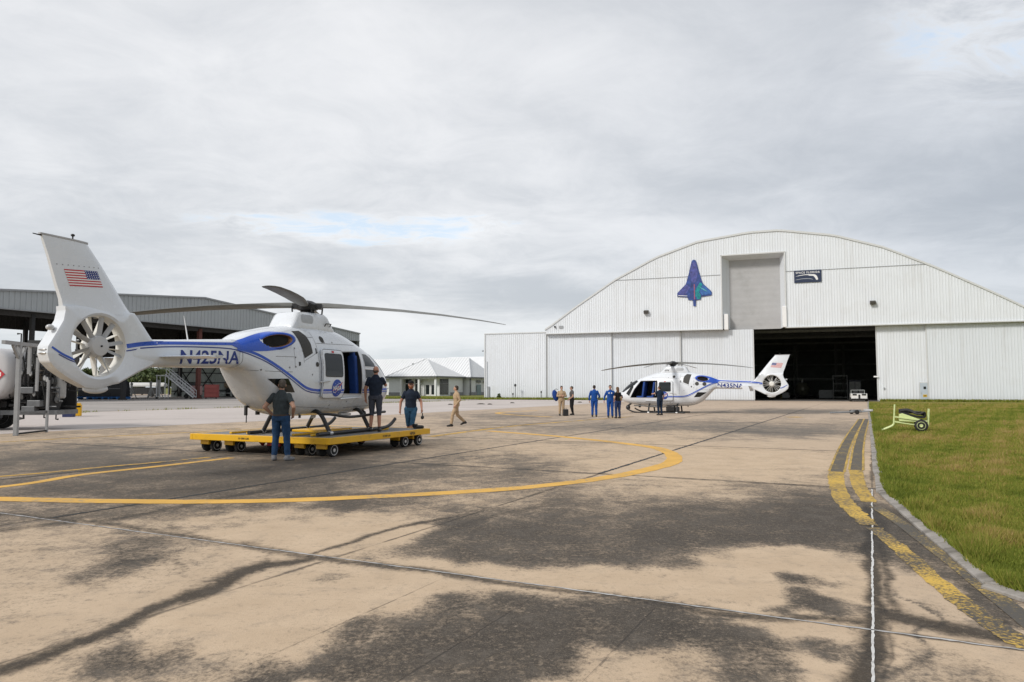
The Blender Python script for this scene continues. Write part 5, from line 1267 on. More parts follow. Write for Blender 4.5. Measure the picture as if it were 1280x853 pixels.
for i, (px, d, h, r, lab) in enumerate(((118, 150, 6.0, 3.6, 'tree showing through the tail fan opening, beyond the open shed'), (196, 152, 6.3, 3.8, 'bushy tree seen through the shed bay beneath the tail boom'), (226, 158, 5.6, 3.4, 'tree behind the shed bay beside the boarding stairs'), (160, 160, 5.2, 3.4, 'low tree seen below the fan ring, behind the shed'), (60, 128, 4.6, 3.0, 'small tree beyond the shed behind the fuel truck plumbing'))):
    tree(behind(px, d), h, r, 40 + i, lab)
for i, (px, d, h, r) in enumerate(((135, 168, 6.5, 4.0), (178, 165, 6.8, 4.2), (212, 170, 7.0, 4.0), (95, 158, 6.0, 3.8), (150, 148, 4.6, 3.2))):
    tree(behind(px, d), h, r, 60 + i, 'low leafy tree in the green row behind the open bay of the shed')
bush = facade_pt(-6.7, -1.3, 0)
bo = thing('shrub', 'small dark green shrub against the white annex wall', 'shrub', bush)
link('foliage', crown_mesh('foliage', (0, 0, .45), (.38, .34, .45), 420, .12, 77, 9), bo); B = MB(); B.path([(0, 0, 0), (.02, 0, .5)], [.03, .015], 6); B.build('stem', BARK, bo)
# ================================================================== people: one continuous body each, grown from tapered limbs and fused
def skin_m(n, c): return mat(n, c, .55, var=.06, vs=12)
SK_FAIR = skin_m('skin_fair', (.46, .26, .18)); SK_RED = skin_m('skin_ruddy', (.45, .22, .145)); SK_DARK = skin_m('skin_brown', (.22, .12, .08))
def cloth(n, c, v=.18): return mat(n, c, .9, var=v, vs=14, bump=.5, bs=22, spec=.2)
HAIR_D = mat('hair_dark', (.035, .024, .018), .8, var=.3, vs=30, bump=.6, bs=80); HAIR_G = mat('hair_greying', (.085, .070, .058), .8, var=.3, vs=30, bump=.6); HAIR_B = mat('hair_brown', (.13, .075, .04), .8, var=.3, vs=30); BEARD = mat('red_beard', (.22, .075, .03), .85, var=.3, vs=30)

def person(label, loc, face, height, mats, pose=None, build=1.0, female=False, long_sleeve=False, shorts=False, group=None, head_yaw=0.0, head_pitch=0.0, barefoot=False):
    """mats: dict skin, top, legs, shoe.  pose: joints overriding the defaults, in a frame of x forward, y left, z up at 1.75 m."""
    J = dict(elbowL=(-.03, .26, 1.13), wristL=(.06, .27, .88), elbowR=(-.03, -.26, 1.13), wristR=(.06, -.27, .88),
             kneeL=(.02, .10, .49), ankleL=(-.02, .11, .09), kneeR=(.02, -.10, .49), ankleR=(-.02, -.11, .09), toeL=0.0, toeR=0.0, curl=.5)
    J.update(pose or {})
    V = Vector; k = build; prim = MB(); segs = []         # segs: (a, b, ra, rb, kind)
    shw = (.165 if female else .185) * (0.6 + .4 * k); hipw = .095
    hipL, hipR = V((0, hipw, .92)), V((0, -hipw, .92)); shL, shR = V((-.01, shw * .90, 1.395)), V((-.01, -shw * .90, 1.395))
    def ell(c, r, rot=None):
        o = len(prim.v); prim.ball((0, 0, 0), r, 16)
        M = Euler(rot).to_matrix() if rot else Matrix.Identity(3)
        for i in range(o, len(prim.v)): prim.v[i] = tuple(M @ V(prim.v[i]) + V(c))
    def limb(a, b, ra, rb, kind):
        a, b = V(a), V(b); prim.path([a, a.lerp(b, .33), a.lerp(b, .66), b], [ra, ra * .72 + rb * .31, ra * .38 + rb * .64, rb], 12)
        ell(a, (ra,) * 3); ell(b, (rb,) * 3); segs.append((a, b, kind))
    # trunk: stacked ellipses
    prof = [(.86, .115, .155), (.95, .125, .172), (1.02, .118, .160), (1.12, .112 * k, .150 * k), (1.22, .122 * k, .165 * k), (1.32, .126 * k, .176 * k), (1.39, .112, .165), (1.45, .085, .112), (1.50, .06, .07)]
    if female: prof = [(z, rx * .92, ry * (.9 if z > 1 else 1.02)) for z, rx, ry in prof]
    prim.rings([[V((.0 + (.012 if 1.2 < z < 1.4 else 0) + rx * math.cos(a), ry * math.sin(a), z)) for a in [2 * math.pi * i / 20 for i in range(20)]] for z, rx, ry in prof])
    segs.append((V((0, 0, .9)), V((0, 0, 1.02)), 'pelvis')); segs.append((V((0, 0, 1.08)), V((0, 0, 1.42)), 'torso'))
    limb((.0, 0, 1.46), (.025, 0, 1.56), .058, .052, 'neck')
    # head with face
    HM = Matrix.Rotation(head_yaw, 3, 'Z') @ Matrix.Rotation(head_pitch, 3, 'Y'); hp = V((.03, 0, 1.55))
    def hd(c, r): ell(HM @ V(c) + hp, r)
    hd((-.012, 0, .115), (.096, .076, .094)); hd((.022, 0, .065), (.068, .062, .078)); hd((.052, 0, .015), (.034, .038, .028))
    hd((.098, 0, .068), (.018, .013, .024)); hd((.082, 0, .112), (.02, .055, .012)); hd((.084, 0, .028), (.012, .024, .008))
    for s in (1, -1): hd((-.012, s * .078, .075), (.020, .010, .032))
    segs.append((HM @ V((0, 0, .03)) + hp, HM @ V((0, 0, .17)) + hp, 'head'))
    A = k ** .5
    for s, n, sh, hip in ((1, 'L', shL, hipL), (-1, 'R', shR, hipR)):
        e, w = V(J['elbow' + n]), V(J['wrist' + n])
        limb(sh, e, .057 * A, .043 * A, 'arm'); limb(e, w, .043 * A, .027, 'fore')
        kn, an = V(J['knee' + n]), V(J['ankle' + n])
        fat = 1.12 if not shorts else 1.06
        limb(hip, kn, .092 * fat, .060 * (1.15 if not shorts else 1), 'thigh'); limb(kn, an, .058 * (1.18 if not shorts else 1), .040 * (1.35 if not shorts else .95), 'calf')
        # foot
        t_ = J['toe' + n]; f = V((math.cos(t_), math.sin(t_), 0)); 
        up = an.z - .09; tip = an + f * .155 + V((0, 0, -.055 - (.5 * up if up > .03 else 0)))
        prim.path([an + f * -.05 + V((0, 0, -.045)), an + f * .05 + V((0, 0, -.045)), tip, tip + f * .04], [.042, .046, .036, .024], 12); ell(an + f * -.05 + V((0, 0, -.04)), (.045,) * 3)
        segs.append((an + V((0, 0, -.02)), tip, 'foot'))
        # hand: palm, four unequal fingers bent at the knuckles, thumb from the side of the palm
        d = (w - e).normalized(); c = J['curl']
        side = d.cross(V((0, s, 0)));  side = side.normalized() if side.length > .1 else V((1, 0, 0))     # forward-ish: the thumb side
        inw = side.cross(d) * (1 if side.cross(d).y * s < 0 else -1)
        if side.x < 0: side = -side
        p1 = w + d * .085
        prim.path([w, w + d * .04, p1], [.026, .034, .033], 10)
        for i, (off, L) in enumerate(((.030, .072), (.010, .082), (-.010, .076), (-.029, .058))):
            b0 = p1 + side * off - d * .012; b1 = b0 + (d * math.cos(c * .6) + inw * math.sin(c * .6)) * L * .5; b2 = b1 + (d * math.cos(c * 1.7) + inw * math.sin(c * 1.7)) * L * .5
            prim.path([b0, b1, b2], [.0105, .0098, .0085], 8)
        t0 = w + d * .03 + side * .022; prim.path([t0, t0 + (d * .55 + side * .8).normalized() * .035, t0 + (d * .85 + side * .45 + inw * .3).normalized() * .066], [.014, .0125, .0095], 8)
        segs.append((w + d * .015, p1 + d * .07, 'hand'))
    sc = height / 1.75
    root = thing('person', label, 'person', loc, face, group)
    o = prim.build('body', mats['skin'], root, fix=True)
    rm = o.modifiers.new('fuse', 'REMESH'); rm.mode = 'VOXEL'; rm.voxel_size = .0095; rm.use_smooth_shade = True
    sm = o.modifiers.new('smooth', 'SMOOTH'); sm.factor = .5; sm.iterations = 4
    realize(o)
    me = o.data; me.materials.clear()
    order = ['skin', 'top', 'legs', 'shoe']
    for q in order: me.materials.append(mats.get(q) or mats['skin'])
    n = len(me.vertices); co = np.empty(n * 3, np.float32); me.vertices.foreach_get('co', co); co = co.reshape(-1, 3)
    # cloth folds and looseness: push cloth outwards a little with soft waves
    npoly = len(me.polygons); cen = np.empty(npoly * 3, np.float32); me.polygons.foreach_get('center', cen); cen = cen.reshape(-1, 3)
    def nearest(P):
        D, T = [], []
        for a, b, kd in segs:
            a, b = np.array(a), np.array(b); ab = b - a; tt = np.clip(((P - a) @ ab) / (ab @ ab), 0, 1)
            dd = np.linalg.norm(P - (a + tt[:, None] * ab), axis=1)
            dd = dd - {'torso': .10, 'pelvis': .10, 'head': .05, 'thigh': .06, 'neck': .035}.get(kd, .03); D.append(dd); T.append(tt)
        return np.argmin(np.array(D), 0), np.array(T)
    def region(P):
        idx, T = nearest(P); kinds = [s[2] for s in segs]; out = np.zeros(len(P), np.int32)
        for i in range(len(segs)):
            sel = idx == i; kd = kinds[i]; tt = T[i][sel]
            if kd in ('torso',): v = np.full(sel.sum(), 1)
            elif kd == 'pelvis': v = np.where(P[sel][:, 2] > .965, 1, 2)
            elif kd == 'arm': v = np.where(tt < (2 if long_sleeve else .62), 1, 0)
            elif kd == 'fore': v = np.where(tt < (.93 if long_sleeve else -1), 1, 0)
            elif kd == 'thigh': v = np.where(tt < 2, 2, 0)
            elif kd == 'calf': v = np.where(tt < (.93 if not shorts else .05), 2, np.where(tt > .9, 3, 0))
            elif kd == 'foot': v = np.full(sel.sum(), 3)
            elif kd == 'neck': v = np.where(tt < .22, 1, 0)
            else: v = np.zeros(sel.sum(), np.int32)
            out[sel] = v
        return out
    me.polygons.foreach_set('material_index', region(cen).astype(np.int32))
    rv = region(co); nrm = np.empty(n * 3, np.float32); me.vertices.foreach_get('normal', nrm); nrm = nrm.reshape(-1, 3)
    w1 = np.sin(co[:, 2] * 46 + np.sin(co[:, 1] * 17 + face) * 2.2 + co[:, 0] * 20) * .5 + np.sin(co[:, 2] * 23 + co[:, 1] * 31 - co[:, 0] * 15) * .5
    amp = np.where(rv == 1, .007, np.where(rv == 2, .008, 0)); base = np.where(rv == 1, .010, np.where(rv == 2, .006, np.where(rv == 3, .004, 0)))
    co = co + nrm * (base + amp * w1 * .6)[:, None]
    me.vertices.foreach_set('co', (co * sc).astype(np.float32).ravel()); me.update()
    for p in me.polygons: p.use_smooth = True
    hm = lambda c: (HM @ V(c) + hp) * sc
    def blob(name, parts, m, cut=None):
        B = MB()
        for c, r in parts:
            o_ = len(B.v); B.ball((0, 0, 0), r, 18)
            for i in range(o_, len(B.v)): B.v[i] = tuple((HM @ (V(B.v[i]) + V(c)) + hp) * sc)
        return B.build(name, m, root, 'all')
    for s in (1, -1): blob('eye', [((.079, s * .031, .093), (.010, .013, .008))], mats.get('eye', HAIR_D))
    root['height'] = height
    return root, blob, hm, sc
def at_ground(px, py, z=0.0): return G(px, py, z)

JEANS = cloth('denim_blue', (.022, .055, .12)); GREYT = cloth('shirt_charcoal', (.045, .055, .060)); DARKT = cloth('shirt_dark_navy', (.020, .028, .046)); GSHORT = cloth('shorts_grey', (.06, .065, .085)); DSHORT = cloth('shorts_denim', (.04, .11, .19))
TAN = cloth('flightsuit_tan', (.40, .29, .185)); BLUES = cloth('flightsuit_blue', (.012, .065, .27)); BLKC = cloth('cloth_black', (.014, .014, .016)); SHG = cloth('shirt_grey', (.09, .085, .085)); COV = cloth('coveralls_navy', (.014, .025, .05)); JEAN2 = cloth('jeans_dark', (.020, .040, .11))
SHOE = mat('shoe_black', (.018, .016, .015), .5); SHOEG = mat('shoe_grey', (.22, .22, .23), .7)
def hair(blob, m, top=.012, back=True):
    blob('hair', [((-.022, 0, .130), (.100, .083, .088))] + ([((-.05, 0, .085), (.066, .076, .075))] if back else []), m)

DECK = 0.46
# 1 man in jeans nearest the camera, looking at the helicopter, thumbs in his pockets
r_, b_, h_, s_ = person('man in charcoal shirt and blue jeans standing before the yellow dolly, hands at waist', (-5.175, 16.2, 0), R(82), 1.80,
    dict(skin=SK_FAIR, top=GREYT, legs=JEANS, shoe=SHOEG), dict(elbowL=(-.10, .335, 1.16), wristL=(.09, .235, .985), elbowR=(-.10, -.335, 1.16), wristR=(.09, -.235, .985), kneeL=(.03, .12, .5), ankleL=(-.02, .13, .09), kneeR=(.03, -.13, .5), ankleR=(.0, -.17, .09), toeL=.25, toeR=-.35), build=1.1, head_yaw=R(28))
hair(b_, HAIR_G)
B = MB(); B.rings([[Vector((.134 * math.cos(a), .18 * math.sin(a), z)) * s_ for a in [2 * math.pi * i / 24 for i in range(24)]] for z in (.965, 1.0)], cap=False); B.build('belt', mat('belt_brown', (.05, .03, .02), .6), r_, 'all')
# 2 man in shorts on the deck at the crew door
r_, b_, h_, s_ = person('bald man in dark shirt and grey shorts standing on the yellow dolly deck', (-3.64, 19.25, DECK), R(86), 1.73,
    dict(skin=SK_RED, top=DARKT, legs=GSHORT, shoe=SHOE), dict(elbowL=(.0, .28, 1.13), wristL=(.05, .28, .88), elbowR=(.22, -.22, 1.25), wristR=(.44, -.12, 1.32), ankleL=(-.02, .12, .09), ankleR=(-.02, -.12, .09)), build=1.12, shorts=True)
b_('hair', [((-.045, 0, .075), (.058, .074, .05))], HAIR_G)
# 3 man with cap and sunglasses walking towards the camera
Y3 = 22.3; X3 = (514 - 640) / 900 * Y3
r_, b_, h_, s_ = person('bearded man in black cap and sunglasses, navy shirt and denim shorts, walking beside the dolly', (X3, Y3, 0), R(-78), 1.83,
    dict(skin=SK_RED, top=DARKT, legs=DSHORT, shoe=SHOE), dict(elbowR=(-.05, -.29, 1.14), wristR=(-.02, -.31, .89), elbowL=(-.01, .30, 1.14), wristL=(.14, .31, .92), kneeL=(.18, .03, .50), ankleL=(.26, -.02, .09), kneeR=(.0, -.07, .5), ankleR=(-.22, -.02, .12)), build=1.0, shorts=True, head_yaw=R(-4))
b_('beard', [((.066, 0, .008), (.040, .05, .042)), ((.04, .052, .03), (.03, .02, .04)), ((.04, -.052, .03), (.03, .02, .04))], BEARD)
b_('cap', [((-.008, 0, .150), (.106, .088, .066)), ((.11, 0, .142), (.055, .062, .010))], BLKC)
b_('sunglasses', [((.094, .032, .092), (.010, .027, .018)), ((.094, -.032, .092), (.010, .027, .018)), ((.096, 0, .098), (.006, .02, .005))], BLACK)
hs = thing('headset', 'black headset dangling from the hand of the man in the cap', 'headset', r_.matrix_basis @ Vector((.16 * s_, .33 * s_, .70 * s_)), 0)
B = MB(); B.path(bezier([(0, -.07, 0), (0, -.06, .09), (0, 0, .125), (0, .06, .09), (0, .07, 0)], 5), .008, 8); B.build('band', BLACK, hs, True)
for s in (1, -1):
    B = MB(); B.ball((0, s * .07, -.02), (.045, .026, .055)); B.build('ear_cup', BLACK, hs, True)
# 4 tan flight suit walking away to the left
r_, b_, h_, s_ = person('man in tan flight suit walking across the apron beyond the dolly', at_ground(570.5, 533.2), R(200), 1.70,
    dict(skin=SK_FAIR, top=TAN, legs=TAN, shoe=SHOE), dict(elbowL=(-.08, .26, 1.14), wristL=(.10, .23, .92), elbowR=(-.09, -.26, 1.13), wristR=(-.08, -.25, .88), kneeL=(.20, .09, .50), ankleL=(.26, .09, .09), kneeR=(-.06, -.09, .5), ankleR=(-.40, -.09, .19)), long_sleeve=True, build=1.02, head_yaw=R(-25))
hair(b_, HAIR_D)
# 5 - 10 the group by the far helicopter
r_, b_, h_, s_ = person('man in tan flight suit with arms folded, carrying a blue helmet bag on his shoulder', at_ground(702, 519.8), R(-82), 1.72,
    dict(skin=SK_FAIR, top=TAN, legs=TAN, shoe=SHOE), dict(elbowL=(.06, .26, 1.16), wristL=(.20, .02, 1.20), elbowR=(.06, -.27, 1.16), wristR=(.21, -.02, 1.15), curl=1.0), long_sleeve=True, build=1.15)
hair(b_, HAIR_D); P5 = r_.location.copy()
bg_ = thing('helmet_bag', 'blue bag slung behind the arm of the man in tan', 'bag', P5 + Vector((-.36, .12, 1.17)), 0, rot=(0, R(-14), 0))
B = MB(); B.ball((0, 0, 0), (.17, .14, .34), 18); B.build('bag_body', cloth('bag_blue', (.015, .05, .22)), bg_, True)
B = MB(); B.path(bezier([(0, 0, .3), (.12, -.05, .36), (.24, -.05, .30)], 5), .014, 6); B.build('strap', BLKC, bg_)
bc = thing('black_case', 'small black case standing on the concrete at the feet of the man in tan', 'case', at_ground(707, 520.2), R(12))
B = MB(); B.box((0, 0, .20), (.30, .22, .38)); B.build('case_body', BLACK, bc, False, .03); B = MB(); B.path([(-.07, 0, .38), (-.07, 0, .45), (.07, 0, .45), (.07, 0, .38)], .012, 6); B.build('handle', BLACK, bc)
r_, b_, h_, s_ = person('man in grey shirt and black trousers facing the folded-arm man in tan', at_ground(715, 518.8), R(195), 1.71,
    dict(skin=SK_FAIR, top=SHG, legs=BLKC, shoe=SHOE), dict(elbowL=(.02, .25, 1.14), wristL=(.18, .16, 1.0), elbowR=(-.02, -.25, 1.14), wristR=(.15, -.17, .95), ankleR=(-.10, -.11, .09)), build=.98)
hair(b_, HAIR_G)
r_, b_, h_, s_ = person('man in royal blue flight suit seen from behind, standing alone on the apron', at_ground(743, 521.2), R(80), 1.76,
    dict(skin=SK_FAIR, top=BLUES, legs=BLUES, shoe=SHOE), dict(elbowR=(.03, -.29, 1.15), wristR=(.20, -.24, 1.02), elbowL=(-.04, .27, 1.14), wristL=(-.02, .27, .88)), long_sleeve=True, build=1.06)
hair(b_, HAIR_D)
r_, b_, h_, s_ = person('man in royal blue flight suit facing the camera beside the long-haired woman', at_ground(763, 522.3), R(-95), 1.76,
    dict(skin=SK_FAIR, top=BLUES, legs=BLUES, shoe=SHOE), dict(elbowR=(-.05, -.30, 1.14), wristR=(.0, -.33, .90), elbowL=(-.03, .27, 1.14), wristL=(.05, .26, .88)), long_sleeve=True, build=1.05)
hair(b_, HAIR_D, back=False)
for y, m in ((.07, MWHITE), (-.07, MWHITE)):
    B = MB(); B.lathe((.155 * s_, y * s_, 1.33 * s_), (1, 0, 0), [(-.02, .035), (.006, .035)], 12); B.build('chest_patch', m, r_)
r_, b_, h_, s_ = person('woman with long brown hair in black top and blue jeans, hand on her hip', at_ground(772.3, 523.2), R(108), 1.66,
    dict(skin=SK_FAIR, top=BLKC, legs=JEAN2, shoe=SHOE), dict(elbowL=(-.12, .25, 1.14), wristL=(.06, .19, .97), elbowR=(-.02, -.22, 1.13), wristR=(.06, -.22, .9)), build=.92, female=True)
b_('hair', [((-.03, 0, .125), (.10, .088, .092)), ((-.075, 0, .02), (.05, .085, .14)), ((-.085, 0, -.10), (.04, .08, .13))], HAIR_B)
r_, b_, h_, s_ = person('man in dark navy coveralls reaching into the open cockpit of the far helicopter', at_ground(825, 519.3), R(112), 1.72,
    dict(skin=SK_FAIR, top=COV, legs=COV, shoe=SHOE), dict(elbowL=(.14, .30, 1.30), wristL=(.36, .28, 1.28), elbowR=(-.02, -.27, 1.14), wristR=(.08, -.25, .9)), build=1.08, head_yaw=R(20), long_sleeve=False)
hair(b_, HAIR_D)
# ================================================================== yellow helicopter dolly
PYEL = mat('dolly_yellow', (.72, .40, .008), .42, var=.06, vs=2, dirt=(.20, .13, .04), dirt_amt=.45, ds=3)
DECKG = mat('deck_grey', (.22, .215, .21), .8, var=.15, vs=3, dirt=(.09, .085, .08), dirt_amt=.6, ds=2, bump=.4)
HUBR = mat('hub_red', (.36, .02, .015), .5, var=.1); HUBW = mat('hub_white', (.68, .67, .65), .5, var=.15, dirt=(.2, .18, .16), dirt_amt=.5, ds=9)
PC = G(412, 548.3, DECK); PA = R(24.2)                   # near corner and heading of its long side
b_dir = Vector((math.sin(PA), math.cos(PA), 0)); a_dir = Vector((-math.cos(PA), math.sin(PA), 0))
LA, LB = 4.4, 4.5
DL = thing('helicopter_dolly', 'yellow flatbed helicopter dolly on small castor wheels carrying the nearer helicopter', 'dolly', (PC.x, PC.y, 0), math.pi / 2 - PA)
# local: x = along b (forward), y = along a (left)
BH = .155
B = MB()
for x0, x1, y0, y1 in ((0, LB, 0, .10), (0, LB, LA - .10, LA), (0, .10, .10, LA - .10), (LB - .10, LB, .10, LA - .10)):
    B.box(((x0 + x1) / 2, (y0 + y1) / 2, DECK - BH / 2 + .004), (x1 - x0, y1 - y0, BH))
fr = B.build('frame', PYEL, DL, False, .012)
B = MB()
for y in (1.1, 2.1, 3.2): B.box((LB / 2, y, DECK - .12), (LB - .2, .12, .10))
B.build('cross_beam', PYEL, DL)
n = 9
for k in range(n):
    w = (LA - .2) / n; 
    B = MB(); B.box((LB / 2, .1 + w * (k + .5), DECK - .022), (LB - .2, w - .008, .04)); B.build('deck_board', DECKG, DL)
for y in (1.05, 3.05):
    B = MB(); B.box((1.9, y + .28, DECK + .03), (3.2, .08, .05)); B.box((1.9, y - .28, DECK + .03), (3.2, .08, .05)); B.build('skid_guide', PYEL, DL, False, .01)
B = MB(); B.box((2.3, 2.05, DECK + .035), (1.4, .9, .06)); B.build('centre_plate', PYEL, DL, False, .012)
def castor(x, y, r=.16, wide=.32, ang=0.0, red=False, twin=True):
    c = bpy.data.objects.new('castor', None); COL.objects.link(c); c.parent = DL; c.location = (x, y, 0); c.rotation_euler = (0, 0, ang)
    B = MB(); B.box((0, 0, .365), (.34, .30, .06)); B.box((-.19, 0, .25), (.07, wide * .95, .12)); B.box((.0, 0, .31), (.40, .09, .10)); B.tube((0, 0, .16), (0, 0, .34), .05); B.build('bracket', HUBR if red else PYEL, c, False, .01)
    for s in (1, -1):
        B = MB(); B.lathe((0, s * (wide / 2) - .055, r), (0, 1, 0), [(0, r * .75), (.012, r * .94), (.03, r), (.08, r), (.098, r * .94), (.11, r * .75)], 28); wl = B.build('wheel', RUBBER, c, True)
        B = MB(); ys = s * (wide / 2) + s * .057
        B.lathe((0, ys, r), (0, s, 0), [(-.04, r * .78), (.002, r * .74), (-.006, r * .60), (-.03, r * .54), (-.03, r * .28), (.004, r * .24), (.008, .01)], 24); B.build('rim', HUBR if red else HUBW, c, True)
    B = MB(); B.tube((0, -wide / 2, r), (0, wide / 2, r), .022); B.build('axle', BLKST, c)
for x, y in ((.38, .36), (.40, 1.02), (.38, LA - .36), (.40, LA - 1.15), (LB - .36, .34), (LB - 1.05, .36), (LB - .36, LA - .36), (LB - 1.05, LA - .36)): castor(x, y, ang=R(-4))
castor(.62, 2.02, r=.17, wide=.44, red=True); castor(LB - .7, 2.1, r=.17, wide=.44, red=True)
B = MB(); B.prism([(.95, 3.1, .30), (.95, 2.75, .30), (.95, 2.9, .12)], (.05, 0, 0)); B.build('brake_plate', HUBR, DL)
def on_side(vs, k, x, z): return [(x + v.x * k, -.004, z + v.y) for v in vs]
vs, fs = text_mesh('HP04', .12); B = MB(); B.add(on_side(vs, 1, LB - .95, DECK - .125), fs); B.build('stencil_lettering', BLACK, fr, fix=False)
vs, fs = text_mesh('10 000 LBS', .065); B = MB(); B.add(on_side(vs, 1.2, LB - 2.2, DECK - .10), fs); B.build('stencil_lettering', BLACK, fr, fix=False)
B = MB(); B.add([(-.004, 2.6 - v.x * 1.2, DECK - .10 + v.y) for v in vs], fs); B.build('stencil_lettering', BLACK, fr, fix=False)
for i, (dx_, dy_) in enumerate(((0, 0),)):
    q = PC + b_dir * (LB - .22) + a_dir * .30
    bt = thing('work_boots', 'pair of black boots left on the corner of the dolly deck', 'boots', (q.x, q.y, DECK + .0), R(40))
    for s in (1, -1):
        B = MB(); B.path(bezier([(-.08, s * .06, .05), (.02, s * .06, .05), (.12, s * .06, .045), (.17, s * .06, .04)], 3), [.05] * 7 + [.046, .042, .034], 10); B.tube((-.07, s * .06, .05), (-.08, s * .06, .13), .045, .05); B.build('boot', BLACK, bt, True)

# ================================================================== pale green wheeled cart on the lawn
LIME = mat('cart_pale_green', (.60, .68, .32), .5, var=.06, dirt=(.30, .33, .20), dirt_amt=.4, ds=4)
CQ = G(1152, 541); CT = thing('hose_cart', 'pale green two-wheeled hand cart with black hoses standing on the grass', 'cart', (CQ.x, CQ.y, .03), R(-27))
r = .22
for s in (0, .62):
    B = MB(); B.lathe((0, s - .06, r), (0, 1, 0), [(0, r * .7), (.02, r * .95), (.05, r), (.09, r), (.12, r * .95), (.14, r * .7)], 28); w = B.build('wheel', RUBBER, CT, True)
    B = MB(); B.lathe((0, s - .065, r), (0, 1, 0), [(0, .02), (-.012, .05), (.02, .07), (.02, .12), (-.012, .135), (.02, .155)], 24); B.build('rim', LIME, w, True)
B = MB(); B.tube((0, -.05, r), (0, .68, r), .022); B.build('axle', LIME, CT)
B = MB()
for y in (.05, .57):
    B.bar((.20, y, .38), (-.85, y, .52), .035); B.bar((.0, y, .22), (-.86, y, .34), .035)
    B.path([(.22, y, .20), (.24, y, .45), (.265, y, .80)], .024, 8); B.path(bezier([(-1.28, y, .02), (-1.10, y, .10), (-.90, y, .22), (-.87, y, .40), (-.83, y, .95)], 4), .024, 8)
B.bar((.265, .05, .80), (.265, .57, .80), .04); B.bar((-.83, .05, .95), (-.83, .57, .95), .04); B.bar((.2, .05, .38), (.2, .57, .38), .035)
B.build('frame', LIME, CT)
B = MB(); B.prism([(-.70, .08, .36), (-.05, .08, .34), (.02, .08, .42), (-.60, .08, .66), (-.70, .08, .60)], (0, .48, 0)); B.build('tray', LIME, CT, False, .02)
HOSE = mat('hose_black', (.016, .016, .017), .6, var=.3)
hp_ = thing('hose_bundle', 'black hoses piled in the tray of the pale green cart', 'hose', (CQ.x, CQ.y, .03), R(-27))
for k in range(6):
    y = .12 + .07 * k; pts = [(-.68 + rnd.uniform(-.05, .05), y, .68 + rnd.uniform(0, .09)), (-.4, y + .03, .70 + rnd.uniform(-.02, .09)), (-.1, y - .02, .62 + rnd.uniform(0, .1)), (.12, y, .58 + rnd.uniform(0, .12)), (.10, y + .05, .52), (-.15, y + .04, .54), (-.5, y, .64), (-.70, y + .03, .70)]
    B = MB(); B.path(bezier(pts, 5), .034, 8); B.build('hose', HOSE, hp_, True)

# ================================================================== white tug in the hangar mouth and tow bar at the edge of the lawn
TW = mat('tug_white', (.72, .72, .70), .4, var=.05)
q = facade_pt(38.9, -1.2, 0); TG = thing('baggage_tug', 'small white tow tractor parked in the hangar doorway', 'tractor', q, FROT)
B = MB(); B.prism([(-.95, 1.0, .30), (.95, 1.0, .30), (.95, 1.0, 1.05), (-.95, 1.0, 1.05)], (0, -2.0, 0)); B.build('body', TW, TG, False, .07)
for s in (1, -1):
    B = MB(); B.box((s * .55, -1.03, .92), (.50, .05, .20)); B.build('grille', BLACK, TG)
    for y in (-.7, .7):
        B = MB(); B.lathe((s * .95 - .1, y, .28), (1, 0, 0), [(0, .2), (.03, .28), (.17, .28), (.2, .2)], 20); B.build('wheel', RUBBER, TG, True)
B = MB(); B.box((0, -1.03, .62), (.22, .06, .62)); B.build('hitch_panel', BLKST, TG); B = MB(); B.box((0, -1.1, .36), (1.9, .12, .10)); B.build('bumper', BLKST, TG)
B = MB(); B.box((-.35, .1, 1.25), (.5, .5, .45)); B.box((.35, .1, 1.25), (.5, .5, .45)); B.build('seat', BLACK, TG, False, .06)
B = MB()
for x in (-.8, .8): B.bar((x, .9, 1.0), (x, .9, 1.5), .06)
B.bar((-.8, .9, 1.5), (.8, .9, 1.5), .06); B.build('roll_bar', INSTEEL, TG)
TG.scale = (.9, .9, .9)
q = G(1066, 518); TB = thing('tow_bar', 'grey towing frame lying on the concrete at the lawn edge', 'tow bar', q, R(8))
TBG = mat('tow_grey', (.22, .23, .24), .5, var=.2)
B = MB(); B.path([(-1.5, 0, .10), (.55, 0, .14)], .05, 8); B.path([(.55, 0, .14), (1.1, .3, .2)], .04, 8); B.path([(.55, 0, .14), (1.1, -.3, .2)], .04, 8); B.box((.2, 0, .2), (.5, .3, .16)); B.build('drawbar', TBG, TB)
for s in (1, -1):
    B = MB(); B.lathe((.1, s * .28 - .05, .14), (0, 1, 0), [(0, .1), (.02, .14), (.08, .14), (.1, .1)], 16); B.build('wheel', RUBBER, TB, True)
B = MB(); B.box((1.05, 0, .24), (.16, .7, .12)); B.build('head_block', mat('tow_white', (.5, .5, .5), .5), TB, False, .02)

# ================================================================== dim things inside the hangar
def in_hangar(s, y): return facade_pt(s, y, 0)
gt = thing('tool_rack', 'dim steel rack with shelves standing inside the hangar opening', 'rack', in_hangar(38.2, 16), FROT)
for x in (-.9, .9):
    B = MB(); B.box((x, 0, 1.7), (.08, .6, 3.4)); B.build('upright', mat('rack_grey', (.14, .145, .14), .6), gt)
for z in (.3, 1.2, 2.2, 3.3):
    B = MB(); B.box((0, 0, z), (1.8, .6, .06)); B.build('shelf', INSTEEL, gt)
yt = thing('maintenance_stand', 'yellow maintenance stand deep inside the dark hangar', 'stand', in_hangar(29.6, 20), FROT)
B = MB()
for x in (-.8, .8):
    for y in (-.5, .5): B.bar((x, y, 0), (x * .85, y * .8, 2.0), .09)
B.build('frame', mat('stand_yellow', (.30, .22, .03), .6), yt); B = MB(); B.box((0, 0, 2.0), (1.6, 1.0, .08)); B.box((0, 0, 1.0), (1.7, .08, .08)); B.build('platform', mat('stand_yellow_b', (.30, .22, .03), .6), yt)
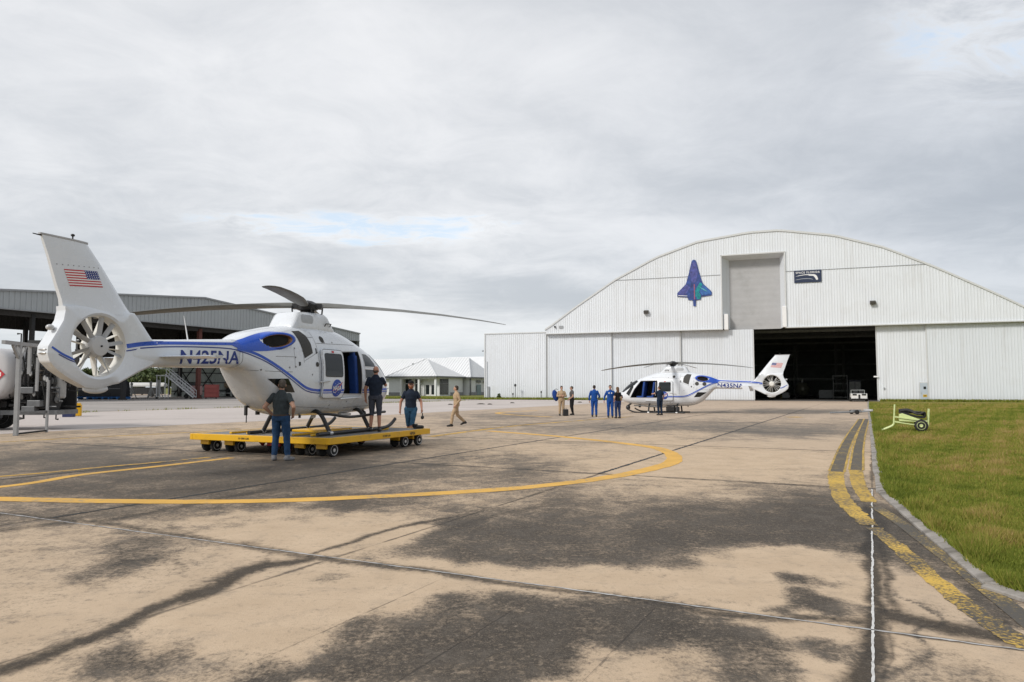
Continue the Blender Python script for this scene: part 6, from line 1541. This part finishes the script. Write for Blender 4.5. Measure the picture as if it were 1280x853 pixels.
dt = thing('parked_helicopter', 'dark helicopter hull standing tail-on inside the hangar', 'helicopter', in_hangar(33.4, 22), FROT)
B = MB(); B.rings([[Vector((w * math.cos(a), y, z + h * math.sin(a))) for a in [2 * math.pi * i / 18 for i in range(18)]] for y, w, h, z in ((-1.6, .2, .25, 1.5), (-1, .75, .8, 1.4), (0, 1.05, 1.1, 1.4), (1.2, 1.0, 1.05, 1.35), (2.0, .5, .6, 1.2))]); B.build('hull', mat('olive_dark', (.10, .10, .07), .5), dt, True)
B = MB(); B.tube((0, -.2, 2.4), (0, -.2, 3.0), .15); B.build('mast', INSTEEL, dt)
for a in (0, 1):
    B = MB(); B.bar((-4.5 if a == 0 else 0, -.2, 3.0), (0 if a == 0 else 4.5, -.2, 3.0), .3, .05); B.build('rotor_blade', INSTEEL, dt)
for s in (1, -1):
    B = MB(); B.tube((s, -1.4, .08), (s, 1.6, .08), .06); B.tube((s, 0, .08), (s * .6, 0, .6), .05); B.build('skid', BLACK, dt)
for i, (s, y, w, h, c, lab) in enumerate(((36.4, 18, 1.9, 1.2, (.12, .13, .125), 'grey tool cabinet inside the hangar beside the steel rack'), (31.0, 19, 1.0, .8, (.22, .22, .215), 'small white cart on the hangar floor near the yellow stand'), (40.4, 20, 1.6, 2.6, (.05, .06, .08), 'dark tall crate inside the hangar by the door edge'))):
    o = thing('equipment_cabinet', lab, 'cabinet', in_hangar(s, y), FROT); m = mat('cabinet_paint', c, .5, var=.1)
    B = MB(); B.box((0, 0, h / 2 + .12), (w, .8, h)); B.build('body', m, o, False, .03)
    for k in range(2):
        B = MB(); B.box(((k - .5) * w * .48, -.41, h / 2 + .14), (w * .44, .03, h * .82)); B.build('door', INSTEEL if i == 2 else m, o, False, .008)
    for x in (-w * .4, w * .4):
        B = MB(); B.lathe((x - .04, -.2, .07), (1, 0, 0), [(0, .07), (.08, .07)], 12); B.build('wheel', RUBBER, o)

# ================================================================== fuel truck and plumbing frame at the left edge
def behind2(px, Y, z=0): return Vector(((px - 640) / 900 * Y * 1.0, Y, z))
TANKW = mat('tank_white', (.52, .51, .51), .35, var=.04, dirt=(.30, .25, .22), dirt_amt=.4, ds=1.5)
PIPE = mat('pipe_grey', (.15, .155, .16), .4, metal=.5, var=.2); PIPEL = mat('pipe_light', (.36, .36, .35), .4, metal=.3, var=.15); PLUM = mat('plumbing_dark', (.028, .028, .028), .6, var=.3)
FT = thing('fuel_truck', 'fuel tanker with white rounded tank, red hazard diamond and exposed pump plumbing', 'truck', (-20.25, 28.0, 0), R(3))
# local x to the right (rear of the truck), y away from the camera
B = MB(); rs = []
for y, k in ((-1.0, .80), (-.975, .89), (-.92, .96), (-.78, 1), (2.2, 1), (2.35, .9)):
    rs.append([Vector((.18 + 1.15 * k * math.copysign(abs(math.cos(a)) ** .7, math.cos(a)), y, 2.15 + 1.0 * k * math.copysign(abs(math.sin(a)) ** .7, math.sin(a)))) for a in [2 * math.pi * i / 40 for i in range(40)]])
B.rings(rs); tk = B.build('tank', TANKW, FT, True)
B = MB(); dc = Vector((.86, -1.005, 2.13)); D = .30
B.prism([(dc.x - D, dc.y, dc.z), (dc.x, dc.y, dc.z - D), (dc.x + D, dc.y, dc.z), (dc.x, dc.y, dc.z + D)], (0, -.02, 0)); dmd = B.build('hazard_diamond', RED, FT)
B = MB(); B.box((dc.x, dc.y - .022, dc.z), (.34, .006, .15)); pl = B.build('number_panel', MWHITE, dmd)
vs, fs = text_mesh('1863', .13); B = MB(); B.add([(dc.x + v.x, dc.y - .028, dc.z - .047 + v.y) for v in vs], fs); B.build('number_lettering', BLACK, dmd, fix=False)
B = MB(); B.box((-3, .2, .98), (7.6, .9, .22)); B.box((-3, .2, 1.12), (7.4, 1.9, .10)); B.build('chassis', PLUM, FT)
B = MB(); B.box((-.5, -.95, 1.28), (1.5, .30, .26)); B.build('side_locker', PLUM, FT, False, .02)
for x in (-.12, -1.35, -5):
    for s in (-.85, 1.0):
        B = MB(); B.lathe((x, s - .14, .50), (0, 1, 0), [(0, .36), (.03, .47), (.08, .5), (.22, .5), (.27, .47), (.3, .36)], 30); w = B.build('wheel', RUBBER, FT, True)
        B = MB(); B.lathe((x, s - .15, .50), (0, 1, 0), [(0, .03), (-.03, .12), (.04, .14), (.05, .26), (0, .33), (.03, .36)], 24); B.build('rim', PIPE, w, True)
B = MB(); B.prism([(-.75, -1.05, 1.0), (.55, -1.05, 1.0), (.62, -1.05, .85), (.55, -1.05, 1.08), (-.75, -1.05, 1.08)], (0, .4, 0)); B.build('mudguard', PLUM, FT)
# pump bay: an open skid of pumps, filter vessels, reels, gauges and hoses
PB = bpy.data.objects.new('pump_bay', None); COL.objects.link(PB); PB.parent = FT; PB.location = (.25, 0, -.1); PB.scale = (.78, 1, 1.25)
B = MB(); B.box((1.9, .3, .62), (2.7, 1.5, .14)); B.build('skid_frame', PIPE, PB)
B = MB(); B.lathe((.98, .55, 2.02), (1, 0, 0), [(0, .05), (.05, .42), (.12, .46), (.55, .46), (.66, .38), (.72, .05)], 28); B.build('filter_vessel', mat('vessel_olive', (.12, .12, .10), .5), PB, True)
B = MB(); B.lathe((2.02, .3, 1.25), (0, 0, 1), [(0, .20), (.1, .24), (.9, .24), (1.0, .18), (1.1, .05)], 22); B.build('filter_vessel', mat('vessel_brown', (.17, .14, .11), .5), PB, True)
B = MB(); B.lathe((3.02, .1, 1.05), (0, 0, 1), [(0, .18), (.05, .22), (.75, .22), (.85, .1)], 22); B.build('filter_vessel', PIPEL, PB, True)
for x, y, z, r_ in ((2.25, -.25, 1.02, .42), (2.72, -.1, .98, .40), (1.35, .1, .98, .38)):
    B = MB(); B.lathe((x, y, z), (.9, -.45, 0), [(-.14, r_), (-.12, r_), (-.12, r_ * .6), (.12, r_ * .6), (.12, r_), (.14, r_), (.14, .04)], 26); B.build('hose_reel', PLUM, PB, True)
    B = MB()
    for k in range(4): 
        pts = [Vector((x, y, z)) + Vector((.9, -.45, 0)).normalized() * (-.08 + .05 * k) + (Vector((.45, .9, 0)).normalized() * math.cos(a) + Vector((0, 0, 1)) * math.sin(a)) * r_ * .82 for a in [2 * math.pi * i / 20 for i in range(21)]]
        B.path(pts, .03, 6, False)
    B.build('reel_hose', RUBBER, PB, True)
g = random.Random(5)
for k in range(84):
    x, z, y = g.uniform(.9, 3.3), g.uniform(.75, 2.6), g.uniform(-.55, .5); h = g.random()
    B = MB(); x2, z2 = x + g.choice((-.5, .45, .7, 0)), z + g.choice((0, .5, -.4))
    B.path([(x, y, z), (x2, y, z), (x2, y, z2), (x2 + g.uniform(-.2, .2), y, z2)], g.choice((.022, .03, .045)), 8); B.build('pipe', g.choice((PIPE, PLUM, PLUM, PLUM)), PB, True)
for k in range(9):
    x, z = g.uniform(1.0, 3.1), g.uniform(1.0, 1.9); B = MB(); B.lathe((x, -.62, z), (0, -1, 0), [(-.03, .085), (.02, .085), (.03, .07)], 16); ga = B.build('gauge', PIPE, PB, True)
    B = MB(); B.lathe((x, -.655, z), (0, -1, 0), [(0, .066), (.004, .066)], 16); B.build('gauge_dial', PIPEL, PB)
for k in range(12):
    x, z, y = g.uniform(1.0, 3.1), g.uniform(.75, 1.9), g.uniform(-.5, .2); B = MB(); B.lathe((x, y, z), (g.uniform(-1, 1), -1, g.uniform(-.3, .3)), [(-.12, .05), (-.1, .10), (-.04, .10), (-.03, .06), (.06, .06), (.07, .11), (.11, .11), (.12, .04)], 14); B.build('valve', g.choice((PIPE, PIPEL, PLUM)), PB, True)
for x, z in ((2.1, .72), (2.35, .9), (2.0, 1.3)):
    B = MB(); B.box((x, -.6, z), (.62, .3, .20)); B.build('control_box', PIPE, PB, False, .02)
B = MB(); B.path(bezier([(1.75, -.5, 2.5), (2.15, -.6, 2.35), (2.35, -.62, 1.8), (2.40, -.6, 1.2)], 6), .05, 8); B.build('delivery_hose', RUBBER, PB, True)
B = MB(); B.path(bezier([(.95, -.4, 1.5), (1.25, -.5, 2.3), (1.55, -.5, 2.35), (1.75, -.5, 1.7), (1.72, -.5, 1.2)], 6), .04, 8); B.build('delivery_hose', RUBBER, PB, True)
B = MB(); B.box((1.9, .98, 1.55), (2.6, .08, 1.9)); B.build('back_panel', PLUM, PB)
B = MB(); B.box((1.75, .8, 2.45), (1.9, .10, .9)); B.build('upper_panel', PLUM, PB)
for k in range(7):
    x = 1.05 + .33 * k; B = MB(); B.path(bezier([(x, -.35, 2.5), (x + .10, -.55, 2.1), (x - .06, -.6, 1.6), (x + .05, -.55, 1.05)], 5), .032, 8); B.build('delivery_hose', RUBBER, PB, True)
# grey frame standing in front
q0 = G(19.5, 545); q1 = G(58, 540.5)
GF = thing('steel_guard_frame', 'pale grey steel guard frame with braced post standing in front of the fuel plumbing', 'frame', (q0.x, q0.y, 0), math.atan2(q1.y - q0.y, q1.x - q0.x))
L = (q1 - q0).length; FRM = mat('frame_grey', (.29, .295, .30), .5, var=.1)
B = MB(); B.box((0, 0, 1.58), (.13, .13, 3.16)); B.build('post', FRM, GF, False, .01)
B = MB(); B.box((L, 0, .95), (.08, .08, 1.9)); B.build('post', FRM, GF, False, .01)
B = MB(); B.box((.35, 0, 3.12), (2.6, .12, .12)); B.build('top_rail', FRM, GF)
for s in (1, -1):
    B = MB(); B.bar((s * .06, 0, 2.65), (s * .40, 0, 3.06), .08); B.build('brace', FRM, GF)
B = MB(); B.box((L / 2, 0, .06), (L, .06, .06)); B.build('base_rail', BLKST, GF); B = MB(); B.box((L / 2, .03, .75), (L, .07, .09)); B.build('mid_rail', PIPE, GF)
B = MB(); B.box((.75, .05, 2.6), (.09, .09, 1.0)); B.box((1.3, .05, 2.1), (.08, .08, 1.2)); B.build('hanger', FRM, GF)
# yellow post and bins behind
q = G(97.5, 520.3); YB = thing('hydrant_post', 'short yellow marker post standing in the weeds behind the fuel truck', 'post', q, R(20))
B = MB(); B.box((0, 0, .33), (.34, .30, .66)); B.build('post_body', PYEL, YB, False, .04); B = MB(); B.box((0, 0, .70), (.24, .22, .10)); B.build('cap', PYEL, YB, False, .03); B = MB(); B.box((-.32, 0, .2), (.3, .2, .12)); B.build('pipe_stub', PYEL, YB, False, .02)
q = G(86, 521.5); WB2 = thing('bin', 'small white and blue bin beside the yellow marker post', 'bin', q, R(10))
B = MB(); B.rings([[Vector((x * k, y * k, z)) for x, y in ((-.28, -.28), (.28, -.28), (.28, .28), (-.28, .28))] for z, k in ((0, .85), (.9, 1.05))]); B.build('bin_body', mat('bin_navy', (.02, .03, .10), .5), WB2); B = MB(); B.box((0, 0, .95), (.64, .64, .12)); B.build('lid', MWHITE, WB2, False, .02)

# ================================================================== things under the open shed
def shed(s, d): p = Vector((-46, 107, 0)) + E1 * s - E2 * d; return p
STEP = mat('stair_grey', (.52, .53, .54), .45, metal=.2, var=.1)
q = G(222, 499); ST = thing('boarding_stairs', 'pale wheeled boarding stairs with handrails under the shed roof', 'stairs', q, R(4))
# stairs climb to the left
sx = 3.9; sz = 4.1
for s in (0, 1.2):
    B = MB(); B.bar((2.2, s, .2), (-1.7, s, 3.4), .16); B.build('stringer', STEP, ST)
    B = MB(); B.path([(2.2, s, 1.2), (-1.7, s, 4.4), (-3.0, s, 4.4)], .05, 6); B.path([(2.2, s, .7), (-1.7, s, 3.9)], .04, 6)
    for k in range(6): t_ = k / 5; B.tube((2.2 - 3.9 * t_, s, .2 + 3.2 * t_), (2.2 - 3.9 * t_, s, 1.2 + 3.2 * t_), .035)
    B.build('handrail', STEP, ST)
for k in range(11):
    t_ = k / 10; B = MB(); B.box((2.1 - 3.8 * t_, .6, .28 + 3.1 * t_), (.34, 1.2, .05)); B.build('tread', STEP, ST)
B = MB(); B.box((-2.4, .6, 3.4), (1.5, 1.3, .12)); B.build('landing', STEP, ST)
for x in (-3.0, -1.8):
    for y in (0, 1.2):
        B = MB(); B.box((x, y, 1.75), (.10, .10, 3.3)); B.build('leg', STEP, ST)
for x in (-2.9, 1.9):
    B = MB(); B.lathe((x, -.1, .16), (0, 1, 0), [(0, .16), (.1, .16)], 16); B.build('wheel', RUBBER, ST)
def jack(px, py, lab, h=2.2):
    o = thing('jack_stand', lab, 'jack', G(px, py), 0, 'jack stands under the shed')
    for k in range(3):
        a = k * 2.09 + .4; B = MB(); B.bar((math.cos(a) * .7, math.sin(a) * .7, .05), (math.cos(a) * .12, math.sin(a) * .12, h * .7), .12); B.build('leg', PIPEL, o)
    B = MB(); B.tube((0, 0, .3), (0, 0, h), .16); B.ball((0, 0, h), .22); B.build('ram', PIPEL, o, True)
jack(164, 498.2, 'grey jack stand beside the dark pallets under the shed'); jack(188, 498.5, 'grey jack stand midway between the pallets and the boarding stairs', 2.4); jack(197.5, 498.6, 'grey jack stand nearest the foot of the boarding stairs', 2.6)
BPAL = mat('pallet_blue', (.02, .12, .34), .7, var=.2); TARP = mat('tarp_black', (.016, .017, .020), .55, var=.3, bump=.6, bs=6)
for px, w, h, lab in ((112, 2.9, 2.0, 'black wrapped load on a blue pallet, the one below the fan ring'), (131, 2.7, 2.1, 'black wrapped load on a blue pallet between two similar loads'), (149, 2.5, 2.3, 'black wrapped load on a blue pallet beside the grey jack stand')):
    p = G(px, 499.2)
    o = thing('pallet', lab.replace('black wrapped load on a blue pallet', 'blue pallet under a black load'), 'pallet', p, R(6), 'blue pallets under the shed')
    B = MB(); B.box((0, 0, .30), (w, 1.6, .10)); 
    for x in (-w * .45, 0, w * .45): B.box((x, 0, .13), (.2, 1.6, .24))
    B.build('pallet_frame', BPAL, o)
    o2 = thing('wrapped_load', lab, 'load', p + Vector((0, 0, .35)), R(6), 'wrapped loads under the shed')
    B = MB(); rs = []
    for z, k in ((0, .96), (.1, 1), (h * .6, .98), (h * .9, .9), (h, .6)):
        rs.append([Vector((w / 2 * k * math.copysign(abs(math.cos(a)) ** .4, math.cos(a)) + .05 * math.sin(5 * a + z * 3), .75 * k * math.copysign(abs(math.sin(a)) ** .4, math.sin(a)), z)) for a in [2 * math.pi * i / 28 for i in range(28)]])
    B.rings(rs); B.build('load_cover', TARP, o2, 'all'); B = MB(); B.box((0, -.78, h * .5), (w * .9, .02, .10)); B.build('strap', PIPE, o2)
p = G(176, 496.4); TR = thing('cargo_trailer', 'white round-topped trailer standing behind the jack stands', 'trailer', p, R(5))
B = MB(); B.rings([[Vector((x, y, z)) for y, z in [(.9 * math.cos(a), 2.0 + .55 * k * max(math.sin(a), -.3)) for a in [math.pi * 2 * i / 20 for i in range(20)]]] for x, k in ((-4.0, .3), (-3.7, .8), (-3.2, 1), (3.8, 1), (4.2, .8))]); B.build('cover', TW, TR, True)
B = MB(); B.box((0, 0, 1.1), (7.4, 1.5, 1.2)); B.build('body', PLUM, TR)
for x in (-2.4, 2.2):
    B = MB(); B.lathe((x, -.8, .4), (0, 1, 0), [(0, .28), (.03, .4), (.22, .4), (.25, .28)], 20); B.build('wheel', RUBBER, TR, True)
p = G(256, 498.8); RC = thing('red_cabinet', 'red wheeled cabinet beside the red-brown shed column', 'cabinet', p + Vector((1.0, 0, 0)), R(10))
B = MB(); B.box((0, 0, 1.15), (1.9, 1.0, 1.9)); B.build('body', mat('cabinet_red', (.24, .045, .04), .5, var=.1), RC, False, .05)
for k in range(3):
    B = MB(); B.box((0, -.52, .55 + .6 * k), (1.7, .05, .5)); B.build('drawer', mat('drawer_red', (.28, .06, .05), .5), RC, False, .01)
for x in (-.7, .7):
    B = MB(); B.lathe((x, -.4, .1), (0, 1, 0), [(0, .1), (.08, .1)], 12); B.build('wheel', RUBBER, RC)
p = G(245, 498.6); PK = thing('pink_crate', 'faded pink crate standing between the stairs and the red cabinet', 'crate', p, R(8))
B = MB(); B.box((0, 0, 1.25), (1.5, 1.0, 1.4)); B.build('crate_body', mat('faded_pink', (.34, .20, .19), .7, var=.15), PK, False, .05); B = MB(); B.box((0, 0, .3), (1.3, .9, .5)); B.build('base', PLUM, PK); B = MB(); B.box((0, 0, 1.99), (1.54, 1.04, .08)); B.build('lid', PLUM, PK)
p = G(302, 496.6); TN = thing('tan_bundle', 'long bundle under a tan tarpaulin on a dark bench at the back of the shed', 'bundle', p + Vector((0, 0, 1.3)), R(14))
B = MB(); rs = []
for i in range(13):
    x = -2.9 + 5.8 * i / 12; k = math.sin(math.pi * (i + .6) / 13.2) ** .35; rs.append([Vector((x, .7 * k * math.cos(a), .75 + (.72 + .08 * math.sin(i * 2.1)) * k * math.sin(a))) for a in [2 * math.pi * j / 16 for j in range(16)]])
B.rings(rs); B.build('tarpaulin', mat('tarp_tan', (.22, .17, .11), .8, var=.3, vs=2, bump=.5, bs=4), TN, 'all'); B = MB(); B.path([(-1, -.72, .8), (-1, 0, 1.5), (-1, .72, .8)], .03, 6); B.build('lashing', PLUM, TN)
WBN = thing('long_bench', 'long dark bench at the back of the shed under the tan bundle', 'bench', p, R(14))
B = MB(); B.box((0, 0, 1.22), (9.0, 1.6, .14)); B.build('bench_top', PLUM, WBN); B = MB(); B.box((0, -.7, .7), (9.0, .08, .12)); B.build('rail', PIPEL, WBN)
for x in (-4.2, -1.4, 1.4, 4.2):
    B = MB(); B.box((x, 0, .6), (.2, 1.4, 1.2)); B.build('leg', PLUM, WBN)
p = G(238, 498.4); GE = thing('ground_power_cart', 'dark wheeled power cart parked at the foot of the boarding stairs', 'cart', p, R(5))
B = MB(); B.box((0, 0, 1.35), (1.2, 1.0, 2.0)); B.build('body', PLUM, GE, False, .06)
for s in (-.45, .45):
    B = MB(); B.lathe((s, -.6, .35), (0, 1, 0), [(0, .22), (.03, .35), (.16, .35), (.2, .22)], 18); B.build('wheel', RUBBER, GE, True)
B = MB(); B.box((0, -.52, 1.6), (.8, .05, .5)); B.build('panel', PIPE, GE)

# ================================================================== small posts in front of the annex
def post(s, y, h, head, lab, name='bollard_light'):
    o = thing(name, lab, 'post light', facade_pt(s, y, 0), FROT, 'small posts along the annex wall')
    B = MB(); B.tube((0, 0, 0), (0, 0, h), .05); B.build('post', PIPE, o)
    B = MB(); 
    if head: B.ball((0, 0, h + .1), (.16, .16, .18)); B.tube((0, 0, h + .2), (0, 0, h + .32), .2, .05)
    else: B.box((0, 0, h), (.16, .14, .3))
    B.build('head', BLACK, o, True); return o
post(-4.3, -1.2, 1.85, True, 'taller black-headed post light in front of the annex wall')
post(-.5, -1.2, 1.05, False, 'short grey post at the joint of annex and hangar doors')
post(-4.75, -.9, .75, False, 'short dark stub post beside the taller post light')
# scraps lying on the pale concrete
for i, (px, py, w, lab) in enumerate(((601, 505.6, .8, 'dark rag lying on the pale concrete nearest the annex corner'), (612, 505.9, .5, 'small dark scrap on the pale concrete under the annex'), (640, 504.2, .5, 'lone dark clod of turf on the pale concrete below the post light'), (563, 506.2, .5, 'dark clod on the pale concrete behind the man walking in tan'), (725, 503.4, .5, 'dark clod on the pale concrete between the grey-shirted and blue-suited men'))):
    p = G(px, py); B = MB(); rs = []
    for z, k in ((-.01, 1), (.05, .8), (.10, .35)):
        rs.append([Vector((w * k * .5 * math.cos(a) * (1 + .25 * math.sin(3 * a + i)), .25 * k * math.sin(a) * (1 + .3 * math.cos(2 * a + i)), z)) for a in [2 * math.pi * j / 14 for j in range(14)]])
    B.rings(rs); o = B.build('turf_clod', mat('clod_dark', (.05, .045, .035), .9, var=.4, vs=8), None, 'all'); o.location = p; tag(o, lab, 'clod', 'clods on the pale concrete')
